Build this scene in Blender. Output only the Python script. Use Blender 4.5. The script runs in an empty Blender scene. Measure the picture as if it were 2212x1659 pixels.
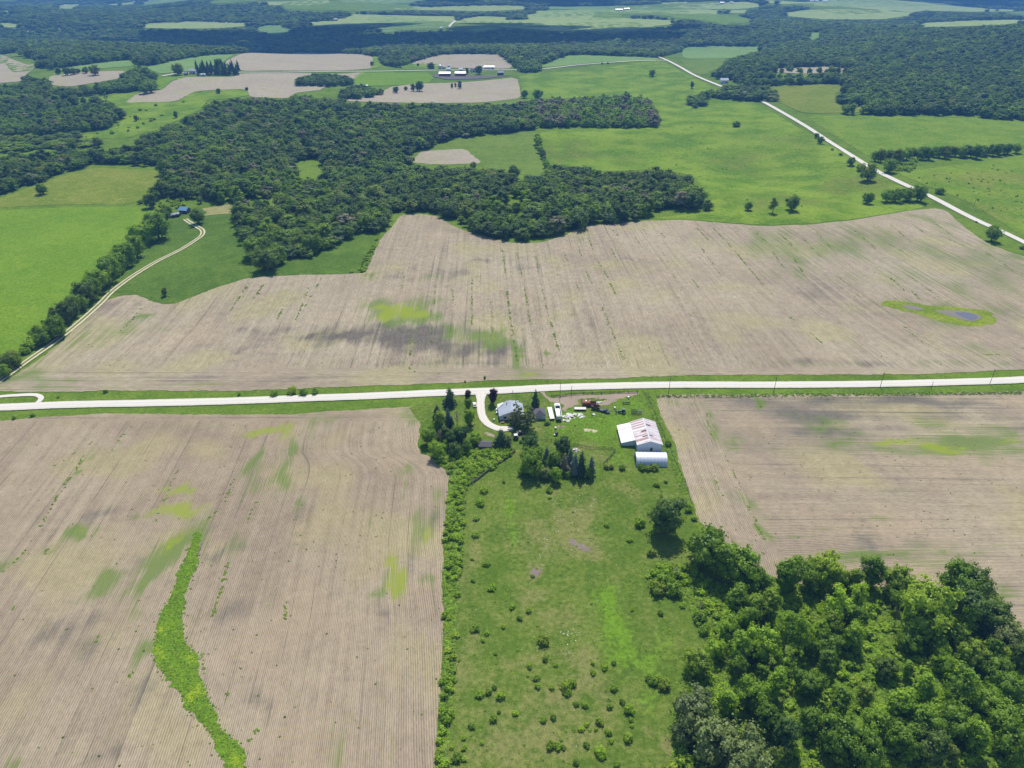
import bpy, bmesh, math, random
import numpy as np
from mathutils import Vector, Matrix, geometry as mgeo

rng = np.random.default_rng(7)
random.seed(7)
S = bpy.context.scene
COL = S.collection
R = math.radians

# ------------------------------------------------------------------ camera, sky, sun, exposure
CAM_H, PITCH, FOC = 200.0, R(30.8), 1535.9          # metres above the farm, tilt below level, focal length in 2212-wide units
cam_d = bpy.data.cameras.new('camera')
cam = bpy.data.objects.new('camera', cam_d)
COL.objects.link(cam)
cam.location = (0, 0, CAM_H)
cam.rotation_euler = (R(90) - PITCH, 0, 0)
cam_d.sensor_width = 36.0
cam_d.lens = 36.0 * FOC / 2212.0
cam_d.clip_start, cam_d.clip_end = 1.0, 40000.0
S.camera = cam

SUN_EL, SUN_AZ = R(57), R(7)                         # azimuth measured from +Y (ahead of the camera) to the right
world = bpy.data.worlds.new('World')
S.world = world
world.use_nodes = True
wn = world.node_tree
bg = wn.nodes['Background']
sky = wn.nodes.new('ShaderNodeTexSky')
sky.sky_type = 'NISHITA'
sky.sun_disc = False
sky.sun_elevation = SUN_EL
sky.sun_rotation = SUN_AZ
sky.altitude = 300
sky.air_density, sky.dust_density, sky.ozone_density = 1.0, 0.6, 1.0
wn.links.new(sky.outputs[0], bg.inputs[0])
bg.inputs[1].default_value = 0.125

sun_d = bpy.data.lights.new('sun', 'SUN')
sun_d.energy, sun_d.angle, sun_d.color = 4.6, R(0.53), (1.0, 0.955, 0.88)
sun = bpy.data.objects.new('sun', sun_d)
COL.objects.link(sun)
SUNV = Vector((math.sin(SUN_AZ) * math.cos(SUN_EL), math.cos(SUN_AZ) * math.cos(SUN_EL), math.sin(SUN_EL)))
sun.rotation_euler = SUNV.to_track_quat('Z', 'Y').to_euler()
sun.location = (200, 900, 900)

S.view_settings.view_transform = 'Standard'
S.view_settings.look = 'None'
S.view_settings.gamma = 1.0
S.view_settings.exposure = 0.17
S.view_settings.use_curve_mapping = False
S.render.engine = 'CYCLES'
S.cycles.max_bounces = 6
S.cycles.diffuse_bounces = 2
S.cycles.glossy_bounces = 2
S.cycles.transmission_bounces = 4
S.cycles.volume_bounces = 0
S.cycles.transparent_max_bounces = 8
S.cycles.use_denoising = True
S.cycles.caustics_reflective = S.cycles.caustics_refractive = False

# ------------------------------------------------------------------ terrain
def sstep(a, b, x):
    t = np.clip((np.asarray(x, float) - a) / (b - a), 0, 1)
    return t * t * (3 - 2 * t)

def H(x, y):
    x = np.asarray(x, float); y = np.asarray(y, float)
    mid = sstep(345, 430, y) * (1 - sstep(700, 1000, y))
    h = mid * (2.2 * np.sin(x / 70 + .6) * np.sin(y / 60 + 1.1) + 1.6 * np.sin(x / 38 + y / 90))
    h = h + sstep(620, 1500, y) * (12 * np.sin(x / 330 + 1.0) * np.sin(y / 360 + .5) + 7 * np.sin(x / 190 + y / 280))
    h = h - 13 * np.exp(-((y - 860) / 130) ** 2) * sstep(-500, -100, x) * (1 - sstep(250, 400, x))      # wooded ravine
    h = h - 34 * np.exp(-((y - 2350 + .12 * x) / 300) ** 2) * (1 - .5 * sstep(300, 900, x))             # deep valley beyond the far farm
    h = h + 52 * np.exp(-((x - 1350) / 520) ** 2 - ((y - 2050) / 620) ** 2)                             # wooded hill at the right
    far = sstep(2500, 5200, y)
    h = h + far * (38 * np.sin(x / 760 + 2.0) * np.sin(y / 700 + 1.2) + 20 * np.sin(x / 430 - y / 520) + 14)
    h = h + sstep(5000, 11000, y) * (70 + 40 * np.sin(x / 1500 + 1))
    return h

CX, CY = 1106.0, 829.5
FW = np.array([0, math.cos(PITCH), -math.sin(PITCH)])
UP = np.array([0, math.sin(PITCH), math.cos(PITCH)])

T_MARCH = 100.0 * 1.012 ** np.arange(440)

def ground(u, v, above=0.0):
    """Survey helper: the spot on the terrain (or ABOVE metres over it) that the sight line (u, v) meets."""
    d = FW + np.array([1.0, 0, 0]) * (u - CX) / FOC - UP * (v - CY) / FOC
    hit = np.nonzero(CAM_H + d[2] * T_MARCH <= H(d[0] * T_MARCH, d[1] * T_MARCH) + above)[0]
    i = hit[0] if len(hit) else len(T_MARCH) - 1
    t0, t = T_MARCH[max(i - 1, 0)], T_MARCH[i]
    for _ in range(3):
        ts = np.linspace(t0, t, 17)
        k = np.nonzero(CAM_H + d[2] * ts <= H(d[0] * ts, d[1] * ts) + above)[0]
        k = max(1, k[0]) if len(k) else 16
        t0, t = ts[k - 1], ts[k]
    p = d * t
    return float(p[0]), float(p[1])

def sight(x, y, z):
    rx, ry, rz = np.asarray(x), np.asarray(y), np.asarray(z) - CAM_H
    dep = ry * FW[1] + rz * FW[2]
    return CX + FOC * rx / dep, CY - FOC * (ry * UP[1] + rz * UP[2]) / dep

def mpu(x, y):
    """metres that one survey unit spans at a ground spot"""
    return (y * FW[1] + (H(x, y) - CAM_H) * FW[2]) / FOC

# survey frames: enlargements of parts of the view, turned into the common units
def fr(ox, oy, k):
    return lambda x, y: (ox + x * k, oy + y * k)
fA = fr(864, 792, .29295); fB = fr(900, 813.6, .13020); fC = fr(1152, 813.6, .14648)
fT1 = fr(0, 0, 1/3); fT2 = fr(737.3, 0, 1/3); fT3 = fr(1474.6, 0, 1/3)
fM1 = fr(0, 288, .3471); fM2 = fr(737.3, 288, .3471); fM3 = fr(1474.6, 288, .3471)
fL1 = fr(0, 828, 1/3); fL2 = fr(0, 1224, 1/3); fP1 = fr(737.3, 972, 1/3); fP2 = fr(864, 1296, .29295)
fW = fr(1368, 1044, .38148); fR = fr(1440, 813.6, .34894)
fU = lambda x, y: (x, y)
def poly(f, *pts):
    return [ground(*f(*p)) for p in pts]

# ------------------------------------------------------------------ shader helpers
class Mat:
    def __init__(s, name):
        s.m = bpy.data.materials.new(name); s.m.use_nodes = True
        s.t = s.m.node_tree; s.t.nodes.clear()
        s.out = s.t.nodes.new('ShaderNodeOutputMaterial')
    def n(s, kind, ins=None, **props):
        nd = s.t.nodes.new('ShaderNode' + kind)
        for k, v in props.items(): setattr(nd, k, v)
        for k, v in (ins or {}).items():
            if isinstance(v, bpy.types.NodeSocket): s.t.links.new(v, nd.inputs[k])
            else: nd.inputs[k].default_value = v
        return nd
    def math(s, op, a, b=0.0, c=0.0, clamp=False):
        return s.n('Math', {0: a, 1: b, 2: c}, operation=op, use_clamp=clamp).outputs[0]
    def mix(s, f, a, b, blend='MIX'):
        nd = s.n('Mix', {0: f, 6: a, 7: b}, data_type='RGBA', blend_type=blend)
        return nd.outputs[2]
    def noise(s, vec, scale, detail=3.0, rough=.55):
        return s.n('TexNoise', {'Vector': vec, 'Scale': scale, 'Detail': detail, 'Roughness': rough}).outputs[0]
    def attr(s, name): return s.n('Attribute', attribute_name=name)
    def pos(s): return s.n('NewGeometry').outputs['Position']
    def ramp(s, f, a, b):
        return s.n('MapRange', {0: f, 1: a, 2: b, 3: 0.0, 4: 1.0}, interpolation_type='SMOOTHSTEP', clamp=True).outputs[0]
    def end(s, shader):
        s.t.links.new(shader, s.out.inputs[0]); return s.m

def rgb(r, g, b): return (r, g, b, 1.0)

def plain(name, c, rough=.6, metal=0.0, vary=.12, scale=1.2):
    m = Mat(name)
    f = m.noise(m.n('TexCoord').outputs['Object'], scale, 4)
    f2 = m.noise(m.n('TexCoord').outputs['Object'], scale * 9, 3)
    k = m.math('ADD', m.math('MULTIPLY', f, .7), m.math('MULTIPLY', f2, .3))
    col = m.mix(k, rgb(*[x * (1 - vary) for x in c]), rgb(*[min(1, x * (1 + vary)) for x in c]))
    return m.end(m.n('BsdfPrincipled', {'Base Color': col, 'Roughness': rough, 'Metallic': metal}).outputs[0])

def grass_mat(name, a, b, dry, dry_amt=.45, yellow=(.20, .22, .03), fine=1.0, big=1.0, rows=0.0):
    """short grass: A and B green patches, DRY thin brownish places; vertex layers: dry, lush"""
    m = Mat(name); p = m.pos()
    n1 = m.noise(p, .55 * fine, 2, .62); n2 = m.noise(p, .09 * fine, 3, .6); n3 = m.noise(p, .016 * big, 1, .5)
    n4 = m.noise(p, 2.4 * fine, 1, .6)
    k = m.math('ADD', m.math('MULTIPLY', n2, .55), m.math('MULTIPLY', n3, .45))
    col = m.mix(m.ramp(k, .36, .64), rgb(*a), rgb(*b))
    dl = m.attr('dry').outputs['Fac']; ll = m.attr('lush').outputs['Fac']
    dsum = m.math('ADD', m.math('MULTIPLY', m.math('ADD', n2, m.math('MULTIPLY', n1, .8)), .62), m.math('MULTIPLY', dl, .8))
    col = m.mix(m.math('MULTIPLY', m.ramp(dsum, .50, .95), dry_amt), col, rgb(*dry))
    lsum = m.math('ADD', m.math('MULTIPLY', m.math('SUBTRACT', n1, .5), 1.1), ll)
    col = m.mix(m.ramp(lsum, .25, .85), col, rgb(*yellow))
    tex = m.ramp(m.math('ADD', m.math('MULTIPLY', n4, .5), m.math('MULTIPLY', n1, .5)), .30, .70)
    col = m.mix(1.0, col, m.n('CombineColor', {0: m.math('ADD', m.math('MULTIPLY', tex, .62), .69), 1: m.math('ADD', m.math('MULTIPLY', tex, .56), .72), 2: m.math('ADD', m.math('MULTIPLY', tex, .6), .7)}).outputs[0], 'MULTIPLY')
    return m.end(m.n('BsdfDiffuse', {0: col}).outputs[0])

def soil_mat(name, pale, dark, tint, sf=1.0, row=.78, stripe=.38, grn=(.118, .182, .036), yel=(.235, .285, .03)):
    """bare crop field with drilled rows; vertex layers: row (u, v along the drill), weed, yellow, moist"""
    m = Mat(name); p = m.pos()
    rw = m.n('SeparateXYZ', {0: m.attr('row').outputs['Vector']})
    u, v = rw.outputs[0], rw.outputs[1]
    vec = lambda su, sv: m.n('CombineXYZ', {0: m.math('MULTIPLY', u, su), 1: m.math('MULTIPLY', v, sv), 2: 0.0}).outputs[0]
    streak = m.noise(vec(.33, .006), 1.0, 2, .6)
    streak2 = m.noise(vec(1.3 * sf, .035 * sf), 1.0, 2, .7)
    fleck = m.noise(vec(2.2 * sf, .5 * sf), 1.0, 2, .7)
    blot = m.noise(p, .011, 2, .55)
    blot2 = m.noise(p, .045, 3, .6)
    wob = m.math('MULTIPLY', m.math('SUBTRACT', fleck, .5), .35)
    st = m.math('MULTIPLY', m.math('ADD', m.math('SINE', m.math('MULTIPLY', m.math('ADD', u, wob), 2 * math.pi / row)), 1.0), .5)
    k = m.math('ADD', m.math('ADD', m.math('MULTIPLY', blot, .55), m.math('MULTIPLY', blot2, .35)), m.math('MULTIPLY', streak, .35))
    col = m.mix(m.ramp(k, .47, .77), rgb(*pale), rgb(*tint))
    hue = m.noise(p, .021, 1, .5)
    col = m.mix(m.math('MULTIPLY', m.ramp(hue, .50, .70), .6), col, rgb(pale[0] * .98, pale[1] * .93, pale[2] * .90))
    col = m.mix(m.math('MULTIPLY', m.ramp(hue, .50, .34), .8), col, rgb(pale[0] * .93, pale[1] * .96, pale[2] * .78))
    ps = m.math('ABSOLUTE', m.math('SUBTRACT', m.math('FRACT', m.math('DIVIDE', m.math('ADD', u, m.math('MULTIPLY', wob, .8)), 9.15)), .5))
    line = m.math('MULTIPLY', m.ramp(ps, .45, .49), m.ramp(m.math('ADD', streak2, streak), .85, 1.2))
    moist = m.math('ADD', m.math('ADD', m.math('MULTIPLY', m.math('SUBTRACT', m.math('ADD', blot2, streak), 1.02), 1.0), m.math('MULTIPLY', line, .5)), m.math('MULTIPLY', m.attr('moist').outputs['Fac'], 1.05))
    col = m.mix(m.ramp(moist, .05, .95), col, rgb(*dark))
    mott = m.noise(p, .17, 3, .65)
    shade = m.math('SUBTRACT', m.math('ADD', 1.12, m.math('MULTIPLY', m.math('SUBTRACT', m.math('ADD', m.math('MULTIPLY', mott, .6), m.math('MULTIPLY', blot2, .4)), .5), .75)), m.math('ADD', m.math('MULTIPLY', m.math('MULTIPLY', st, m.math('ADD', .35, m.math('MULTIPLY', streak2, 1.3))), stripe), m.math('MULTIPLY', m.math('SUBTRACT', fleck, .5), -.75)))
    col = m.mix(1.0, col, m.n('CombineColor', {0: shade, 1: shade, 2: shade}).outputs[0], 'MULTIPLY')
    w = m.math('ADD', m.math('MULTIPLY', m.attr('weed').outputs['Fac'], 1.35), m.math('MULTIPLY', m.math('SUBTRACT', m.math('ADD', m.math('MULTIPLY', streak2, .75), m.math('MULTIPLY', fleck, .6)), .68), 1.7))
    col = m.mix(m.math('MULTIPLY', m.ramp(w, .10, .75), .8), col, rgb(*grn))
    yl = m.math('ADD', m.math('SUBTRACT', m.math('MULTIPLY', m.attr('yellow').outputs['Fac'], 1.25), m.math('MULTIPLY', m.attr('moist').outputs['Fac'], .38)), m.math('MULTIPLY', m.math('SUBTRACT', m.math('ADD', streak2, fleck), 1.0), 1.2))
    col = m.mix(m.math('MULTIPLY', m.ramp(yl, .12, .8), .82), col, rgb(*yel))
    return m.end(m.n('BsdfDiffuse', {0: col}).outputs[0])

def leaf_mat(name, c, spread=.35, trans=.35, warm=(.16, .17, .02)):
    """foliage: shade of green drawn per plant and per leaf clump"""
    m = Mat(name)
    rnd = m.n('ObjectInfo').outputs['Random']
    isl = m.n('NewGeometry').outputs['Random Per Island']
    k = m.math('ADD', m.math('MULTIPLY', rnd, .6), m.math('MULTIPLY', isl, .4))
    lo = [x * (1 - spread) for x in c]; hi = [x * (1 + spread) for x in c]
    col = m.mix(k, rgb(lo[0] * .9, lo[1], lo[2] * 1.25), rgb(*hi))
    col = m.mix(m.math('MULTIPLY', m.ramp(rnd, .72, 1.0), .4), col, rgb(*warm))
    d = m.n('BsdfDiffuse', {0: col}).outputs[0]
    t = m.n('BsdfTranslucent', {0: m.mix(1.0, col, rgb(2.6 * trans, 2.5 * trans, 1.3 * trans), 'MULTIPLY')}).outputs[0]
    g = m.n('BsdfGlossy', {0: rgb(.9, .95, 1), 1: .5}).outputs[0]
    s1 = m.n('AddShader', {0: d, 1: t}).outputs[0]
    return m.end(m.n('MixShader', {0: .015, 1: s1, 2: g}).outputs[0])

# ------------------------------------------------------------------ object helpers
def tag(o, label=None, cat=None, group=None, kind=None):
    if label: o['label'] = label
    if cat: o['category'] = cat
    if group: o['group'] = group
    if kind: o['kind'] = kind
    return o

def mesh_obj(name, verts, faces, mat=None, parent=None, smooth=False, link=True):
    me = bpy.data.meshes.new(name)
    me.from_pydata([tuple(v) for v in verts], [], [tuple(f) for f in faces])
    if mat: me.materials.append(mat)
    if smooth: me.polygons.foreach_set('use_smooth', [True] * len(me.polygons))
    me.update()
    o = bpy.data.objects.new(name, me)
    if link: COL.objects.link(o)
    if parent: o.parent = parent
    return o

def quads_mesh(name, v, nq, mat):
    """mesh from an (nq*4, 3) array of loose quads, fast"""
    me = bpy.data.meshes.new(name)
    me.vertices.add(nq * 4); me.vertices.foreach_set('co', np.ascontiguousarray(v, np.float32).ravel())
    me.loops.add(nq * 4); me.loops.foreach_set('vertex_index', np.arange(nq * 4, dtype=np.int32))
    me.polygons.add(nq); me.polygons.foreach_set('loop_start', np.arange(0, nq * 4, 4, dtype=np.int32))
    me.polygons.foreach_set('loop_total', np.full(nq, 4, np.int32))
    me.materials.append(mat); me.update(calc_edges=True); me.validate()
    return me

def empty(name, loc, rz=0.0):
    o = bpy.data.objects.new(name, None); COL.objects.link(o)
    o.location = loc; o.rotation_euler = (0, 0, rz); o.empty_display_size = .5
    return o

def inside(px, py, pg):
    pg = np.asarray(pg); x1, y1 = pg[:, 0], pg[:, 1]; x2, y2 = np.roll(x1, -1), np.roll(y1, -1)
    c = np.zeros(len(px), bool)
    for a, b, cc, d in zip(x1, y1, x2, y2):
        if b == d: continue
        hit = ((b > py) != (d > py)) & (px < (cc - a) * (py - b) / (d - b) + a)
        c ^= hit
    return c

def rough_edge(pg, step, amp):
    """polygon outline cut into short pieces with a natural wobble"""
    out = []
    n = len(pg)
    for i in range(n):
        a = np.array(pg[i]); b = np.array(pg[(i + 1) % n]); L = np.linalg.norm(b - a)
        k = max(1, min(400, int(L / step)))
        nx = np.array([-(b - a)[1], (b - a)[0]]) / max(L, 1e-6)
        for j in range(k):
            q = a + (b - a) * j / k
            w = 0 if j == 0 else amp * (math.sin(q[0] * .9 + q[1] * .7) * .4 + math.sin(q[0] * .23 - q[1] * .31) * .6 + random.uniform(-.5, .5))
            out.append(tuple(q + nx * w))
    return out

def sheet(name, pg, mat, lift, step=None, wob=.25, paint=None, smooth_n=1):
    """a sheet of land cover draped over the terrain, PG its outline in metres; PAINT(x, y) gives vertex layers"""
    for _ in range(smooth_n):                        # round the surveyed corners a little
        q = []
        for i in range(len(pg)):
            a, b = np.array(pg[i]), np.array(pg[(i + 1) % len(pg)])
            q += [tuple(a * .89 + b * .11), tuple(a * .11 + b * .89)]
        pg = q
    arr = np.array(pg); cy = max(60, arr[:, 1].min())
    st = step or float(np.clip(arr[:, 1].mean() * .012, 2.0, 40))
    edge = rough_edge(pg, st * .5, wob)
    e = np.array(edge)
    xs = np.arange(e[:, 0].min(), e[:, 0].max(), st); ys = np.arange(e[:, 1].min(), e[:, 1].max(), st)
    gx, gy = [a.ravel() for a in np.meshgrid(xs, ys)]
    gx = gx + rng.uniform(-.2, .2, gx.shape) * st; gy = gy + rng.uniform(-.2, .2, gy.shape) * st
    ok = inside(gx, gy, e)
    pts = [Vector(p) for p in edge] + [Vector((a, b)) for a, b in zip(gx[ok], gy[ok])]
    ne = len(edge)
    res = mgeo.delaunay_2d_cdt(pts, [(i, (i + 1) % ne) for i in range(ne)], [], 1, 1e-4)
    vx = np.array([p[0] for p in res[0]]); vy = np.array([p[1] for p in res[0]])
    dist = np.hypot(vx, vy)
    vz = H(vx, vy) + lift * (.02 + dist * 5e-5)
    me = bpy.data.meshes.new(name)
    faces = [tuple(f) for f in res[2]]
    me.from_pydata(list(zip(vx.tolist(), vy.tolist(), vz.tolist())), [], faces)
    me.materials.append(mat)
    me.polygons.foreach_set('use_smooth', [True] * len(me.polygons))
    if paint:
        for k, val in paint(vx, vy).items():
            if val.ndim == 2:
                at = me.attributes.new(k, 'FLOAT_VECTOR', 'POINT'); at.data.foreach_set('vector', val.astype(np.float32).ravel())
            else:
                at = me.attributes.new(k, 'FLOAT', 'POINT'); at.data.foreach_set('value', val.astype(np.float32))
    me.update()
    bm = bmesh.new(); bm.from_mesh(me)
    flip = [f for f in bm.faces if f.normal.z < 0]
    if flip: bmesh.ops.reverse_faces(bm, faces=flip)
    bm.to_mesh(me); bm.free()
    o = bpy.data.objects.new(name, me); COL.objects.link(o)
    o['kind'] = 'structure'
    return o

def blobs(x, y, f, lst):
    """soft patches: (frame x, frame y, half width, half height, tilt deg, strength) -> summed layer"""
    out = np.zeros_like(x)
    for (a, b, rw, rh, tilt, s) in lst:
        c = ground(*f(a, b)); r = ground(*f(a + rw, b)); k = abs(r[0] - c[0])
        n = ground(*f(a, b - rh)); s2 = ground(*f(a, b + rh)); l = abs(n[1] - s2[1]) / 2
        t = R(tilt); dx, dy = x - c[0], y - c[1]
        X = dx * math.cos(t) + dy * math.sin(t); Y = -dx * math.sin(t) + dy * math.cos(t)
        wx = .35 * np.sin(x / (k * .5 + 1) + a) + .28 * np.sin(y / (l * .3 + 1) + b) + .22 * np.sin(x / (k * .17 + .6) - y / (l * .25 + .6))
        wy = .35 * np.sin(y / (l * .5 + 1) - a) + .28 * np.sin(x / (k * .25 + 1) + b) + .25 * np.sin(x / (k * .12 + .5) + a)
        q = (X / max(k, .5) + wx) ** 2 + (Y / max(l, .5) + wy) ** 2
        out = out + s * np.exp(-q * 1.1)
    return out

def ribbon(name, pts, widths, mat, lift, paint=None, nseg=None, sub=6):
    """a road or track along surveyed points"""
    P = np.array(pts)
    Q, Wd = [], []
    n = len(P); widths = widths if hasattr(widths, '__len__') else [widths] * n
    for i in range(n - 1):                           # Catmull-Rom
        p0, p1, p2, p3 = P[max(i - 1, 0)], P[i], P[i + 1], P[min(i + 2, n - 1)]
        k = max(2, int(np.linalg.norm(p2 - p1) / sub))
        for j in range(k):
            t = j / k
            Q.append(.5 * ((2 * p1) + (-p0 + p2) * t + (2 * p0 - 5 * p1 + 4 * p2 - p3) * t * t + (-p0 + 3 * p1 - 3 * p2 + p3) * t ** 3))
            Wd.append(widths[i] * (1 - t) + widths[i + 1] * t)
    Q.append(P[-1]); Wd.append(widths[-1])
    Q = np.array(Q); Wd = np.array(Wd)
    T = np.gradient(Q, axis=0); T /= np.linalg.norm(T, axis=1)[:, None]
    Nn = np.stack([-T[:, 1], T[:, 0]], 1)
    cols = [-.5, -.42, -.2, 0, .2, .42, .5]; crown = [0, .06, .16, .2, .16, .06, 0]
    V, F = [], []
    for i in range(len(Q)):
        wv = random.uniform(-.12, .12), random.uniform(-.12, .12)
        for c, z in zip(cols, crown):
            q = Q[i] + Nn[i] * (c * Wd[i] + (wv[0] if c == -.5 else wv[1] if c == .5 else 0))
            V.append((q[0], q[1], float(H(q[0], q[1])) + lift * (.02 + 5e-5 * math.hypot(*q)) + z * min(1, Wd[i] / 7)))
    m = len(cols)
    for i in range(len(Q) - 1):
        for c in range(m - 1):
            F.append((i * m + c, (i + 1) * m + c, (i + 1) * m + c + 1, i * m + c + 1))
    F = [f[::-1] for f in F]
    o = mesh_obj(name, V, F, mat, smooth=True)
    at = o.data.attributes.new('across', 'FLOAT', 'POINT')
    at.data.foreach_set('value', np.tile(np.array(cols, np.float32), len(Q)))
    o['kind'] = 'structure'
    bm = bmesh.new(); bm.from_mesh(o.data)
    fl = [f for f in bm.faces if f.normal.z < 0]
    if fl: bmesh.ops.reverse_faces(bm, faces=fl)
    bm.to_mesh(o.data); bm.free()
    return o

# ------------------------------------------------------------------ the ground to the horizon
GRASS_BASE = grass_mat('pasture_grass', (.088, .152, .018), (.132, .205, .026), (.18, .185, .045), .45)
def axis(lo, hi, s0, grow, centre=0.0):
    out = [centre]; s = s0
    while out[-1] < hi: out.append(out[-1] + s); s *= grow
    neg = [centre]; s = s0
    while neg[-1] > lo: neg.append(neg[-1] - s); s *= grow
    return np.array(sorted(set(out + neg)))
gx = axis(-13000, 13000, 7, 1.022); gy = axis(-400, 17000, 6, 1.014, 330)
GX, GY = np.meshgrid(gx, gy); nx, ny = len(gx), len(gy)
GV = np.stack([GX.ravel(), GY.ravel(), H(GX, GY).ravel()], 1)
ii = (np.arange(ny - 1)[:, None] * nx + np.arange(nx - 1)[None, :]).ravel()
GF = np.stack([ii, ii + 1, ii + nx + 1, ii + nx], 1)
me = bpy.data.meshes.new('ground')
me.vertices.add(len(GV)); me.vertices.foreach_set('co', GV.astype(np.float32).ravel())
me.loops.add(len(GF) * 4); me.loops.foreach_set('vertex_index', GF.astype(np.int32).ravel())
me.polygons.add(len(GF)); me.polygons.foreach_set('loop_start', np.arange(0, len(GF) * 4, 4, dtype=np.int32))
me.polygons.foreach_set('loop_total', np.full(len(GF), 4, np.int32))
me.polygons.foreach_set('use_smooth', np.ones(len(GF), bool))
me.materials.append(GRASS_BASE); me.update(calc_edges=True)
o = bpy.data.objects.new('ground', me); COL.objects.link(o); o['kind'] = 'structure'

# ------------------------------------------------------------------ crop fields
SOIL1 = soil_mat('bare_soil_near', (.368, .302, .205), (.155, .136, .106), (.268, .208, .146))
SOIL2 = soil_mat('bare_soil_middle', (.402, .342, .240), (.152, .134, .108), (.305, .247, .176), sf=.42, stripe=.45)
SOIL3 = soil_mat('bare_soil_east', (.382, .318, .214), (.168, .150, .118), (.275, .220, .160), sf=.75)
SOILF = soil_mat('bare_soil_far', (.37, .325, .240), (.27, .235, .18), (.33, .28, .21), stripe=.3)

f1_edge = [(923, 874), (908, 918), (902, 956), (908, 979), (940, 994), (961, 1009), (972, 1029), (968, 1058), (964, 1105), (957, 1172), (959, 1205),
           (955, 1249), (959, 1332), (955, 1442), (949, 1530), (943, 1618), (938, 1720)]
F1 = poly(fU, (-120, 912), (0, 909), (110, 900), (233, 893), (467, 896), (633, 895), (700, 889), (800, 884), (880, 879), *f1_edge, (938, 1800), (400, 1800), (-120, 1800), (-200, 1300))
F1E = np.array(poly(fU, *f1_edge)); F1E = F1E[F1E[:, 1].argsort()]
WAY = poly(fL2, (1225, -110), (1180, 0), (1115, 170), (1050, 310), (1015, 390), (1005, 500), (1015, 640), (1060, 690), (1110, 740), (1180, 830), (1185, 905), (1260, 950), (1330, 1040), (1385, 1130), (1450, 1240), (1460, 1400),
           (1605, 1400), (1590, 1300), (1590, 1200), (1490, 1105), (1415, 1030), (1410, 955), (1355, 890), (1335, 800), (1285, 690), (1285, 570), (1190, 490), (1178, 300), (1195, 190), (1265, 0), (1290, -110), (1280, -240))
def paint1(x, y):
    eb = np.interp(y, F1E[:, 1], F1E[:, 0])
    d = eb - x
    k = 1 - sstep(8, 75, d)
    u = x * (1 - k) + (x - eb - 8) * k + .10 * y + 6 * np.sin(y / 90) * .4
    head = sstep(298, 302, y)                          # headland along the road is worked crosswise
    row = np.stack([np.where(head > .5, y, u), np.where(head > .5, x, y), 0 * x], 1)
    weed = blobs(x, y, fL1, [(1650, 560, 90, 120, 0, .55), (1850, 600, 110, 110, 0, .5), (1880, 420, 60, 120, 0, .4), (2020, 320, 50, 70, 0, .3), (560, 500, 18, 60, -20, .8), (450, 620, 16, 70, -20, .8), (480, 960, 80, 70, -25, .55), (500, 1000, 60, 50, -30, .5),
                             (1130, 1020, 90, 170, -20, .5), (1020, 1180, 90, 160, -20, .5), (1270, 1000, 90, 100, 0, .65), (880, 880, 40, 30, 0, .5), (1550, 1030, 60, 110, 0, .35), (700, 1260, 90, 60, 0, .5), (30, 1160, 60, 90, 0, .45), (1940, 790, 35, 60, 0, .55), (300, 1090, 40, 25, 0, .5),
                             (60, 120, 260, 40, 0, .25), (400, 130, 200, 25, 0, .28), (1100, 280, 400, 25, 0, .18), (2100, 230, 120, 60, 0, .35)]) \
        + blobs(x, y, fL2, [(650, 150, 100, 90, -20, .5), (980, 60, 60, 120, -20, .45), (850, 300, 70, 120, 0, .35), (60, 1290, 90, 50, 0, .6), (2180, 1180, 40, 200, 0, .35), (930, 560, 60, 110, 0, .6)]) \
        + blobs(x, y, fP1, [(500, 500, 55, 200, 0, .45), (620, 350, 40, 120, 0, .4), (580, 850, 60, 40, 0, .4), (240, 940, 40, 60, 0, .5), (190, 420, 15, 120, 0, .3), (390, 300, 15, 120, 0, .3), (340, 860, 90, 170, 12, .35), (400, 150, 90, 60, 0, .3)]) \
        + blobs(x, y, fA, [(60, 360, 120, 60, 0, .4), (150, 420, 70, 40, 0, .3)])
    yel = blobs(x, y, fL1, [(1650, 320, 110, 40, 0, .75), (1860, 300, 90, 50, 0, .55), (1140, 690, 90, 45, 0, .8), (1090, 830, 90, 60, 0, .6), (1240, 820, 80, 50, 0, .75), (1100, 1040, 50, 90, -15, .5), (560, 930, 40, 60, -20, .35)]) \
        + blobs(x, y, fP1, [(565, 520, 30, 70, 0, .75), (355, 830, 50, 110, 14, .95), (310, 900, 26, 60, 10, .5)])
    moist = blobs(x, y, fL1, [(620, 880, 120, 60, 0, .5), (1560, 1050, 90, 120, 0, .45), (1370, 1150, 120, 90, 0, .45), (950, 1100, 90, 120, 0, .4), (1960, 830, 110, 60, 0, .4), (330, 990, 60, 60, 0, .4)]) \
        + blobs(x, y, fL2, [(430, 450, 190, 130, 0, .5), (1000, 800, 110, 140, 0, .35), (1700, 850, 160, 140, 0, .4), (1500, 270, 160, 90, 0, .4), (120, 1100, 220, 110, 0, .45), (700, 1230, 300, 60, 0, .35), (1340, 480, 110, 180, 0, .35)]) \
        + blobs(x, y, fP1, [(620, 480, 60, 150, 0, .55), (480, 760, 60, 90, 0, .5), (250, 1020, 90, 60, 0, .55), (60, 480, 80, 200, 0, .2)])
    return dict(row=row, weed=weed, yellow=yel, moist=moist)
sheet('crop_field', F1, SOIL1, 1.0, step=2.2, wob=.45, paint=paint1)
WEEDG = grass_mat('lush_weed_bed', (.090, .175, .016), (.130, .230, .018), (.17, .23, .02), .4, yellow=(.25, .31, .02))
def way_yellow(x, y): return blobs(x, y, fL2, [(1080, 390, 70, 60, 0, .8), (1050, 540, 45, 80, 0, .7), (1200, 620, 90, 70, 0, .8), (1270, 830, 90, 70, 0, .95), (1540, 1240, 90, 70, 0, .9), (1400, 960, 40, 30, 0, .5)])
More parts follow.
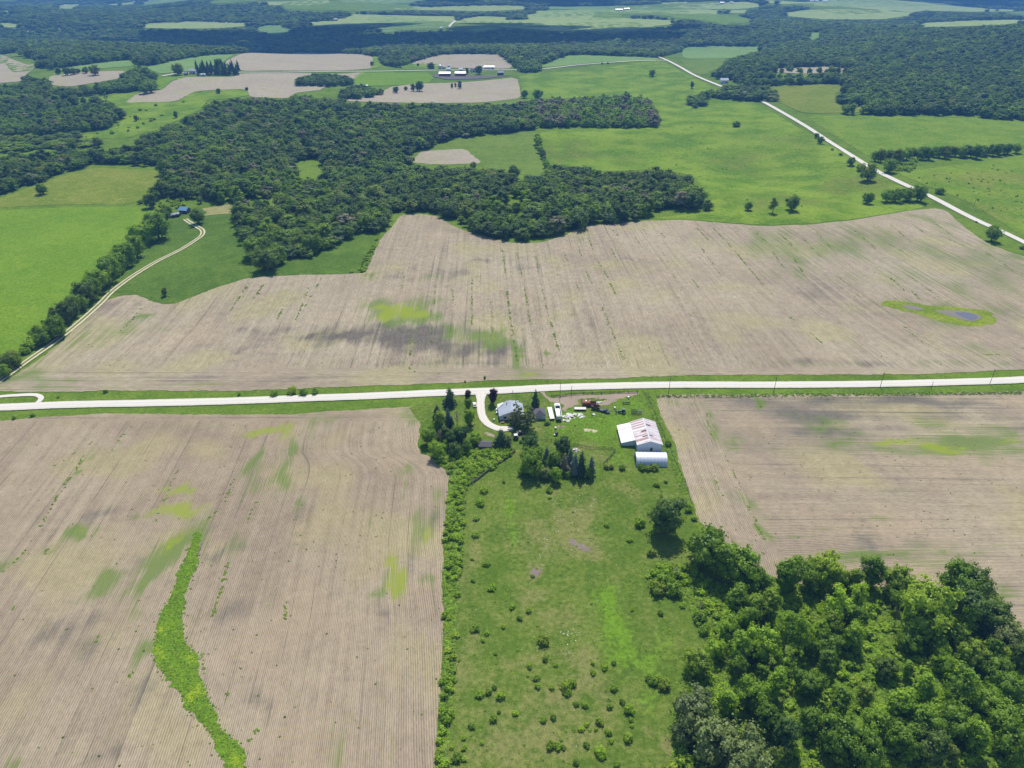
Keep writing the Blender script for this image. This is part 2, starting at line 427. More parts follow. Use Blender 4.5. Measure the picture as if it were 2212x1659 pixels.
sheet('grass_waterway', WAY, WEEDG, 3.0, step=1.4, wob=1.2, paint=lambda x, y: dict(lush=way_yellow(x, y)))

F2top = [(0, 829), (69, 788), (139, 736), (194, 670), (229, 649), (264, 639), (295, 637), (323, 649), (351, 658), (378, 657), (417, 642), (469, 621), (531, 602), (590, 597), (737, 593), (789, 590), (803, 559), (824, 514),
         (845, 493), (866, 465), (911, 463), (945, 468), (980, 489), (1015, 503), (1067, 517), (1112, 526), (1171, 524), (1216, 510), (1258, 489), (1327, 484), (1397, 477), (1475, 475), (1561, 482), (1648, 489), (1752, 486),
         (1839, 477), (1908, 465), (1967, 455), (2016, 450), (2044, 455), (2072, 482), (2099, 503), (2134, 527), (2176, 543), (2260, 570), (2420, 640)]
F2 = poly(fU, *F2top, (2420, 786), (2212, 798), (1995, 809), (1475, 811), (1293, 819), (1084, 821), (945, 829), (737, 836), (521, 845), (243, 844), (104, 848), (0, 846), (-60, 850))
def paint2(x, y):
    u = x + .03 * (y - 330) + sstep(60, 260, x) * (y - 330) * .18
    head = (y < 352)
    row = np.stack([np.where(head, y, u), np.where(head, x, y), 0 * x], 1)
    weed = blobs(x, y, fM3, [(560, 690, 260, 120, 0, .32), (900, 680, 250, 110, 0, .3), (1250, 640, 300, 100, 0, .34), (1560, 560, 150, 60, 0, .38), (700, 830, 150, 60, 0, .3), (1450, 900, 260, 110, 0, .26), (1900, 820, 260, 110, 0, .3), (1850, 1350, 150, 40, 0, .35), (1900, 1000, 200, 200, 0, .12),
                             (1600, 1110, 350, 75, -2, .4), (1700, 1430, 300, 18, 0, .3), (900, 1440, 800, 16, 0, .22), (2050, 760, 90, 40, 0, .4)]) \
        + blobs(x, y, fM2, [(380, 1120, 190, 70, 0, .6), (700, 1215, 80, 40, 0, .45), (880, 1280, 160, 50, 0, .5), (970, 1290, 90, 60, 0, .55), (1090, 1350, 28, 60, 0, .7), (1280, 1365, 25, 25, 0, .8), (430, 1350, 14, 120, 0, .5), (550, 900, 60, 20, 0, .35), (180, 890, 60, 22, 0, .5), (560, 1440, 700, 20, 0, .22), (1100, 1400, 30, 60, 0, .5), (1500, 640, 20, 60, 0, .4), (1200, 1500, 260, 26, 0, .35)]) \
        + blobs(x, y, fM1, [(890, 1138, 50, 18, 0, .6), (820, 1180, 120, 60, 0, .28), (600, 1250, 200, 60, -10, .26), (1050, 1200, 120, 50, 0, .24), (300, 1400, 120, 90, -20, .3), (200, 1540, 260, 60, 0, .45), (1000, 1570, 500, 24, 0, .3), (500, 1150, 90, 60, 0, .25)])
    yel = blobs(x, y, fM2, [(340, 1110, 110, 42, 0, .95), (480, 1140, 90, 35, 0, .4), (940, 1270, 80, 35, 0, .35), (1160, 1510, 90, 22, 0, .65), (1010, 1190, 20, 40, 0, .3)]) \
        + blobs(x, y, fM3, [(1600, 1115, 330, 70, -2, .18)]) + blobs(x, y, fM1, [(1230, 1585, 60, 14, 0, .6)])
    moist = blobs(x, y, fM2, [(330, 1230, 260, 60, -4, .6), (560, 1235, 260, 60, 6, .6), (160, 1300, 260, 60, 0, .4), (720, 1330, 320, 55, 5, .55), (860, 1340, 180, 50, 8, .6), (1000, 1380, 120, 40, 0, .5), (650, 870, 200, 40, 6, .55), (850, 800, 160, 34, 6, .5), (1150, 810, 130, 40, 0, .4), (430, 900, 160, 26, 3, .45),
                              (1620, 1340, 120, 30, 0, .3), (1500, 1150, 60, 60, 0, .35), (60, 1260, 160, 30, 0, .6), (700, 1430, 800, 24, 0, .35), (1750, 790, 120, 26, 0, .3)]) \
        + blobs(x, y, fM3, [(900, 1440, 700, 40, 0, .5), (950, 1020, 160, 90, 0, .3), (800, 960, 120, 60, 0, .25), (200, 1360, 200, 30, 0, .2)]) \
        + blobs(x, y, fM1, [(1700, 1240, 200, 40, -4, .5), (1980, 1260, 160, 40, 0, .5), (1540, 1350, 160, 22, 0, .45), (1800, 1380, 220, 20, 0, .4), (700, 1090, 120, 60, 0, .35), (470, 1180, 90, 80, 0, .35), (900, 1060, 160, 30, 0, .3), (1250, 1530, 700, 20, 0, .6)])
    return dict(row=row, weed=weed, yellow=yel, moist=moist)
sheet('crop_field', F2, SOIL2, 4.0, step=3.0, wob=.5, paint=paint2)
# the wet spot of that field: a rim of weeds, drying mud, standing water
RIM = grass_mat('pond_rim_weeds', (.15, .21, .025), (.22, .265, .028), (.25, .25, .07), .5, fine=.9)
sheet('weedy_rim', poly(fM3, (1225, 1058), (1290, 1043), (1380, 1050), (1500, 1070), (1620, 1078), (1740, 1085), (1850, 1100), (1930, 1125), (1962, 1158), (1940, 1188), (1850, 1204), (1740, 1200), (1620, 1175), (1500, 1140), (1400, 1112), (1300, 1088)), RIM, 5.0, step=2.5, wob=1.3)
PMUD = plain('drying_mud', (.165, .145, .115), .8, vary=.25, scale=.2)
sheet('mud_patch', poly(fM3, (1350, 1070), (1420, 1070), (1490, 1088), (1500, 1100), (1440, 1102), (1390, 1090)), PMUD, 6.5, step=2.0, wob=.8)
sheet('mud_patch', poly(fM3, (1560, 1104), (1680, 1104), (1770, 1110), (1845, 1130), (1862, 1155), (1800, 1172), (1710, 1152), (1610, 1122)), PMUD, 6.5, step=2.0, wob=.8)
WATER = Mat('shallow_water'); WATER = WATER.end(WATER.n('BsdfPrincipled', {'Base Color': rgb(.13, .13, .15), 'Roughness': .12}).outputs[0])
sheet('pond', poly(fM3, (1690, 1117), (1745, 1116), (1800, 1125), (1835, 1142), (1825, 1158), (1785, 1162), (1745, 1148), (1715, 1132)), WATER, 8.0, step=2.0, wob=.3)

F3 = poly(fU, (2420, 838), (2212, 845), (2033, 850), (1649, 852), (1420, 852), (1418, 870), (1437, 920), (1454, 946), (1475, 1023), (1499, 1093), (1513, 1131), (1582, 1180), (1658, 1240), (1700, 1262), (1978, 1268), (2142, 1270), (2230, 1390), (2420, 1500))
F3W = np.array(poly(fU, (1412, 845), (1418, 870), (1437, 920), (1454, 946), (1475, 1023), (1499, 1093), (1513, 1131), (1545, 1190), (1560, 1260))); F3W = F3W[F3W[:, 1].argsort()]
def paint3(x, y):
    eb = np.interp(y, F3W[:, 1], F3W[:, 0]); d = x - eb
    bend = 9 * np.exp(-((x - eb - 30) / 30) ** 2) * (1 - sstep(175, 240, y))
    k = d < 25 + 1.5 * np.sin(y / 9)
    row = np.stack([np.where(k, d, y + .02 * x + bend), np.where(k, y, x), 0 * x], 1)
    weed = blobs(x, y, fR, [(1600, 430, 360, 60, 0, .55), (2050, 430, 260, 70, 0, .5), (1010, 300, 110, 32, 0, .45), (250, 230, 40, 40, 0, .5), (280, 330, 40, 40, 0, .45), (360, 420, 30, 50, 0, .35), (430, 400, 30, 40, 0, .35), (520, 800, 40, 90, 8, .5), (590, 950, 50, 60, 8, .7), (330, 690, 20, 60, 5, .35),
                            (1200, 1110, 300, 40, 0, .5), (1700, 1060, 260, 40, 0, .3), (1300, 880, 120, 26, 0, .35), (800, 995, 60, 14, 0, .5), (100, 150, 260, 40, 0, .3), (580, 170, 25, 30, 0, .8), (1600, 260, 160, 50, 0, .25), (2000, 320, 240, 40, 0, .3), (800, 260, 120, 40, 0, .25), (700, 400, 500, 60, 0, .12), (1050, 410, 90, 30, 0, .35)]) \
        + blobs(x, y, fW, [(2120, 640, 120, 70, 0, .5), (1650, 440, 300, 40, 0, .3)])
    yel = blobs(x, y, fR, [(1440, 405, 160, 26, 0, .85), (1640, 430, 140, 32, 0, .7), (1760, 465, 90, 22, 0, .6), (2120, 400, 90, 24, 0, .55), (1000, 300, 70, 20, 0, .6), (90, 20, 60, 30, 0, .3)])
    moist = blobs(x, y, fR, [(1000, 190, 520, 60, 0, .75), (1750, 140, 560, 60, 0, .7), (900, 260, 160, 40, 0, .6), (1000, 340, 160, 40, 0, .55), (1300, 330, 400, 50, 0, .4), (2050, 300, 300, 60, 0, .35), (1210, 960, 70, 180, 0, .35), (1600, 1090, 420, 60, 0, .35), (400, 320, 120, 60, 0, .2)])
    return dict(row=row, weed=weed, yellow=yel, moist=moist)
sheet('crop_field', F3, SOIL3, 1.0, step=2.6, wob=.5, paint=paint3)

def rows_ns(x, y): return dict(row=np.stack([x + .2 * y, y, 0 * x], 1))
def rows_ew(x, y): return dict(row=np.stack([y + .1 * x, x, 0 * x], 1))
far_tan = [
    poly(fU, (890, 352), (905, 330), (940, 325), (1005, 322), (1043, 353), (960, 356)),
    poly(fU, (267, 223), (300, 201), (350, 195), (372, 176), (400, 167), (500, 167), (523, 159), (633, 158), (737, 160), (790, 156), (770, 168), (700, 190), (692, 195), (640, 201), (620, 213), (540, 210), (533, 193), (423, 197), (380, 220)),
    poly(fU, (484, 136), (530, 115), (640, 113), (737, 116), (806, 123), (806, 148), (737, 153), (600, 153), (523, 154)),
    poly(fU, (102, 184), (108, 164), (190, 156), (270, 153), (258, 170), (213, 178), (150, 188)),
    poly(fU, (-60, 185), (-60, 118), (0, 118), (60, 142), (100, 133), (57, 160), (50, 176)),
    poly(fU, (737, 219), (814, 203), (847, 187), (904, 181), (1000, 178), (1118, 167), (1127, 212), (1037, 222), (900, 223)),
    poly(fU, (884, 137), (954, 118), (1010, 117), (1077, 118), (1107, 143), (1100, 149), (977, 147), (940, 143)),
    poly(fT3, (610, 445), (960, 430), (1160, 458), (1060, 475), (940, 470), (800, 480), (600, 470)),
]
for i, pg in enumerate(far_tan):
    sheet('crop_field', pg, SOILF, 5.0, wob=1.0, paint=rows_ns if i % 2 else rows_ew)

# ------------------------------------------------------------------ meadows, hayfields, pastures
HAY = grass_mat('bright_hay', (.118, .212, .018), (.152, .245, .022), (.175, .195, .045), .35, fine=1.0)
MEADOW = grass_mat('dark_meadow', (.072, .132, .020), (.100, .168, .024), (.15, .175, .045), .45)
DULL = grass_mat('dull_pasture', (.130, .182, .022), (.18, .215, .035), (.26, .24, .07), .6)
LIGHT = grass_mat('light_pasture', (.100, .180, .018), (.190, .275, .030), (.135, .165, .035), .75, fine=.45, big=1.2)
LIGHT2 = grass_mat('east_pasture', (.112, .192, .020), (.162, .242, .028), (.19, .195, .045), .55, fine=.5)
MOWN = grass_mat('mown_green', (.108, .175, .028), (.146, .212, .034), (.2, .205, .07), .45)
CORN = grass_mat('young_crop', (.145, .245, .070), (.18, .275, .08), (.24, .25, .12), .3, fine=.5)
CORN2 = grass_mat('pale_far_crop', (.24, .32, .10), (.30, .36, .12), (.38, .37, .18), .5, fine=.4)
STRAW = grass_mat('straw_grass', (.24, .235, .09), (.30, .28, .12), (.34, .29, .15), .5)
sheet('hay_field', poly(fU, (-160, 458), (0, 456), (174, 447), (330, 446), (347, 455), (330, 480), (290, 515), (222, 576), (150, 655), (104, 685), (62, 730), (35, 765), (0, 790), (-120, 880)), HAY, 3.2, step=6, wob=.6)
sheet('pasture', poly(fU, (-160, 452), (0, 449), (174, 441), (290, 440), (340, 405), (352, 370), (245, 364), (205, 362), (100, 392), (0, 430), (-160, 450)), DULL, 2.5, step=7, wob=.6)
sheet('meadow', poly(fU, (362, 460), (400, 450), (503, 446), (512, 500), (540, 545), (555, 585), (620, 568), (690, 530), (790, 500), (815, 520), (790, 588), (737, 592), (590, 596), (531, 600), (469, 619), (417, 640), (378, 655), (351, 656), (323, 647), (295, 635), (240, 640), (262, 600), (300, 550), (335, 510)), MEADOW, 2.5, step=6, wob=.5)
sheet('stubble_patch', poly(fM1, (1250, 470), (1450, 440), (1458, 500), (1330, 508), (1268, 515), (1290, 495)), STRAW, 5.0, step=5, wob=.8)
sheet('meadow', poly(fU, (1165, 282), (1180, 350), (1300, 372), (1420, 365), (1500, 380), (1530, 430), (1545, 455), (1400, 472), (1475, 473), (1561, 480), (1648, 487), (1752, 484), (1839, 475), (1908, 463), (2000, 447), (1990, 425), (1930, 395), (1850, 345), (1740, 285), (1640, 225), (1560, 195), (1480, 160), (1425, 130), (1290, 150), (1120, 160), (1130, 215), (1380, 205), (1430, 275)), LIGHT, 3.5, step=9, wob=.8,
      paint=lambda x, y: dict(dry=blobs(x, y, fM3, [(1080, 320, 200, 45, 8, .7), (600, 420, 250, 40, 0, .35), (350, 200, 160, 60, 0, .3), (640, 60, 200, 60, 0, .3)]) + blobs(x, y, fM2, [(1400, 120, 140, 50, 0, .4), (1700, 150, 160, 40, 0, .3)]), lush=blobs(x, y, fM3, [(150, 60, 160, 60, 0, .2), (450, 520, 500, 40, 0, .25)])))
sheet('pasture', poly(fU, (1740, 250), (1900, 250), (2100, 256), (2300, 264), (2300, 308), (2100, 325), (1950, 340), (1880, 340), (1800, 290)), LIGHT2, 3.5, step=9, wob=.8)
sheet('pasture', poly(fU, (1900, 350), (1950, 375), (2080, 355), (2212, 335), (2400, 315), (2400, 590), (2212, 510), (2100, 440), (2030, 412), (1960, 385)), LIGHT2, 3.5, step=8, wob=.8,
      paint=lambda x, y: dict(dry=blobs(x, y, fM3, [(1950, 280, 260, 50, 0, .7), (1900, 480, 200, 50, 0, .4)])))
sheet('mown_field', poly(fU, (858, 347), (895, 330), (985, 300), (1080, 288), (1155, 284), (1168, 315), (1184, 380), (1120, 388), (1060, 365), (1040, 356), (890, 358)), MOWN, 2.5, step=8, wob=.6)
greens = [
    (poly(fU, (105, 152), (210, 137), (292, 129), (290, 143), (170, 153)), CORN), (poly(fU, (315, 146), (400, 127), (470, 118), (507, 118), (482, 135), (430, 152), (345, 160)), CORN),
    (poly(fT1, (340, 690), (470, 630), (640, 640), (900, 590), (900, 605), (810, 665), (1140, 662), (1270, 592), (1600, 582), (1615, 620), (1470, 640), (1340, 650), (1330, 700), (1240, 740), (1000, 850), (800, 900), (500, 900), (560, 870), (750, 830), (830, 740), (700, 650)), LIGHT),
    (poly(fT1, (1000, 570), (1000, 520), (1180, 485), (1200, 500), (1110, 525), (1050, 585)), HAY),
    (poly(fT2, (1290, 440), (1330, 410), (1470, 362), (1580, 358), (1800, 368), (2035, 375), (2060, 390), (1700, 405)), CORN),
    (poly(fT2, (80, 470), (560, 468), (600, 510), (560, 540), (330, 555), (90, 560)), HAY), (poly(fT2, (380, 430), (450, 412), (600, 402), (720, 440), (640, 450), (400, 450)), LIGHT),
    (poly(fT2, (210, 365), (250, 370), (260, 430), (200, 445), (185, 430)), LIGHT),
    (poly(fT3, (0, 310), (200, 298), (560, 300), (500, 328), (300, 380), (0, 382)), CORN), (poly(fT3, (-20, 385), (300, 382), (240, 440), (120, 490), (30, 465)), MOWN),
    (poly(fT3, (570, 562), (780, 550), (1000, 545), (1130, 592), (990, 600), (985, 670), (1100, 690), (1250, 690), (1180, 730), (780, 735), (640, 670)), DULL),
    (poly(fT3, (610, 475), (800, 482), (940, 475), (900, 500), (600, 500), (350, 505), (360, 490)), LIGHT),
    (poly(fT2, (-40, 130), (60, 105), (380, 100), (750, 105), (735, 140), (400, 145), (160, 160), (-40, 165)), CORN2), (poly(fT2, (210, 195), (420, 150), (720, 145), (700, 178), (480, 185), (300, 212)), CORN),
    (poly(fT2, (200, 55), (500, 45), (940, 36), (1180, 38), (1230, 60), (960, 75), (700, 68), (400, 62)), CORN2), (poly(fT2, (1230, 55), (1400, 40), (1800, 36), (2240, 50), (2200, 66), (1850, 72), (1500, 62)), CORN),
    (poly(fT2, (1190, 100), (1300, 80), (1500, 75), (1640, 85), (1630, 125), (1520, 110), (1400, 130), (1200, 125)), CORN2), (poly(fT2, (1600, 135), (1640, 95), (1810, 75), (1820, 125), (1730, 120)), LIGHT),
    (poly(fT2, (820, 190), (1000, 180), (1005, 192), (870, 205)), CORN), (poly(fT2, (750, 125), (900, 105), (1090, 112), (1080, 130), (800, 140)), CORN2),
    (poly(fT3, (480, 12), (900, 2), (1400, 8), (1560, 30), (1750, 50), (1500, 78), (1290, 86), (1180, 48), (960, 45), (830, 25), (640, 30)), CORN2),
    (poly(fT3, (0, 120), (60, 90), (180, 85), (300, 110), (360, 130), (280, 165), (210, 145), (60, 125)), LIGHT), (poly(fT3, (170, 68), (420, 66), (420, 88), (200, 84)), CORN2), (poly(fT3, (320, 25), (470, 18), (480, 40), (340, 44)), CORN2),
    (poly(fT3, (800, 225), (830, 210), (910, 212), (900, 235), (840, 262)), CORN), (poly(fT3, (740, 290), (800, 262), (830, 265), (780, 292)), LIGHT),
    (poly(fT1, (-20, 155), (60, 150), (150, 160), (190, 175), (60, 180), (-20, 180)), CORN2), (poly(fT1, (130, 210), (400, 182), (400, 196), (180, 222)), CORN2), (poly(fT1, (480, 182), (620, 172), (610, 195), (500, 198)), CORN),
    (poly(fT1, (780, 175), (1000, 152), (1240, 140), (1700, 148), (1600, 170), (1380, 185), (1050, 185)), CORN2), (poly(fT1, (1640, 190), (1720, 165), (1830, 163), (1900, 205), (1780, 228)), CORN), (poly(fT1, (1930, 155), (2080, 138), (2230, 135), (2230, 168), (2000, 165)), CORN2),
    (poly(fT1, (350, 40), (430, 28), (520, 28), (470, 58), (380, 58)), CORN2), (poly(fT1, (-20, 72), (150, 68), (60, 90), (-20, 88)), CORN2), (poly(fT1, (680, 30), (860, 12), (1050, 22), (900, 26), (740, 36)), CORN2), (poly(fT1, (1640, 15), (1860, 12), (2120, -5), (2140, 20), (2000, 38), (1760, 36)), CORN2),
    (poly(fT1, (1960, 92), (2040, 86), (2040, 96), (1970, 100)), CORN2), (poly(fT1, (-20, 365), (80, 345), (220, 340), (270, 350), (150, 362), (60, 372), (40, 410), (-20, 415)), MOWN), (poly(fT1, (30, 412), (200, 410), (380, 385), (300, 415), (170, 470), (80, 470)), MOWN),
    (poly(fT2, (-20, 15), (150, 0), (420, 2), (300, 14)), CORN2), (poly(fT2, (2050, 20), (2240, 10), (2240, 24), (2100, 30)), CORN2),
]
fr_ = np.random.default_rng(21)
for i in range(95):
    y_ = float(np.exp(fr_.uniform(math.log(2750), math.log(6600)))); x_ = float(fr_.uniform(-.78, .78)) * y_
    if H(x_, y_) < np.mean(H(x_ + np.array([-500, 500, 0, 0]), y_ + np.array([0, 0, -400, 400]))) - 4: continue
    wx_, wy_ = fr_.uniform(110, 420), fr_.uniform(110, 330); t0_ = fr_.uniform(-.5, .5); k_ = 9
    pg = [(x_ + wx_ * math.cos(a) * q, y_ + wy_ * math.sin(a) * q + wx_ * .3 * math.sin(t0_) * math.cos(a)) for a, q in ((2 * math.pi * j / k_, fr_.uniform(.7, 1.15)) for j in range(k_))]
    greens.append((pg, [CORN2, CORN2, CORN, LIGHT2, CORN2, MOWN][int(fr_.integers(0, 6))]))
for pg, mt in greens:
    sheet('field', pg, mt, 5.0, wob=1.5, paint=rows_ew if mt is SOILF else None)
GREENS_W = [pg for pg, _ in greens]

# foreground pasture and yard, between the two fence lines
PAST = poly(fU, (880, 878), (1000, 855), (1390, 850), (1412, 860), (1450, 960), (1490, 1110), (1540, 1190), (1700, 1290), (2000, 1290), (2150, 1290), (2260, 1450), (2400, 1900), (925, 1900), (935, 1720), (945, 1618), (953, 1500), (960, 1330), (966, 1200), (972, 1100), (985, 1045), (970, 1005), (935, 985), (908, 960), (912, 920))
PASTURE = grass_mat('grazed_pasture', (.082, .138, .018), (.122, .176, .026), (.215, .20, .075), .68, yellow=(.125, .225, .02))
def paintP(x, y):
    dry = blobs(x, y, fP1, [(1500, 420, 120, 130, 0, .5), (1540, 620, 90, 40, -15, .9), (1260, 790, 60, 40, 0, .8), (1640, 690, 60, 30, 0, .6), (1350, 600, 200, 100, 0, .3), (1900, 260, 120, 80, 0, .35), (1050, 560, 260, 80, 0, .2), (1250, 960, 160, 90, 0, .35), (840, 760, 50, 200, 0, .35)]) \
        + blobs(x, y, fP2, [(850, 460, 120, 90, 0, .35), (1300, 420, 160, 120, 0, .4), (1180, 160, 110, 130, 0, .4), (1400, 650, 160, 160, 0, .45), (900, 900, 300, 220, 0, .35), (480, 450, 120, 260, 0, .25), (1300, 1060, 300, 200, 0, .3), (700, 1130, 300, 90, 0, .3), (1950, 1080, 60, 120, 20, .8), (1150, 690, 40, 40, 0, .8)]) \
        + blobs(x, y, fA, [(1250, 210, 60, 40, 0, .6), (1200, 590, 80, 30, 0, .5), (1500, 670, 60, 50, 0, .5), (1000, 470, 60, 40, 0, .3), (1340, 575, 30, 30, 0, .8), (1430, 585, 50, 25, 0, .8)])
    lush = blobs(x, y, fA, [(1400, 420, 260, 90, 0, .8), (1700, 300, 130, 90, 0, .7), (1950, 240, 90, 60, 0, .8), (1500, 560, 120, 60, 0, .4), (1620, 690, 110, 40, 0, .75), (400, 720, 90, 60, 0, .7), (1100, 300, 40, 60, 0, .5)]) \
        + blobs(x, y, fP1, [(1100, 440, 60, 140, 0, .75), (1700, 560, 60, 60, 0, .4), (1300, 240, 160, 60, 0, .25), (950, 700, 120, 90, 0, .25), (1780, 960, 200, 130, 0, .5)]) \
        + blobs(x, y, fP2, [(1550, 200, 160, 200, 0, .65), (1800, 380, 260, 160, 0, .6), (1880, 750, 120, 260, 0, .6), (1050, 640, 120, 90, 0, .25)]) + blobs(x, y, fW, [(1330, 930, 120, 90, 0, .8), (1400, 720, 160, 90, 0, .5), (1250, 1330, 260, 120, 0, .5), (2050, 1560, 200, 90, 0, .7)])
    return dict(dry=dry, lush=lush)
sheet('pasture', PAST, PASTURE, 1.2, step=2.0, wob=.3, paint=paintP)
DIRT = plain('trampled_dirt', (.30, .235, .165), .95, vary=.35, scale=.08)
def ragged(name, base, mask_edge=(.42, .58)):
    return plain(name, base, .95, vary=.3, scale=.1)
sheet('bare_ground', poly(fA, (1030, 185), (1060, 180), (1110, 235), (1250, 210), (1500, 205), (1740, 185), (1770, 200), (1600, 240), (1560, 270), (1480, 292), (1440, 280), (1540, 240), (1330, 238), (1310, 265), (1340, 280), (1260, 300), (1220, 335), (1190, 320), (1210, 280), (1130, 265), (1070, 230)), DIRT, 3.0, step=1.6, wob=.8)
sheet('bare_ground', poly(fA, (625, 485), (650, 485), (700, 505), (700, 522), (660, 515), (635, 502)), DIRT, 3.0, step=1.2, wob=.4)
sheet('bare_ground', poly(fB, (1725, 1000), (1770, 960), (1785, 985), (1760, 1030), (1735, 1030)), DIRT, 3.0, step=1.2, wob=.4)
DIRT2 = plain('dark_bare_earth', (.20, .155, .125), .95, vary=.3, scale=.15)
sheet('bare_ground', poly(fP1, (1475, 590), (1500, 575), (1520, 600), (1570, 612), (1620, 635), (1610, 660), (1570, 662), (1530, 640), (1490, 612)), DIRT2, 3.0, step=1.0, wob=.7)
sheet('bare_ground', poly(fP1, (1220, 785), (1250, 768), (1290, 770), (1300, 790), (1275, 815), (1265, 840), (1240, 820), (1220, 805)), DIRT2, 3.0, step=1.0, wob=.7)
SAND = plain('pale_sand', (.55, .47, .32), .95, vary=.3, scale=.3)
MUD = plain('cattle_yard_mud', (.085, .07, .06), .9, vary=.35, scale=.03)
sheet('cattle_yard', poly(fT2, (590, 480), (760, 488), (960, 492), (1120, 488), (1050, 498), (900, 512), (680, 518), (600, 500)), MUD, 8.0, wob=1.5)

# ------------------------------------------------------------------ gravel roads and lanes
def road_mat(name, c, edge, tracks=.12):
    m = Mat(name); p = m.pos()
    ac = m.math('ABSOLUTE', m.attr('across').outputs['Fac'])
    n1 = m.noise(p, .5, 4, .7); n2 = m.noise(p, .06, 3)
    tr = m.math('ABSOLUTE', m.math('SUBTRACT', ac, .2))
    k = m.math('ADD', m.ramp(tr, .0, .12), m.math('MULTIPLY', m.math('SUBTRACT', m.math('ADD', n1, n2), 1.0), .9))
    col = m.mix(m.math('MULTIPLY', k, tracks * 3, clamp=True), rgb(*c), rgb(*[x * .82 for x in c]))
    col = m.mix(m.ramp(m.math('ADD', ac, m.math('MULTIPLY', m.math('SUBTRACT', n1, .5), .22)), .44, .53), col, rgb(*edge))
    b = m.n('Bump', {'Strength': .3, 'Distance': .05, 'Height': n1})
    return m.end(m.n('BsdfPrincipled', {'Base Color': col, 'Roughness': .95, 'Specular IOR Level': .1, 'Normal': b.outputs[0]}).outputs[0])
GRAVEL = road_mat('white_gravel', (.66, .62, .54), (.30, .27, .15), .2)
GRAVEL2 = road_mat('drive_gravel', (.66, .61, .53), (.33, .30, .16))
def track_mat(name):
    m = Mat(name); p = m.pos()
    ac = m.math('ABSOLUTE', m.attr('across').outputs['Fac'])
    n1 = m.noise(p, .4, 4, .7)
    w = m.math('ADD', m.math('ABSOLUTE', m.math('SUBTRACT', ac, .3)), m.math('MULTIPLY', m.math('SUBTRACT', n1, .5), .18))
    col = m.mix(m.ramp(w, .06, .2), rgb(.58, .50, .36), rgb(.12, .17, .035))
    return m.end(m.n('BsdfPrincipled', {'Base Color': col, 'Roughness': .95, 'Specular IOR Level': .1}).outputs[0])
TRACK = track_mat('two_wheel_ruts')
main_pts = poly(fU, (-160, 890), (0, 881), (150, 875), (300, 872), (500, 867), (660, 861), (800, 856), (930, 850), (1060, 845), (1200, 838), (1330, 834), (1475, 832), (1700, 832), (1900, 830), (2100, 825), (2212, 821), (2400, 808))
ribbon('gravel_road', main_pts, 6.9, GRAVEL, 9.0)
side_pts = poly(fU, (2440, 640), (2212, 524), (2100, 472), (2010, 425), (1940, 393), (1880, 362), (1800, 312), (1740, 273), (1680, 238), (1640, 217), (1590, 198), (1555, 186), (1500, 163), (1470, 146), (1445, 133), (1420, 123))
ribbon('gravel_road', side_pts, 7.0, GRAVEL, 9.0, sub=12)
ribbon('gravel_road', poly(fU, (1440, 131), (1380, 132), (1300, 137), (1240, 142), (1168, 150), (1100, 152), (1010, 152), (900, 153), (737, 155), (600, 157), (523, 157), (425, 160), (395, 158), (350, 165)), 6.5, GRAVEL, 9.0, sub=16)
ribbon('gravel_road', poly(fT1, (115, 222), (170, 202), (400, 184), (620, 170), (800, 164), (1000, 155), (1200, 146), (1500, 146), (1690, 150)), 9.0, GRAVEL2, 9.0, sub=30)
ribbon('gravel_road', poly(fT2, (700, 175), (735, 140), (748, 112)), 9.0, GRAVEL2, 9.0, sub=30)
ribbon('gravel_road', poly(fT3, (-20, 38), (120, 32), (250, 24), (320, 22)), 9.0, GRAVEL2, 9.0, sub=30)
ribbon('gravel_road', poly(fT2, (1940, 56), (1985, 48)), 9.0, GRAVEL2, 9.0, sub=30)
ribbon('driveway', poly(fB, (1065, 255), (1068, 300), (1063, 400), (1065, 520), (1085, 640), (1135, 740), (1230, 815), (1340, 860), (1460, 870), (1600, 868)), [9, 6.2, 4.2, 4.1, 4.1, 4.1, 4.1, 4.3, 4.6, 3.0], GRAVEL2, 7.5, sub=2)
ribbon('field_lane', poly(fU, (-100, 890), (0, 823), (60, 780), (120, 738), (170, 698), (215, 658), (245, 628), (290, 595), (340, 565), (390, 540), (425, 518), (437, 508), (437, 498), (425, 490), (408, 480), (400, 474)), 4.6, TRACK, 8.0, sub=4)
ribbon('field_lane', poly(fL1, (-60, 92), (0, 88), (80, 82), (200, 76), (245, 80), (268, 95), (262, 112), (245, 128)), 2.8, GRAVEL2, 8.0, sub=3)

# ------------------------------------------------------------------ foliage prototypes (crown radius 1, later scaled)
def unit(v): return v / np.maximum(np.linalg.norm(v, axis=-1, keepdims=True), 1e-9)

def leaf_quads(c, nrm, size, r):
    """leaf clumps: small bent-free quads at points C facing NRM, SIZE each"""
    n = len(c)
    t = unit(np.cross(nrm, r.normal(size=(n, 3)))); b = np.cross(nrm, t)
    s = (np.asarray(size) * np.ones(n))[:, None] * r.uniform(.65, 1.35, (n, 1)); a = r.uniform(.55, .95, (n, 1))
    t = t * s * .5; b = b * s * .5 * a
    k = r.uniform(.5, 1.0, (n, 1))
    return np.stack([c - t - b * k, c + t * k - b, c + t + b * k, c - t * k + b], 1).reshape(-1, 3)

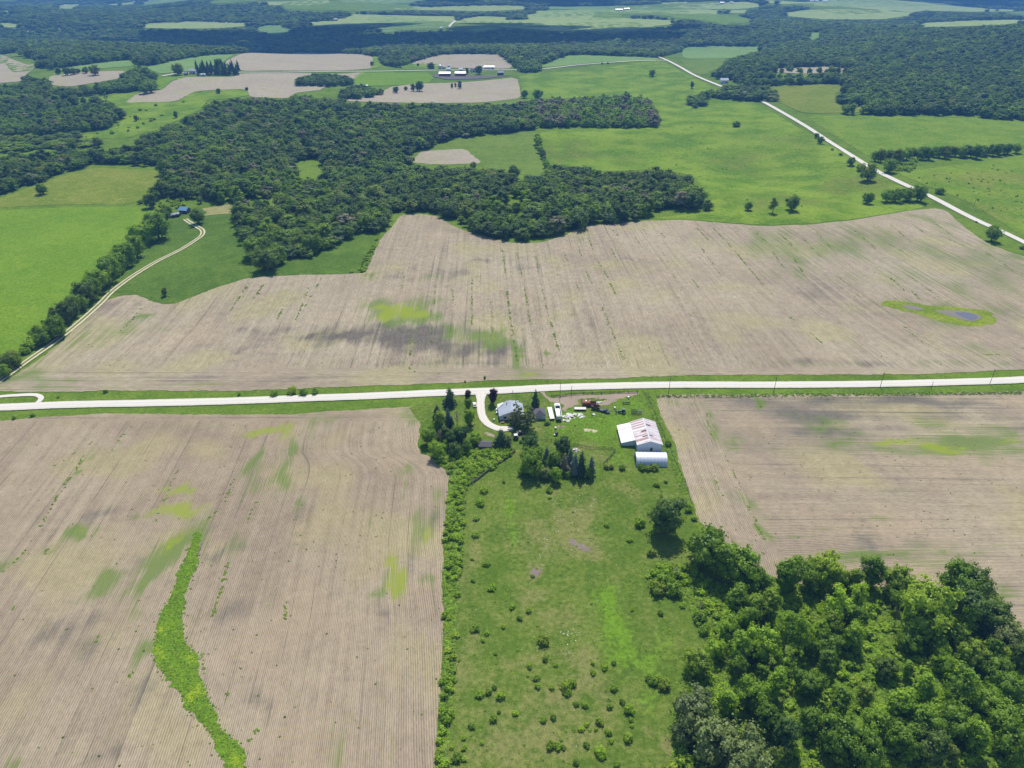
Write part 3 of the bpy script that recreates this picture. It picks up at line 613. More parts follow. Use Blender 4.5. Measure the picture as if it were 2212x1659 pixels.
def crown_blobs(kind, r):
    """sub-crowns (centre, radius) of a broadleaf crown of radius 1; trunk foot at the origin"""
    out = []
    if kind == 'oak':      H0, H1, n, w, bs = .42, 2.0, 19, 1.0, .36
    elif kind == 'elm':    H0, H1, n, w, bs = .42, 2.7, 18, .80, .34
    elif kind == 'loose':  H0, H1, n, w, bs = .95, 2.8, 13, .85, .30
    elif kind == 'poplar': H0, H1, n, w, bs = .4, 3.6, 15, .60, .30
    elif kind == 'maple':  H0, H1, n, w, bs = .40, 2.1, 20, .84, .36
    else:                  H0, H1, n, w, bs = .18, 1.0, 12, .80, .34        # bush
    ph, amp = r.uniform(0, 6.28, 3), r.uniform(.08, .28)
    for i in range(n):
        t = (i + r.uniform(0, 1)) / n
        prof = math.sin(math.pi * (.17 + .75 * t)) ** .75
        a = i * 2.4 + r.uniform(-.6, .6)
        lob = 1 + amp * math.sin(2 * a + ph[0]) + amp * .7 * math.sin(3 * a + ph[1])
        rad = w * prof * lob * (r.uniform(.55, .8) if i % 4 else r.uniform(.1, .45))
        br = bs * r.uniform(.65, 1.35) * (.72 + .4 * prof) * (w if kind == 'poplar' else 1)
        z = H0 + (H1 - H0) * t * .92 + r.uniform(-.14, .14)
        out.append((np.array([math.cos(a) * rad, math.sin(a) * rad, max(z, br * .7)]), br))
    return out

def crown_arrays(kind, seed, n, leaf):
    r = np.random.default_rng(seed)
    bl = crown_blobs(kind, r)
    C = np.array([b[0] for b in bl]); B = np.array([b[1] for b in bl]); m = 11
    # every sub-crown carries clumps of leaves on its skin, with gaps between them
    cd = unit(r.normal(size=(len(bl), m, 3)) + np.array([0, 0, .3])); cr = r.uniform(.72, 1.12, (len(bl), m, 1))
    pick = r.choice(len(bl), n, p=B ** 2 / (B ** 2).sum()); pm = r.integers(0, m, n)
    d0 = cd[pick, pm]; p = C[pick] + (d0 * cr[pick, pm] + r.normal(size=(n, 3)) * .21) * B[pick][:, None] * np.array([1.05, 1.05, .9])
    keep = np.ones(n, bool)
    for c, b in bl:
        keep &= np.linalg.norm(p - c, axis=1) > b * .58
    keep &= p[:, 2] > .03
    p, pk, d0 = p[keep], pick[keep], d0[keep]
    d = unit(p - C[pk]); out = unit(p - C.mean(0))
    nrm = unit(d * .8 + out * .35 + np.array([0, 0, .35]) + r.normal(size=p.shape) * .5)
    return leaf_quads(p, nrm, leaf, r), bl

def ico(sub):
    bm = bmesh.new(); bmesh.ops.create_icosphere(bm, subdivisions=sub, radius=1)
    v = np.array([x.co[:] for x in bm.verts]); f = [[q.index for q in x.verts] for x in bm.faces]; bm.free()
    return v, f
ICO1, ICO2 = ico(1), ico(2)

def finish(name, quads, tris_v, tris_f, mat):
    nq = len(quads) // 4
    V = np.concatenate([quads, tris_v]) if len(tris_v) else quads
    me = bpy.data.meshes.new(name)
    F = np.arange(nq * 4).reshape(-1, 4)
    li = F.ravel(); ls = np.arange(0, nq * 4, 4); lt = np.full(nq, 4)
    if len(tris_v):
        T = np.asarray(tris_f) + nq * 4
        ls = np.concatenate([ls, nq * 4 + np.arange(0, len(T) * 3, 3)]); lt = np.concatenate([lt, np.full(len(T), 3)]); li = np.concatenate([li, T.ravel()])
    me.vertices.add(len(V)); me.vertices.foreach_set('co', V.astype(np.float32).ravel())
    me.loops.add(len(li)); me.loops.foreach_set('vertex_index', li.astype(np.int32))
    me.polygons.add(len(ls)); me.polygons.foreach_set('loop_start', ls.astype(np.int32)); me.polygons.foreach_set('loop_total', lt.astype(np.int32))
    if mat: me.materials.append(mat)
    me.update(calc_edges=True)
    return me

def crown_mesh(name, kind, seed, n, leaf, mat=None, core=.74, sub=1):
    q, bl = crown_arrays(kind, seed, n, leaf)
    r = np.random.default_rng(seed + 99); tv, tf = [], []
    if core:
        iv, iff = ICO1 if sub == 1 else ICO2
        for c, b in bl:
            k = len(tv) and sum(map(len, tv))
            tv.append(iv * b * core * r.uniform(.8, 1.15, (len(iv), 1)) + c); tf += [[a + k for a in f] for f in iff]
    return finish(name, q, np.concatenate(tv) if tv else np.zeros((0, 3)), tf, mat), bl

def tube(path, radii, sides=6):
    V, F = [], []
    path = [np.array(p, float) for p in path]
    for i, p in enumerate(path):
        t = unit(path[min(i + 1, len(path) - 1)] - path[max(i - 1, 0)])
        a = unit(np.cross(t, [.31, .95, .1])); b = np.cross(t, a)
        for k in range(sides):
            an = 2 * math.pi * k / sides
            V.append(p + (a * math.cos(an) + b * math.sin(an)) * radii[i])
    for i in range(len(path) - 1):
        for k in range(sides):
            F.append((i * sides + k, i * sides + (k + 1) % sides, (i + 1) * sides + (k + 1) % sides, (i + 1) * sides + k))
    F.append(tuple(range(sides))[::-1]); F.append(tuple(range((len(path) - 1) * sides, len(path) * sides)))
    return V, F

def join(parts):
    V, F = [], []
    for v, f in parts:
        k = len(V); V += [tuple(x) for x in v]; F += [tuple(i + k for i in q) for q in f]
    return V, F

def trunk_mesh(name, bl, mat, r0=.085, seed=1, flare=1.4):
    r = np.random.default_rng(seed)
    top = max(b[0][2] for b in bl)
    lean = r.uniform(-.06, .06, 2)
    main = [(0, 0, -.12), (lean[0] * .2, lean[1] * .2, top * .18), (lean[0] * .6, lean[1] * .6, top * .45), (lean[0], lean[1], top * .75), (lean[0], lean[1], top * .95)]
    parts = [tube(main, [r0 * flare, r0, r0 * .75, r0 * .4, r0 * .12], 7)]
    for c, b in bl[::2]:
        z0 = min(c[2] * .55, top * .6); s = np.array([lean[0] * .5, lean[1] * .5, z0]); m = (s + c) / 2 + np.array([0, 0, -.06])
        parts.append(tube([s, m, c], [r0 * .5, r0 * .33, r0 * .1], 5))
    V, F = join(parts)
    me = bpy.data.meshes.new(name); me.from_pydata(V, [], F); me.materials.append(mat); me.update()
    return me

def conifer_arrays(seed, n, leaf, tiers=13, wide=.36, droop=.22, sparse=0.0, base=.05):
    """unit-height conifer: tiers of boughs hung with needle sprays; base radius WIDE"""
    r = np.random.default_rng(seed); pts, nr, sz = [], [], []
    boughs = []
    for t in range(tiers):
        k = (t + .5) / tiers
        z = base + (1 - base) * k ** .9
        L = wide * (1 - k) ** .8 * (1.0 if t else .9) + .02
        for j in range(max(5, int(11 * (1 - k) + 5))):
            if r.uniform() < sparse: continue
            a = r.uniform(0, 2 * math.pi); boughs.append((z + r.uniform(-.02, .02), a, L * r.uniform(.72, 1.16)))
    boughs = np.array(boughs)
    w = boughs[:, 2] ** 1.6; pick = r.choice(len(boughs), n, p=w / w.sum()); b = boughs[pick]
    s = r.uniform(.12, 1, n) ** .6
    x = np.cos(b[:, 1]) * b[:, 2] * s; y = np.sin(b[:, 1]) * b[:, 2] * s
    side = (r.uniform(-1, 1, n)) * b[:, 2] * .28 * (1.15 - s)
    x += -np.sin(b[:, 1]) * side; y += np.cos(b[:, 1]) * side
    z = b[:, 0] - droop * b[:, 2] * s ** 1.5 + r.uniform(-.012, .012, n)
    p = np.stack([x, y, z], 1)
    nrm = unit(np.stack([np.cos(b[:, 1]) * .5, np.sin(b[:, 1]) * .5, np.full(n, .9)], 1) + r.normal(size=(n, 3)) * .45)
    return leaf_quads(p, nrm, leaf * (.6 + .5 * b[:, 2] / wide), r), boughs

def conifer_mesh(name, seed, n, leaf, mat=None, core=True, **kw):
    q, bo = conifer_arrays(seed, n, leaf, **kw)
    tv, tf = np.zeros((0, 3)), []
    if core:                                          # dense heart of the tree
        wide = kw.get('wide', .36); m = 9; ring = []
        for i, (z, rr) in enumerate([(.08, .62), (.3, .52), (.55, .36), (.8, .16)]):
            for k in range(m):
                a = 2 * math.pi * k / m; ring.append((math.cos(a) * wide * rr, math.sin(a) * wide * rr, z))
        for i in range(3):
            for k in range(m):
                A, B2, Cc, D = i * m + k, i * m + (k + 1) % m, (i + 1) * m + (k + 1) % m, (i + 1) * m + k
                tf += [[A, B2, Cc], [A, Cc, D]]
        tv = np.array(ring)
    return finish(name, q, tv, tf, mat), bo

def bare_mesh(name, seed, mat, h=2.6, n=22, conifer=False):
    r = np.random.default_rng(seed)
    parts = [tube([(0, 0, -.1), (.02, .01, h * .4), (0, .03, h)], [.075, .05, .012], 6)]
    for i in range(n):
        z = h * (.25 + .68 * i / n); a = i * 2.4 + r.uniform(-.4, .4); L = (1 - .75 * i / n) * r.uniform(.55, .95) * (.75 if conifer else .9)
        d = np.array([math.cos(a), math.sin(a), .05 if conifer else .75]); e = np.array([0, 0, z]) + d * L
        m = np.array([0, 0, z]) + d * L * .5 + np.array([0, 0, .05])
        parts.append(tube([(0, 0, z), m, e], [.03, .018, .005], 4))
        for k in range(6):
            t = r.uniform(.35, 1); s = np.array([0, 0, z]) + d * L * t; dd = unit(d + r.normal(size=3) * .7)
            parts.append(tube([s, s + dd * L * .4], [.011, .003], 3))
    V, F = join(parts)
    me = bpy.data.meshes.new(name); me.from_pydata(V, [], F); me.materials.append(mat); me.update()
    return me

BARK = plain('bark', (.16, .12, .09), .9, vary=.3, scale=4)
DEADW = plain('dead_wood', (.30, .25, .22), .9, vary=.25, scale=4)
LM = {  # leaf colours of the kinds of tree in the place
    'dark': leaf_mat('leaf_dark', (.078, .120, .015), .38), 'mid': leaf_mat('leaf_mid', (.112, .180, .010), .34), 'bright': leaf_mat('leaf_bright', (.158, .240, .010), .30),
    'lime': leaf_mat('leaf_lime', (.198, .285, .012), .28), 'grey': leaf_mat('leaf_grey', (.135, .168, .045), .25, .25, warm=(.15, .17, .06)), 'deep': leaf_mat('leaf_deep', (.060, .106, .017), .35, warm=(.10, .14, .03)),
    'purple': leaf_mat('leaf_purple', (.045, .020, .024), .25, .2, warm=(.05, .02, .03)), 'spruce': leaf_mat('needle_dark', (.062, .098, .036), .3, .2, warm=(.08, .11, .04)),
    'blue': leaf_mat('needle_blue', (.130, .175, .130), .25, .15, warm=(.11, .16, .12)), 'pine': leaf_mat('needle_pine', (.130, .148, .055), .3, .25, warm=(.16, .14, .05)),
    'rust': leaf_mat('leaf_rust', (.195, .180, .110), .22, .25, warm=(.20, .18, .10)), 'weed': leaf_mat('leaf_weed', (.170, .275, .010), .30, .4, warm=(.27, .32, .02)),
}
HI = {}
for kind, seeds in (('oak', (1, 2, 3)), ('elm', (11, 12)), ('loose', (21, 22)), ('maple', (31, 32)), ('bush', (41, 42, 43)), ('poplar', (61,))):
    for s in seeds:
        n, lf = (4200, .092) if kind not in ('bush', 'loose') else ((1300, .13) if kind == 'bush' else (2600, .085))
        me, bl = crown_mesh('crown', kind, s, n, lf, LM['mid'], core=.66 if kind != 'loose' else .42, sub=2 if kind != 'bush' else 1)
        HI.setdefault(kind, []).append((me, trunk_mesh('trunk', bl, BARK, .08 if kind != 'bush' else .05, s), max(b[0][2] + b[1] for b in bl)))
LO = {}
for kind, seeds in (('oak', (4, 5)), ('elm', (13, 14)), ('loose', (23,)), ('bush', (44, 45)), ('poplar', (62,))):
    for s in seeds:
        me, bl = crown_mesh('crown_far', kind, s, 760 if kind != 'bush' else 280, .19 if kind != 'bush' else .26, LM['mid'], core=.74, sub=1)
        LO.setdefault(kind, []).append(me)
ME = {}
for kind, seeds in (('oak', (6, 7)), ('elm', (15, 16)), ('loose', (24,)), ('poplar', (63,))):
    for s in seeds:
        me, bl = crown_mesh('crown_mid', kind, s, 1900, .125, LM['mid'], core=.70, sub=1)
        ME.setdefault(kind, []).append(me)
CON = [conifer_mesh('needles', 51 + i, 2600, .045, LM['spruce'], wide=.30 + .03 * i) for i in range(2)]
CONTR = mesh_obj('t', *tube([(0, 0, -.03), (0, 0, .5), (0, 0, .97)], [.022, .014, .003], 6), BARK, link=False).data
PINE = conifer_mesh('needles_open', 57, 1700, .05, LM['pine'], core=False, tiers=10, wide=.34, droop=.05, sparse=.25, base=.12)

# ------------------------------------------------------------------ single trees and shrubs
N_TREES = {}
def plant(name, crown_me, trunk_me, x, y, sx, sz, mat, label, cat, group=None, rz=None):
    root = empty(name, (x, y, float(H(x, y))), random.uniform(0, 6.28) if rz is None else rz)
    root.scale = (sx, sx, sz)
    c = bpy.data.objects.new('crown', crown_me); COL.objects.link(c); c.parent = root
    if mat is not None:
        c.material_slots[0].link = 'OBJECT'; c.material_slots[0].material = mat
    if trunk_me is not None:
        t = bpy.data.objects.new('trunk', trunk_me); COL.objects.link(t); t.parent = root
    tag(root, label, cat, group)
    N_TREES[name] = N_TREES.get(name, 0) + 1
    return root

def tree_at(f, cx, cy, rad, kind, leaf, label, group=None, cat='tree', name=None, squash=1.0, k=.5):
    """broadleaf tree whose crown centre is seen at (cx, cy) with half width RAD of frame F"""
    u, v = f(cx, cy); u2, _ = f(cx + rad, cy)
    me, tr, top = random.choice(HI[kind])
    x, y = ground(u, v); rw = mpu(x, y) * (u2 - u)
    wid = {'oak': 1.08, 'elm': .95, 'loose': .95, 'maple': 1.0, 'bush': 1.05, 'poplar': .75}[kind]
    s = rw / wid; hz = s * squash
    x, y = ground(u, v, above=top * hz * k * 1.15)
    nm = name or ('shrub' if kind == 'bush' else 'broadleaf_tree')
    return plant(nm, me, tr if kind != 'bush' else None, x, y, s, hz, LM[leaf], label, cat, group)

def conifer_at(f, cx, top, base, half, leaf, label, group=None, name='spruce_tree', pine=False):
    """conifer seen with its tip at (cx, top) and foot at (cx, base)"""
    x, y = ground(*f(cx, base)); m = mpu(x, y)
    s0 = f(0, 0); s1 = f(1, 1); k = s1[1] - s0[1]
    h = (base - top) * k * m / math.cos(PITCH - math.atan((CY - f(cx, base)[1]) / FOC))
    me, bo = PINE if pine else random.choice(CON)
    wide = half * 1.12 * k * m / (.34 if pine else .31)
    return plant(name, me, CONTR, x, y, wide, h, LM[leaf], label, 'tree', group)

# ------------------------------------------------------------------ masses of trees and weeds nobody could count
def forest(name, label, cat, pts, protos, lush=None):
    """one object: PTS rows (x, y, z, width, height, rotation, proto index), PROTOS (mesh, material)"""
    coll = bpy.data.collections.new(name + '_kinds')
    for i, (me, mt) in enumerate(protos):
        o = bpy.data.objects.new('%s_kind_%02d' % (name, i), me); coll.objects.link(o)
        o.material_slots[0].link = 'OBJECT'; o.material_slots[0].material = mt
    P = np.asarray(pts, np.float32)
    me = bpy.data.meshes.new(name)
    me.vertices.add(len(P)); me.vertices.foreach_set('co', np.ascontiguousarray(P[:, :3]).ravel())
    a = me.attributes.new('scl', 'FLOAT_VECTOR', 'POINT'); a.data.foreach_set('vector', np.ascontiguousarray(P[:, [3, 3, 4]]).ravel())
    a = me.attributes.new('rot', 'FLOAT_VECTOR', 'POINT'); z = np.zeros_like(P[:, 5]); a.data.foreach_set('vector', np.stack([z, z, P[:, 5]], 1).ravel())
    a = me.attributes.new('idx', 'INT', 'POINT'); a.data.foreach_set('value', P[:, 6].astype(np.int32))
    me.update()
    o = bpy.data.objects.new(name, me); COL.objects.link(o)
    ng = bpy.data.node_groups.new(name, 'GeometryNodeTree')
    ng.interface.new_socket('Geometry', in_out='INPUT', socket_type='NodeSocketGeometry'); ng.interface.new_socket('Geometry', in_out='OUTPUT', socket_type='NodeSocketGeometry')
    gi = ng.nodes.new('NodeGroupInput'); go = ng.nodes.new('NodeGroupOutput')
    ip = ng.nodes.new('GeometryNodeInstanceOnPoints'); ci = ng.nodes.new('GeometryNodeCollectionInfo')
    ci.inputs[0].default_value = coll; ci.inputs[1].default_value = True; ci.inputs[2].default_value = True
    def na(nm, dt):
        n = ng.nodes.new('GeometryNodeInputNamedAttribute'); n.data_type = dt; n.inputs[0].default_value = nm; return n.outputs[0]
    L = ng.links.new
    L(gi.outputs[0], ip.inputs['Points']); L(ci.outputs[0], ip.inputs['Instance']); ip.inputs['Pick Instance'].default_value = True
    L(na('idx', 'INT'), ip.inputs['Instance Index']); L(na('rot', 'FLOAT_VECTOR'), ip.inputs['Rotation']); L(na('scl', 'FLOAT_VECTOR'), ip.inputs['Scale'])
    L(ip.outputs[0], go.inputs[0])
    md = o.modifiers.new('spread', 'NODES'); md.node_group = ng
    tag(o, label, cat, kind='stuff')
    return o

TREE_PROTOS = [(m, LM[c]) for c in ('dark', 'mid', 'deep') for m in (LO['oak'] + LO['elm'] + LO['loose'])] + [(m, LM['bright']) for m in LO['elm'] + LO['poplar']] + [(m, LM['rust']) for m in LO['loose']] + [(m, LM['grey']) for m in LO['oak']]
MID_PROTOS = [(m, LM[c]) for c in ('dark', 'mid', 'deep') for m in (ME['oak'] + ME['elm'] + ME['loose'])] + [(m, LM['bright']) for m in ME['elm'] + ME['poplar']] + [(m, LM['rust']) for m in ME['loose']] + [(m, LM['grey']) for m in ME['oak']]
NP = len(TREE_PROTOS)   # 0-4 dark, 5-9 mid, 10-14 deep, 15-17 bright, 18 rust, 19-20 grey
FIELDS_W = [F1, F2, F3] + far_tan + GREENS_W
FIELDS_U = []
for pg in FIELDS_W:
    q = np.array(pg); FIELDS_U.append(np.stack(sight(q[:, 0], q[:, 1], H(q[:, 0], q[:, 1])), 1))

def wood_points(pg_u, spacing, hts, weights, holes=(), clear=True, tall=.85, thin=0.0):
    """tree spots on a loose grid inside a wood whose visible canopy has outline PG_U"""
    pg_u = np.array(pg_u, float); pw = np.array([ground(*p) for p in pg_u])
    y0, y1 = pw[:, 1].min() - 5, min(pw[:, 1].max() + 30, 7500); X, Y, SP = [], [], []
    y = y0
    while y < y1:
        s = spacing(y) if callable(spacing) else spacing
        xs = np.arange(pw[:, 0].min() - s, pw[:, 0].max() + s, s)
        X.append(xs + rng.uniform(-.45, .45, len(xs)) * s); Y.append(y + rng.uniform(-.45, .45, len(xs)) * s); SP.append(np.full(len(xs), s)); y += s * .87
    X, Y, SP = map(np.concatenate, (X, Y, SP))
    hgt = rng.uniform(hts[0], hts[1], len(X)) * np.where(rng.uniform(size=len(X)) < .15, .7, 1)
    Z = H(X, Y)
    u, v = sight(X, Y, Z); ut, vt = sight(X, Y, Z + hgt * tall)
    ok = inside(u, v, pg_u) & inside(ut, vt, pg_u)
    if thin: ok &= rng.uniform(size=len(X)) > thin
    for h in holes: ok &= ~inside(u, v, np.array(h, float)) & ~inside(ut, vt, np.array(h, float)) & ~inside((u + ut) / 2, (v + vt) / 2, np.array(h, float))
    X, Y, SP, hgt = X[ok], Y[ok], SP[ok], hgt[ok]
    if clear:
        c = np.zeros(len(X), bool)
        ut, vt = sight(X, Y, H(X, Y) + hgt * .9)
        for pg, pu in zip(FIELDS_W, FIELDS_U):
            c |= inside(X, Y, np.array(pg))
            c |= inside(ut, vt, pu)
        X, Y, SP, hgt = X[~c], Y[~c], SP[~c], hgt[~c]
    n = len(X)
    idx = rng.choice(NP, n, p=np.array(weights) / np.sum(weights))
    pt = np.sin(X / 37 + 1.3 * np.sin(Y / 51)) + np.sin(Y / 43 - X / 71) + rng.uniform(-1, 1, n)          # stands of lighter and darker kinds
    sw = (pt > .9) & (idx < 5); idx = np.where(sw, idx + 5, idx); sw = (pt < -.9) & (idx >= 5) & (idx < 10); idx = np.where(sw, idx - 5, idx)
    top = np.where(np.isin(idx % 5, (0, 1)) & (idx < 15), 2.35, 2.95)
    big = rng.uniform(0, 1, n) ** 1.6
    wd = SP * (.52 + .52 * big)
    hgt = hgt * (.82 + .3 * big)
    return np.stack([X, Y, H(X, Y), wd, hgt / top, rng.uniform(0, 6.28, n), idx], 1)

def W_(dark=3, mid=1.5, deep=1.5, bright=.3, rust=.25, grey=.3):
    return [dark] * 5 + [mid] * 5 + [deep] * 5 + [bright] * 3 + [rust * 2] + [grey] * 2

CENTRAL = [(507, 437), (517, 496), (514, 527), (541, 545), (552, 583), (590, 583), (642, 559), (680, 552), (715, 534), (751, 524), (772, 500), (820, 513), (841, 493), (848, 461), (893, 458), (956, 461), (994, 486), (1035, 510), (1091, 519),
           (1136, 524), (1174, 519), (1223, 503), (1258, 493), (1278, 482), (1344, 482), (1393, 472), (1397, 461), (1475, 451), (1544, 455), (1545, 438), (1520, 425), (1508, 392), (1485, 372), (1420, 360), (1330, 370), (1290, 366), (1190, 352), (1178, 378),
           (1120, 385), (1100, 372), (1035, 360), (900, 358), (858, 347), (895, 328), (985, 300), (1080, 287), (1155, 282), (1168, 276), (1425, 276), (1432, 262), (1400, 210), (1340, 205), (1260, 210), (1150, 215), (1100, 225), (850, 222), (737, 214), (640, 204), (615, 198),
           (560, 203), (445, 213), (440, 240), (360, 262), (300, 285), (280, 310), (225, 322), (150, 322), (0, 335), (-90, 340), (-90, 440), (0, 425), (100, 388), (205, 352), (350, 360), (355, 375), (322, 405), (325, 432), (420, 432)]
CENTRAL_HOLES = [[(636, 350), (660, 342), (695, 344), (702, 365), (690, 385), (670, 378), (655, 388), (640, 380)], [(1090, 418), (1130, 428), (1125, 440), (1085, 436)], [(520, 430), (600, 430), (600, 440), (520, 440)]]
cw = wood_points(CENTRAL, lambda y: 7.6 + y * .0020, (8.5, 16), W_(3, 1.5, 2, .4, .5, .8), CENTRAL_HOLES)
u_, v_ = sight(cw[:, 0], cw[:, 1], cw[:, 2])
asp = (u_ > 1160) & (u_ < 1435) & (v_ < 290)                                     # the paler aspen stand at the wood's far corner
cw[asp, 6] = rng.choice([15, 16, 17, 15, 5, 7, 18], asp.sum())
asp2 = asp & ((u_ < 1215) | (u_ > 1395)) & (rng.uniform(size=len(u_)) < .45); cw[asp2, 6] = 18
order = np.argsort(cw[:, 1])
# the nearest trees of that wood stand singly at its edge
edge_n = 0
edge_rows, rest = [], []
for i in order:
    x, y = cw[i, 0], cw[i, 1]
    (edge_rows if len(edge_rows) < 90 else rest).append(i)
KL = ['dark', 'mid', 'deep']
for i in edge_rows:
    x, y, z, wd, hz, rt, idx = cw[i]; idx = int(idx)
    leaf = KL[idx // 5] if idx < 15 else 'bright' if idx < 18 else 'dark' if idx == 18 else 'grey'
    kind = ['oak', 'oak', 'elm', 'elm', 'loose'][idx % 5] if idx < 15 else 'elm' if idx < 18 else 'loose' if idx == 18 else 'oak'
    me, tr, top = random.choice(HI[kind])
    zone = ('at the corner of wood nearest the lane meadow' if x < -150 else 'at the wood edge above the grass strip' if x < -95 else 'in the wood left of the tan field bay' if x < -50 else
            'on the left flank of the wood tongue' if x < -5 else 'at the tip of the wood tongue' if x < 40 else 'on the right flank of the wood tongue')
    tone = {'dark': 'dark green', 'mid': 'mid green', 'deep': 'deep blue-green', 'bright': 'bright green', 'grey': 'grey-green'}[leaf]
    form = {'oak': 'round-crowned', 'elm': 'tall-crowned', 'loose': 'loose-crowned'}[kind]
    plant('broadleaf_tree', me, tr, x, y, wd * 1.02, hz, LM[leaf], '%s %s tree %s' % (tone, form, zone), 'tree', '%s %s trees %s' % (tone, form, zone), rz=rt)
forest('woodland', 'dense dark green woodland filling the ravine beyond the tan field', 'woodland', cw[rest], MID_PROTOS)

LEFTW = [fT1(*p) for p in ((-200, 560), (0, 540), (60, 520), (160, 478), (240, 500), (300, 505), (300, 545), (420, 545), (620, 555), (640, 520), (830, 462), (880, 425), (960, 430), (1045, 460), (1040, 490), (1000, 525), (1010, 560), (1000, 592), (900, 590), (760, 600), (650, 612), (470, 632), (500, 655), (650, 625), (720, 670), (820, 730), (800, 770), (750, 800), (720, 835), (480, 864), (300, 880), (-200, 900))]
lw = wood_points(LEFTW, lambda y: 6.5 + y * .0022, (9, 15), W_(3, 1, 1, .2, .3, .8))
SCRUB = [(-80, 296), (120, 285), (240, 275), (290, 260), (330, 250), (300, 280), (230, 318), (120, 322), (-80, 335)]
lw2 = wood_points(SCRUB, 13, (4, 9), W_(2, 2, 1, .3, .1, 1), thin=.35)
forest('woodland', 'grey-green woodland and scrub on the slope at the far left', 'woodland', np.concatenate([lw, lw2]), MID_PROTOS)

FARW = [(-160, -14), (2380, -14), (2380, 266), (2125, 258), (2108, 249), (1735, 249), (1738, 236), (1810, 228), (1806, 206), (1838, 194), (1770, 183), (1660, 186), (1600, 186), (1585, 176), (1540, 168), (1518, 163), (1545, 148), (1575, 128), (1560, 118), (1490, 98), (1475, 112), (1414, 126), (1371, 122), (1264, 119), (1227, 120), (1224, 132), (1167, 138), (1166, 156), (1120, 157), (1107, 143),
        (1078, 128), (1077, 118), (954, 118), (950, 128), (937, 132), (884, 137), (861, 147), (821, 140), (821, 123), (733, 119), (533, 114), (505, 117), (430, 128), (317, 143), (290, 138), (290, 130), (187, 140), (105, 152), (60, 140), (90, 130), (0, 115), (-160, 112)]
fw = wood_points(FARW, lambda y: max(8.5, y * .0058), (10, 16), W_(3, 1.3, 1.5, .25, .05, .3))
forest('woodland', 'distant wooded hills and valleys fading blue towards the horizon', 'woodland', fw, TREE_PROTOS)
print('TREES central', len(cw), 'left', len(lw), 'far', len(fw))

# ------------------------------------------------------------------ building helpers
def G(f, x, y, above=0.0):
    p = ground(*f(x, y), above=above); return (p[0], p[1], float(H(*p)))
ORD = ['first', 'second', 'third', 'fourth', 'fifth', 'sixth', 'seventh', 'eighth', 'ninth', 'tenth', 'eleventh', 'twelfth', 'thirteenth', 'fourteenth', 'fifteenth', 'sixteenth', 'seventeenth', 'eighteenth', 'nineteenth', 'twentieth',
       'twenty-first', 'twenty-second', 'twenty-third', 'twenty-fourth', 'twenty-fifth', 'twenty-sixth', 'twenty-seventh', 'twenty-eighth', 'twenty-ninth', 'thirtieth', 'thirty-first', 'thirty-second', 'thirty-third', 'thirty-fourth']

def box(x0, x1, y0, y1, z0, z1):
    V = [(x0, y0, z0), (x1, y0, z0), (x1, y1, z0), (x0, y1, z0), (x0, y0, z1), (x1, y0, z1), (x1, y1, z1), (x0, y1, z1)]
    return V, [(0, 3, 2, 1), (4, 5, 6, 7), (0, 1, 5, 4), (1, 2, 6, 5), (2, 3, 7, 6), (3, 0, 4, 7)]
def slab(q, t):
    """a plate: quad Q of 4 points thickened downward by T"""
    q = [np.array(p, float) for p in q]; n = unit(np.cross(q[1] - q[0], q[3] - q[0])); n = n if n[2] > 0 else -n
    V = [tuple(p) for p in q] + [tuple(p - n * t) for p in q]
    return V, [(0, 1, 2, 3), (7, 6, 5, 4), (0, 4, 5, 1), (1, 5, 6, 2), (2, 6, 7, 3), (3, 7, 4, 0)]
def cyl(c, r, axis, half, n=14, r2=None):
    a = {'x': (1, 0, 0), 'y': (0, 1, 0), 'z': (0, 0, 1)}[axis]; c = np.array(c, float); a = np.array(a)
    return tube([c - a * half, c + a * half], [r, r if r2 is None else r2], n)
def part(name, shapes, mat, parent, smooth=False, bevel=0.0):
    V, F = join(shapes if isinstance(shapes, list) else [shapes])
    o = mesh_obj(name, V, F, mat, parent, smooth)
    bm = bmesh.new(); bm.from_mesh(o.data); bmesh.ops.recalc_face_normals(bm, faces=bm.faces)
    if bevel: bmesh.ops.bevel(bm, geom=list(bm.edges), offset=bevel, segments=2, affect='EDGES', profile=.6)
    bm.to_mesh(o.data); bm.free()
    return o
def thing(name, loc, rz, label, cat, group=None):
    return tag(empty(name, loc, rz), label, cat, group)

def metal_sheets(name, a, b, frac, along, width=.95, rough=.45):
    """roof of metal sheets: each sheet's colour drawn from A (painted) or B (worn), ribs across"""
    m = Mat(name); p = m.n('TexCoord').outputs['Object']
    s = m.n('SeparateXYZ', {0: p}); t = s.outputs[0 if along == 'x' else 1]; o_ = s.outputs[1 if along == 'x' else 0]
    sheet_id = m.math('FLOOR', m.math('DIVIDE', t, width))
    w = m.n('TexWhiteNoise', {'W': sheet_id}, noise_dimensions='1D').outputs[0]
    vec = m.n('CombineXYZ', {0: m.math('MULTIPLY', t, 2.5), 1: m.math('MULTIPLY', o_, .25), 2: 0.0}).outputs[0]
    st = m.noise(vec, 1.0, 3, .6); bl = m.noise(p, .3, 3, .6)
    k = m.math('ADD', m.math('MULTIPLY', w, .55), m.math('ADD', m.math('MULTIPLY', st, .55), m.math('MULTIPLY', bl, .4)))
    col = m.mix(m.ramp(k, 1.17 - frac, 1.33 - frac), rgb(*b), rgb(*a))
    rib = m.math('PINGPONG', t, .16)
    bmp = m.n('Bump', {'Strength': .6, 'Distance': .06, 'Height': rib})
    col = m.mix(m.math('MULTIPLY', bl, .25), col, rgb(.30, .27, .25))
    return m.end(m.n('BsdfPrincipled', {'Base Color': col, 'Roughness': rough, 'Metallic': .25, 'Normal': bmp.outputs[0]}).outputs[0])
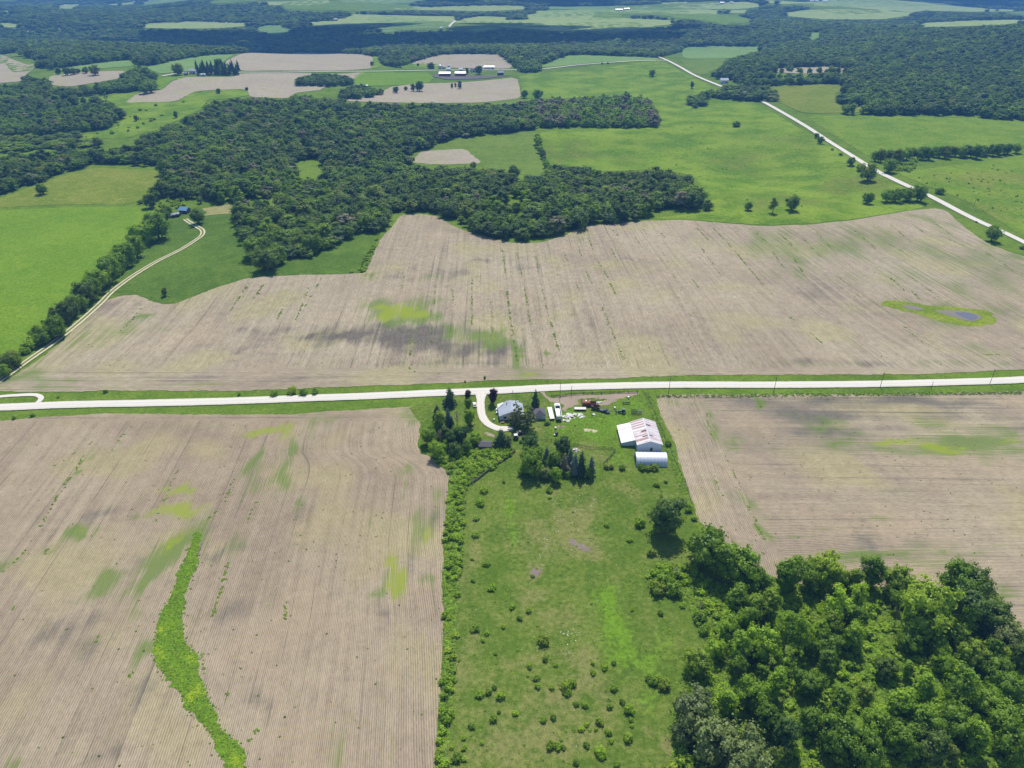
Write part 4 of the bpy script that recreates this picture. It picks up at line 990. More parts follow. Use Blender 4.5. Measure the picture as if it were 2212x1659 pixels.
def siding(name, c, rough=.6, axis=2, pitch=.2):
    m = Mat(name); p = m.n('TexCoord').outputs['Object']; s = m.n('SeparateXYZ', {0: p})
    t = s.outputs[2] if axis == 2 else m.math('ADD', s.outputs[0], s.outputs[1])
    st = m.math('FRACT', m.math('DIVIDE', t, pitch)); n = m.noise(p, .6, 4, .6)
    col = m.mix(m.math('ADD', m.math('MULTIPLY', m.ramp(st, .8, 1.0), .3), m.math('MULTIPLY', n, .35)), rgb(*c), rgb(*[x * .55 for x in c]))
    return m.end(m.n('BsdfPrincipled', {'Base Color': col, 'Roughness': rough}).outputs[0])

WHITE = plain('white_paint', (.72, .72, .70), .5, vary=.1); OFFW = plain('weathered_white', (.60, .60, .57), .6, vary=.2)
GALV = plain('galvanised_steel', (.52, .54, .56), .4, .5, vary=.15); DARKM = plain('dark_metal', (.035, .035, .04), .5, .3); BLACK = plain('black_rubber', (.02, .02, .02), .8)
RUST = plain('rusted_steel', (.26, .095, .045), .85, vary=.45, scale=2.5); RUSTB = plain('brown_rust', (.11, .06, .045), .85, vary=.4, scale=2.5)
GLASS = Mat('dark_glass'); GLASS = GLASS.end(GLASS.n('BsdfPrincipled', {'Base Color': rgb(.02, .025, .03), 'Roughness': .08, 'Specular IOR Level': .8}).outputs[0])
GREENM = plain('green_machine_paint', (.03, .10, .035), .5, vary=.35, scale=2); BLUEP = plain('dark_blue_paint', (.02, .035, .075), .3, .2, vary=.2); WOODF = plain('grey_timber', (.22, .19, .16), .85, vary=.35, scale=3)
SHINGLE = plain('charcoal_shingle', (.105, .10, .11), .85, vary=.25, scale=3); GREYROOF = metal_sheets('grey_metal_roof', (.30, .34, .41), (.34, .38, .45), .5, 'y', rough=.7)
WSIDE = siding('white_siding', (.74, .76, .80)); BSIDE = siding('pale_steel_siding', (.55, .63, .70), axis=0, pitch=.3); REDS = siding('barn_red', (.30, .05, .06), axis=0)
ROOFR = metal_sheets('red_and_white_sheets', (.38, .20, .175), (.66, .64, .63), .42, 'y'); ROOFW = metal_sheets('white_sheets', (.56, .30, .29), (.80, .79, .79), .30, 'y'); ROOFP = metal_sheets('faded_pink_sheets', (.55, .38, .37), (.66, .62, .62), .38, 'y')
ROOFLW = metal_sheets('plain_white_sheets', (.64, .66, .69), (.70, .72, .74), .5, 'y')
CONC = plain('broken_concrete', (.62, .59, .54), .9, vary=.25, scale=.8)

def gable_house(name, loc, rz, w, l, wall_h, rise, wallm, roofm, label, cat='building', group=None, over=.4, axis='y', door=True, windows=(), roof_t=.14, chimney=False):
    """gable-roofed building; ridge along local AXIS; W across the ridge, L along it"""
    t = thing(name, loc, rz, label, cat, group)
    x, y = w / 2, l / 2
    V = [(-x, -y, -.3), (x, -y, -.3), (x, y, -.3), (-x, y, -.3), (-x, -y, wall_h), (x, -y, wall_h), (x, y, wall_h), (-x, y, wall_h), (0, -y, wall_h + rise), (0, y, wall_h + rise)]
    F = [(0, 1, 5, 8, 4), (2, 3, 7, 9, 6), (1, 2, 6, 5), (3, 0, 4, 7), (0, 3, 2, 1)]
    part('wall', (V, F), wallm, t)
    k = rise / x
    rf = part('roof', [slab([(-x - over, -y - over, wall_h - k * over + roof_t), (0, -y - over, wall_h + rise + roof_t), (0, y + over, wall_h + rise + roof_t), (-x - over, y + over, wall_h - k * over + roof_t)], roof_t * .9),
                       slab([(x + over, -y - over, wall_h - k * over + roof_t), (0.002, -y - over, wall_h + rise + roof_t), (0.002, y + over, wall_h + rise + roof_t), (x + over, y + over, wall_h - k * over + roof_t)], roof_t * .9)], roofm, t)
    if chimney: part('chimney', box(-.35, .35, y * .3, y * .3 + .7, wall_h + rise * .6, wall_h + rise + .9), plain('chimney_brick', (.25, .12, .09)), rf)
    for (wx, wz, ww, wh) in windows:                 # on the end wall that faces the camera
        wd = part('window', box(wx - ww / 2 - .08, wx + ww / 2 + .08, -y - .05, -y + .02, wz - wh / 2 - .08, wz + wh / 2 + .08), WHITE, t)
        part('pane', box(wx - ww / 2, wx + ww / 2, -y - .07, -y - .052, wz - wh / 2, wz + wh / 2), GLASS, wd)
    if axis == 'x': t.rotation_euler.z += math.pi / 2
    return t

# ------------------------------------------------------------------ the farm's own buildings
bx_, by_, bz_ = G(fC, 1708, 1102)                     # middle of the barn's near gable
barn = thing('barn', (bx_, by_, bz_), R(1.0), 'large metal barn with faded red and white roof and a side lean-to', 'barn')
W2, LB, WH, RS = 5.85, 19.0, 4.0, 2.0
part('wall', ([(-W2, 0, -.3), (W2, 0, -.3), (W2, LB, -.3), (-W2, LB, -.3), (-W2, 0, WH), (W2, 0, WH), (W2, LB, WH), (-W2, LB, WH), (0, 0, WH + RS), (0, LB, WH + RS)], [(0, 1, 5, 8, 4), (2, 3, 7, 9, 6), (1, 2, 6, 5), (3, 0, 4, 7)]), BSIDE, barn)
rl = part('roof', slab([(-W2 - .35, -.4, WH - .02), (0, -.4, WH + RS + .12), (0, LB + .4, WH + RS + .12), (-W2 - .35, LB + .4, WH - .02)], .1), ROOFR, barn); rl['label'] = 'red striped left roof slope'
rr = part('roof', slab([(W2 + .35, -.4, WH - .02), (.003, -.4, WH + RS + .12), (.003, LB + .4, WH + RS + .12), (W2 + .35, LB + .4, WH - .02)], .1), ROOFP, barn); rr['label'] = 'faded white and pink right roof slope'
part('ridge_cap', [slab([(-.35, -.42, WH + RS + .03), (0, -.42, WH + RS + .17), (0, LB + .42, WH + RS + .17), (-.35, LB + .42, WH + RS + .03)], .03), slab([(.35, -.42, WH + RS + .03), (0, -.42, WH + RS + .17), (0, LB + .42, WH + RS + .17), (.35, LB + .42, WH + RS + .03)], .03)], ROOFLW, barn)
sl = RS / W2
for sx, yy, x0, x1 in ((-1, 4.3, .4, 2.8), (-1, 8.6, .2, 2.6), (1, 4.4, .3, 2.3), (1, 13.4, .3, 2.6)):
    zz = lambda x: WH + RS + .16 - sl * x
    part('skylight', slab([(sx * x0, yy, zz(x0)), (sx * x1, yy, zz(x1)), (sx * x1, yy + .8, zz(x1)), (sx * x0, yy + .8, zz(x0))], .05), DARKM, barn)
part('door', box(.45, 1.45, -.06, .02, 0, 2.1), DARKM, barn)
LW = 6.6; Y0 = 4.6; k2 = RS / W2 * .75
lt = part('lean_to', ([(-W2 - LW, Y0, -.3), (-W2, Y0, -.3), (-W2, LB - .2, -.3), (-W2 - LW, LB - .2, -.3), (-W2 - LW, Y0, WH - .35 - k2 * LW), (-W2, Y0, WH - .35), (-W2, LB - .2, WH - .35), (-W2 - LW, LB - .2, WH - .35 - k2 * LW)], [(0, 1, 5, 4), (2, 3, 7, 6), (3, 0, 4, 7), (0, 3, 2, 1)]), BSIDE, barn)
part('roof', slab([(-W2 - LW - .35, Y0 - .4, WH - .2 - k2 * (LW + .35)), (-W2 + .0, Y0 - .4, WH - .2), (-W2 + .0, Y0 + 6.2, WH - .2), (-W2 - LW - .35, Y0 + 6.2, WH - .2 - k2 * (LW + .35))], .1), ROOFLW, lt)
part('roof', slab([(-W2 - LW - .35, Y0 + 6.22, WH - .2 - k2 * (LW + .35)), (-W2 + .0, Y0 + 6.22, WH - .2), (-W2 + .0, LB + .2, WH - .2), (-W2 - LW - .35, LB + .2, WH - .2 - k2 * (LW + .35))], .1), ROOFW, lt)

HUTA = plain('hut_sheet', (.58, .63, .70), .5, .2, vary=.06); HUTB = plain('hut_sheet_worn', (.52, .57, .64), .5, .2, vary=.06)
qx, qy, qz = G(fC, 1752, 1335); QR, QL = 4.5, 14.2   # arched hut, axis across the view
hut = thing('arched_shed', (qx, qy + QR, qz), R(-1.5), 'pale galvanised arched metal shed in front of the barn', 'shed')
nrib = 18; rw_ = QL / nrib; base = None
for i in range(nrib):                                 # arched sheets, each a little proud of the next
    x0 = -QL / 2 + i * rw_; rr_ = QR + (.05 if i % 2 else 0); V = []; n = 20
    for k in range(n + 1):
        a = math.pi * k / n
        for xx, ro in ((x0 + .003, rr_), (x0 + rw_ - .003, rr_), (x0 + rw_ - .003, rr_ - .07), (x0 + .003, rr_ - .07)):
            V.append((xx, -math.cos(a) * ro, math.sin(a) * ro * .92))
    Fq = []
    for k in range(n):
        for j in range(4): Fq.append((k * 4 + j, k * 4 + (j + 1) % 4, (k + 1) * 4 + (j + 1) % 4, (k + 1) * 4 + j))
    Fq += [(0, 1, 2, 3), tuple(n * 4 + j for j in (3, 2, 1, 0))]
    part('arch_sheet', (V, Fq), HUTA if i % 2 else HUTB, hut)
for sx in (-1, 1):
    arc = [(sx * (QL / 2 - .1), -math.cos(math.pi * k / 20) * (QR - .08), math.sin(math.pi * k / 20) * (QR - .08) * .92) for k in range(21)]
    part('end_wall', (arc, [tuple(range(21))]), BSIDE, hut)
part('door', box(-QL / 2 - .12, -QL / 2 - .04, -1.6, 1.6, 0, 3.0), DARKM, hut)

hx, hy, hz_ = G(fB, 1562, 712)
house = gable_house('farmhouse', (hx, hy + 5.0, hz_), R(5), 12.2, 10.6, 2.7, 2.2, WSIDE, GREYROOF, 'white farmhouse with grey metal roof beside two tall pines', 'house', windows=((-3.4, 1.6, 1.5, 1.1), (.6, 1.6, 1.2, 1.1)))
part('dark_upright', cyl((-1.9, 2.6, 5.0), .14, 'z', 1.0), DARKM, house)  # thin dark upright on the left roof slope
part('roof_patch', slab([(-6.6, 1.6, 2.95), (-3.6, 3.8, 4.12), (-3.6, 5.2, 4.12), (-6.6, 5.4, 2.95)], .12), WHITE, house)  # white panel laid over part of the left roof slope
part('rear_wing', box(-1.5, 4.2, 5.3, 8.2, -.2, 2.6), WSIDE, house)
part('wing_roof', slab([(-1.9, 5.1, 3.1), (4.6, 5.1, 3.1), (4.6, 8.6, 2.7), (-1.9, 8.6, 2.7)], .14), ROOFLW, house)
part('door', box(2.4, 3.4, -5.37, -5.28, 0, 2.1), DARKM, house)

gx_, gy_, gz_ = G(fB, 2042, 712)
gar = thing('garage', (gx_, gy_ + 2.9, gz_), R(4), 'small white garage with dark grey hipped roof', 'garage')
part('wall', box(-2.7, 2.7, -2.9, 2.9, -.3, 2.7), WSIDE, gar)
part('roof', ([(-3.1, -3.3, 2.6), (3.1, -3.3, 2.6), (3.1, 3.3, 2.6), (-3.1, 3.3, 2.6), (0, -.9, 4.6), (0, .9, 4.6)], [(0, 1, 4), (1, 2, 5, 4), (2, 3, 5), (3, 0, 4, 5), (0, 3, 2, 1)]), SHINGLE, gar)
part('garage_door', box(-1.9, .9, -2.98, -2.88, 0, 2.2), plain('pale_door', (.5, .52, .55)), gar)

sx_, sy_, sz_ = G(fB, 1140, 1210)
shed = gable_house('shed', (sx_, sy_ + 1.9, sz_), R(-3), 4.2, 5.6, 2.1, 1.0, WOODF, SHINGLE, 'low grey shed with charcoal roof at the edge of the trees', 'shed', axis='x')

# ------------------------------------------------------------------ trailers, vehicles, implements in the yard
def wheel(parent, c, r, w, axis='x', mat=None):
    o = part('wheel', cyl(c, r, axis, w / 2, 16), BLACK, parent)
    part('rim', cyl(c, r * .55, axis, w / 2 + .02, 12), mat or GALV, o)
    return o
x, y, z = G(fC, 258, 560)
tr = thing('flatbed_trailer', (x, y, z), R(5), 'long narrow flatbed trailer with white ribbed deck beside the garage', 'trailer')
for i in range(3): part('deck_board', box(-1.15 + i * .78, -1.15 + i * .78 + .72, -5.4, 5.4, 1.05, 1.16), WHITE, tr)
part('frame', [box(-.9, -.7, -5.3, 5.3, .8, 1.04), box(.7, .9, -5.3, 5.3, .8, 1.04), box(-1.15, 1.2, -5.48, -5.41, .85, 1.2)], OFFW, tr)
for yy in (-4.2, -3.1):
    for s in (-1, 1): wheel(tr, (s * .95, yy, .48), .48, .5)
x, y, z = G(fC, 364, 560)
gt = thing('grain_trailer', (x, y, z), R(3), 'white open-topped grain trailer parked beside the rubble', 'trailer')
part('side_panel', box(-1.35, -1.27, -6, 6, .9, 2.9), WHITE, gt); part('side_panel', box(1.27, 1.35, -6, 6, .9, 2.9), WHITE, gt)
part('end_panel', box(-1.26, 1.26, -6, -5.92, .9, 2.9), OFFW, gt); part('end_panel', box(-1.26, 1.26, 5.92, 6, .9, 2.9), WHITE, gt)
part('hopper_floor', [slab([(-1.26, -5.9, 2.6), (1.26, -5.9, 2.6), (1.26, -1.5, 1.1), (-1.26, -1.5, 1.1)], .06), slab([(-1.26, 5.9, 2.6), (1.26, 5.9, 2.6), (1.26, 1.5, 1.1), (-1.26, 1.5, 1.1)], .06), box(-1.26, 1.26, -1.5, 1.5, 1.0, 1.1)], GALV, gt)
part('top_rail', [box(-1.42, -1.2, -6.08, 6.08, 2.9, 3.0), box(1.2, 1.42, -6.08, 6.08, 2.9, 3.0), box(-1.2, 1.2, -6.08, -5.8, 2.9, 3.0), box(-1.2, 1.2, 3.9, 6.08, 2.9, 3.0)], WHITE, gt)
for i in range(4): part('vent_slat', box(-.9 + i * .48, -.9 + i * .48 + .34, 4.3, 4.9, 3.0, 3.04), DARKM, gt)
part('chassis', box(-.6, .6, -6.2, 6, .62, .88), DARKM, gt)
for yy in (-5.0, -3.8):
    for s in (-1, 1): wheel(gt, (s * 1.0, yy, .5), .5, .55)

x, y, z = G(fC, 690, 490)
fw_ = thing('hay_wagon', (x, y, z), R(-1), 'flat white-decked hay wagon with rusty running gear', 'wagon')
for i in range(4): part('deck_board', box(-3.0, 3.0, -1.15 + i * .58, -1.15 + i * .58 + .54, .95, 1.03), OFFW, fw_)
part('side_rail', [box(-3.05, 3.05, -1.25, -1.17, .75, 1.1), box(-3.05, 3.05, 1.17, 1.25, .75, 1.1)], RUST, fw_); part('drawbar', box(-4.6, -3.05, -.1, .1, .55, .7), RUST, fw_)
for xx in (-2.1, 2.1):
    for s in (-1, 1): wheel(fw_, (xx, s * 1.0, .42), .42, .25, 'y', RUST)

x, y, z = G(fC, 835, 425)
sp = thing('farm_implement', (x, y, z), R(-4), 'rusty orange farm implement with two big drums', 'implement')
part('box_body', ([(-1.6, -1.1, .7), (3.0, -1.1, .7), (3.0, 1.1, .7), (-1.6, 1.1, .7), (-1.6, -1.4, 1.9), (3.0, -1.4, 1.9), (3.0, 1.4, 1.9), (-1.6, 1.4, 1.9)], [(0, 3, 2, 1), (0, 1, 5, 4), (1, 2, 6, 5), (2, 3, 7, 6), (3, 0, 4, 7)]), RUST, sp)
for xx in (-3.0, -.9): part('drum', cyl((xx, 0, 1.45), 1.05, 'y', 1.25, 18), RUST, sp)
part('drawbar', box(3.0, 4.6, -.1, .1, .6, .75), RUSTB, sp); part('axle_frame', box(-3.6, 3.0, -.5, .5, .4, .62), RUSTB, sp)
for s in (-1, 1): wheel(sp, (.9, s * 1.3, .55), .55, .3, 'y', RUSTB)
x, y, z = G(fC, 860, 375)
sc = thing('scrap_heap', (x, y, z), 0, 'heap of grey sheet metal scrap behind the rusty orange implement', 'scrap')
for i in range(9):
    a = random.uniform(0, 3.1); cx, cy = random.uniform(-4.5, 4.5), random.uniform(-.8, .8); c_, s_ = math.cos(a), math.sin(a); L, wd = random.uniform(.8, 1.6), random.uniform(.3, .7); zz = random.uniform(.15, .6)
    part('metal_sheet', slab([(cx - c_ * L - s_ * wd, cy - s_ * L * .5 + c_ * wd, zz), (cx + c_ * L - s_ * wd, cy + s_ * L * .5 + c_ * wd, zz + .3), (cx + c_ * L + s_ * wd, cy + s_ * L * .5 - c_ * wd, zz), (cx - c_ * L + s_ * wd, cy - s_ * L * .5 - c_ * wd, zz - .15)], .05), random.choice([GALV, OFFW, RUSTB]), sc)

def pickup(name, loc, rz, paint, label, cat='truck', bed=True):
    t = thing(name, loc, rz, label, cat)
    body = [(-2.7, .55), (2.7, .55), (2.72, .95), (2.6, 1.12), (1.35, 1.2), (-2.7, 1.15)]
    V = [(a, s * .95, b) for s in (-1, 1) for a, b in body]; n = len(body)
    part('body', (V, [tuple(range(n)), tuple(range(2 * n - 1, n - 1, -1))] + [(i, n + i, n + (i + 1) % n, (i + 1) % n) for i in range(n)]), paint, t, bevel=.06)
    cab = [(-.55, 1.14), (1.45, 1.2), (.75, 1.82), (-.35, 1.84)]
    V = [(a, s * (.88 if b < 1.5 else .74), b) for s in (-1, 1) for a, b in cab]; n = 4
    part('cab', (V, [(0, 1, 2, 3), (7, 6, 5, 4)] + [(i, n + i, n + (i + 1) % n, (i + 1) % n) for i in range(n)]), paint, t, bevel=.04)
    part('windscreen', slab([(1.36, -.74, 1.3), (1.36, .74, 1.3), (.84, .66, 1.78), (.84, -.66, 1.78)], .03), GLASS, t)
    for s in (-1, 1): part('side_window', slab([(-.4, s * .87, 1.25), (1.1, s * .87, 1.25), (.7, s * .785, 1.74), (-.32, s * .785, 1.74)], .03), GLASS, t)
    if bed: part('truck_bed', box(-2.6, -.65, -.8, .8, 1.1, 1.17), DARKM, t)
    for xx in (-1.75, 1.8):
        for s in (-1, 1): wheel(t, (xx, s * .85, .38), .38, .26, 'y')
    for s in (-1, 1): part('headlight', box(2.66, 2.76, s * .72 - .13, s * .72 + .13, .82, .98), WHITE, t)
    return t
x, y, z = G(fC, 1055, 525); pickup('pickup_truck', (x, y, z), R(-28), BLUEP, 'dark blue pickup truck parked nose to the lower right of the scrap row')
x, y, z = G(fC, 918, 478)
dt = thing('gravity_wagon', (x, y, z), R(-20), 'dark brown gravity wagon hitched behind the dark blue pickup', 'wagon')
part('hopper', ([(-.9, -.6, .8), (.9, -.6, .8), (.9, .6, .8), (-.9, .6, .8), (-2.2, -1.25, 1.9), (2.2, -1.25, 1.9), (2.2, 1.25, 1.9), (-2.2, 1.25, 1.9)], [(0, 3, 2, 1), (0, 1, 5, 4), (1, 2, 6, 5), (2, 3, 7, 6), (3, 0, 4, 7)]), RUSTB, dt)
part('rim_rail', [box(-2.28, 2.28, -1.33, -1.2, 1.85, 2.0), box(-2.28, 2.28, 1.2, 1.33, 1.85, 2.0), box(-2.28, -2.15, -1.2, 1.2, 1.85, 2.0), box(2.15, 2.28, -1.2, 1.2, 1.85, 2.0)], RUSTB, dt); part('chassis', box(-2, 2, -.4, .4, .5, .79), DARKM, dt); part('drawbar', box(2, 3.2, -.08, .08, .5, .62), DARKM, dt)
for xx in (-1.5, 1.5):
    for s in (-1, 1): wheel(dt, (xx, s * .9, .42), .42, .26, 'y')

def tractor(name, loc, rz, paint, roof, label, loader=True):
    t = thing(name, loc, rz, label, 'tractor')
    part('hood', box(.1, 2.1, -.42, .42, .95, 1.6), paint, t, bevel=.08); part('chassis', box(-1.1, 2.0, -.3, .3, .6, .94), DARKM, t)
    part('cab', box(-1.3, .08, -.75, .75, 1.0, 2.35), GLASS, t, bevel=.05); part('cab_roof', box(-1.45, .2, -.88, .88, 2.36, 2.56), roof, t, bevel=.06)
    for s in (-1, 1):
        wheel(t, (-.8, s * 1.0, .85), .85, .5, 'y'); wheel(t, (1.6, s * .85, .5), .5, .32, 'y'); part('fender', slab([(-1.6, s * .98 - .26, 1.72), (-.1, s * .98 - .26, 1.72), (-.1, s * .98 + .26, 1.72), (-1.6, s * .98 + .26, 1.72)], .06), paint, t)
    part('exhaust', cyl((1.2, .2, 1.95), .05, 'z', .4, 8), DARKM, t)
    if loader:
        part('loader_arm', [box(.6, 3.0, -.62, -.5, .9, 1.1), box(.6, 3.0, .5, .62, .9, 1.1)], paint, t); part('bucket', ([(3.0, -1, .25), (3.0, 1, .25), (3.0, 1, 1.05), (3.0, -1, 1.05), (3.8, -1, .25), (3.8, 1, .25)], [(0, 1, 2, 3), (0, 4, 5, 1), (0, 3, 4), (1, 5, 2)]), DARKM, t)
    return t
x, y, z = G(fC, 1310, 535); tractor('tractor', (x, y, z), R(182), GREENM, GREENM, 'dark green tractor with loader standing in tall grass east of the pickup')
x, y, z = G(fB, 1640, 1020); tractor('tractor', (x, y, z), R(100), DARKM, WHITE, 'small dark tractor with white cab roof near the drive end', loader=False)
x, y, z = G(fB, 1705, 955); pickup('pickup_truck', (x, y, z), R(12), DARKM, 'black pickup truck parked at the end of the drive')
x, y, z = G(fC, 1520, 545)
cg = thing('rotary_harrow', (x, y, z), R(-6), 'green caged rotary harrow with steel hoops east of the tractor', 'implement')
for i in range(9):
    xx = -2.6 + i * .65; q = [(xx, math.cos(2 * math.pi * k / 14) * 1.15, 1.2 + math.sin(2 * math.pi * k / 14) * 1.15) for k in range(15)]
    part('hoop', tube(q, [.06] * 15, 5), GREENM if i < 5 else GALV, cg)
for k in range(8): part('cage_bar', cyl((0 if k % 2 else -.6, math.cos(k * .785) * 1.15, 1.2 + math.sin(k * .785) * 1.15), .05, 'x', 2.6 if k % 2 else 2.0, 6), GREENM, cg)
part('shaft', cyl((0, 0, 1.2), .12, 'x', 3.0, 8), DARKM, cg)
x, y, z = G(fC, 1368, 400)
pl = thing('seed_planter', (x, y, z), R(8), 'old green seed planter with rows of hoppers near the corner post', 'implement')
part('toolbar', box(-2, 2, -.1, .1, .7, .9), GREENM, pl); part('tongue', box(-.1, .1, .1, 2.4, .6, .75), GREENM, pl)
for i in range(5): part('seed_hopper', cyl((-1.7 + i * .85, -.35, 1.15), .3, 'z', .32, 12), GREENM if i % 2 else DARKM, pl)
for s in (-1, 1): wheel(pl, (s * 1.3, .4, .45), .45, .22)
for (a, b, nm, lb, c) in ((1403, 322, 'white_drum', 'white plastic drum lying behind the seed planter', WHITE), (1200, 478, 'white_drum', 'white drum standing left of the green tractor', WHITE), (328, 775, 'water_tank', 'small white water tank beside the gravel mound', OFFW)):
    x, y, z = G(fC, a, b); t = thing(nm, (x, y, z), R(20), lb, 'drum'); part('shell', cyl((0, 0, .62), .5, 'z', .6, 16), c, t, bevel=.0); part('lid', cyl((0, 0, 1.24), .3, 'z', .03, 12), GALV, t)
x, y, z = G(fC, 342, 865)
cm = thing('yard_machine', (x, y, z), R(30), 'black and white machine standing in the yard grass', 'machine')
part('mixing_drum', tube([(-.75, 0, .9), (-.35, 0, 1.0), (.3, 0, 1.15), (.8, 0, 1.3)], [.45, .78, .75, .42], 14), DARKM, cm); part('frame', [box(-.9, .7, -.6, -.5, .3, .45), box(-.9, .7, .5, .6, .3, .45), box(-.1, .05, -.6, .6, .3, .8)], OFFW, cm); part('engine_cover', box(-1.5, -.85, -.4, .4, .4, 1.0), WHITE, cm)
for s in (-1, 1): wheel(cm, (0, s * .75, .35), .35, .2, 'y')

def rubble(name, loc, rx, ry, n, size, label, mat):
    t = thing(name, loc, 0, label, 'rubble')
    for i in range(n):
        a = random.uniform(0, 6.28); q = random.uniform(0, 1) ** .5; cx, cy = math.cos(a) * q * rx, math.sin(a) * q * ry; zz = (1 - q) * .7 + .12
        L, wd = random.uniform(.5, 1.2) * size, random.uniform(.35, .8) * size; b = random.uniform(0, 3.14); c_, s_ = math.cos(b), math.sin(b); ti = random.uniform(-.25, .25)
        part('slab', slab([(cx - c_ * L + s_ * wd, cy - s_ * L - c_ * wd, zz - ti), (cx + c_ * L * .9 + s_ * wd, cy + s_ * L - c_ * wd, zz + ti), (cx + c_ * L - s_ * wd * .8, cy + s_ * L + c_ * wd, zz + ti), (cx - c_ * L - s_ * wd, cy - s_ * L + c_ * wd * .9, zz - ti)], random.uniform(.12, .3)), mat, t)
    return t
x, y, z = G(fC, 590, 585); rubble('rubble_pile', (x, y, z), 6.0, 2.9, 46, .8, 'sprawling pile of broken white concrete slabs beside the grain trailer', CONC)
x, y, z = G(fC, 470, 655); rubble('rubble_pile', (x, y, z), 2.6, .8, 12, .6, 'small row of broken slabs in front of the white rubble', CONC)
x, y, z = G(fC, 875, 562); rubble('rubble_pile', (x, y, z), 1.3, 1.2, 6, .6, 'few pale slabs lying in grass right of the rubble', CONC)
x, y, z = G(fC, 625, 1090); rubble('rubble_pile', (x, y, z), 2.0, 1.6, 10, .5, 'pale stones heaped behind the spruce clump', CONC)
x, y, z = G(fB, 1350, 1185); rubble('junk_pile', (x, y, z), 3.2, 1.2, 14, .55, 'white junk lying under the dark spruce beside the shed', OFFW)
def mound(name, loc, rx, ry, h, mat, label, cat='mound'):
    n, m = 22, 8; V = [(0, 0, h)]; F = []
    for j in range(1, m + 1):
        for k in range(n):
            a = 2 * math.pi * k / n; q = j / m; w = 1 + .18 * math.sin(a * 3 + 1) + .12 * math.sin(a * 5 + j)
            V.append((math.cos(a) * rx * q * w, math.sin(a) * ry * q * w, h * (1 - q ** 1.4) * (1 + .25 * math.sin(a * 4 + j)) - .05 * q))
    for k in range(n): F.append((0, 1 + k, 1 + (k + 1) % n))
    for j in range(m - 1):
        for k in range(n): F.append((1 + j * n + k, 1 + (j + 1) * n + k, 1 + (j + 1) * n + (k + 1) % n, 1 + j * n + (k + 1) % n))
    o = mesh_obj(name, V, F, mat, smooth=True); o.location = loc; tag(o, label, cat)
x, y, z = G(fC, 800, 790); mound('sand_heap', (x, y, z), 2.4, 1.4, .5, SAND, 'pale yellow sand heap in the yard grass, left of the middle'); x, y, z = G(fC, 905, 805); mound('sand_heap', (x, y, z), 1.6, 1.5, .5, SAND, 'smaller pale sand heap at the right of the two')
x, y, z = G(fC, 400, 742); mound('gravel_mound', (x, y, z), 2.2, 1.3, .7, DIRT, 'low brown gravel mound beside the small water tank')

x, y, z = G(fB, 962, 478)
car = thing('parked_car', (x, y, z), R(100), 'white car parked on the lawn beside the drive', 'car')
prof = [(-2.2, .3), (2.2, .3), (2.25, .62), (1.3, .82), (.55, 1.38), (-1.2, 1.4), (-1.95, .9), (-2.25, .75)]; n = len(prof)
part('body', ([(a, s * (.86 if b < 1 else .66), b) for s in (-1, 1) for a, b in prof], [tuple(range(n)), tuple(range(2 * n - 1, n - 1, -1))] + [(i, n + i, n + (i + 1) % n, (i + 1) % n) for i in range(n)]), WHITE, car, bevel=.05)
part('windscreen', slab([(1.24, -.62, .89), (1.24, .62, .89), (.64, .56, 1.36), (.64, -.56, 1.36)], .02), GLASS, car); part('rear_window', slab([(-1.88, -.6, .98), (-1.88, .6, .98), (-1.3, .56, 1.4), (-1.3, -.56, 1.4)], .02), GLASS, car)
for xx in (-1.35, 1.4):
    for s in (-1, 1): wheel(car, (xx, s * .78, .32), .32, .2, 'y')
for (a, b, lb) in ((1324, 560, 'white tank at the upper left corner of the farmhouse'), (1328, 612, 'white tank nearer the front of the farmhouse')):
    x, y, z = G(fB, a, b); t = thing('storage_tank', (x, y, z), R(80), lb, 'tank'); part('shell', tube([(-.95, 0, .62), (-.8, 0, .62), (.8, 0, .62), (.95, 0, .62)], [.2, .42, .42, .2], 14), WHITE, t, smooth=True)
    for xx in (-.5, .5): part('foot', box(xx - .08, xx + .08, -.3, .3, 0, .26), GALV, t)
x, y, z = G(fB, 1284, 728); t = thing('garden_urn', (x, y, z), 0, 'small white urn standing on the lawn left of the house', 'urn'); part('bowl', tube([(0, 0, .45), (0, 0, .6), (0, 0, 1.0)], [.15, .35, .42], 12), WHITE, t); part('foot', tube([(0, 0, 0), (0, 0, .12), (0, 0, .46)], [.3, .26, .12], 12), WHITE, t)
x, y, z = G(fB, 1424, 772); t = thing('garden_machine', (x, y, z), R(-20), 'small red and white machine on the lawn before the house', 'machine'); RED = plain('mower_red', (.55, .14, .06), .5)
part('hood', box(.05, .95, -.32, .32, .4, .85), RED, t, bevel=.06); part('deck', box(-.5, .5, -.6, .6, .15, .3), RED, t); part('seat', box(-.55, -.1, -.25, .25, .6, .7), BLACK, t); part('seat_back', box(-.62, -.54, -.25, .25, .7, 1.05), BLACK, t); part('fender', box(-.8, .0, -.5, .5, .42, .58), OFFW, t)
for xx, rr2 in ((-.5, .28), (.7, .2)):
    for s in (-1, 1): wheel(t, (xx, s * .48, rr2), rr2, .2, 'y')

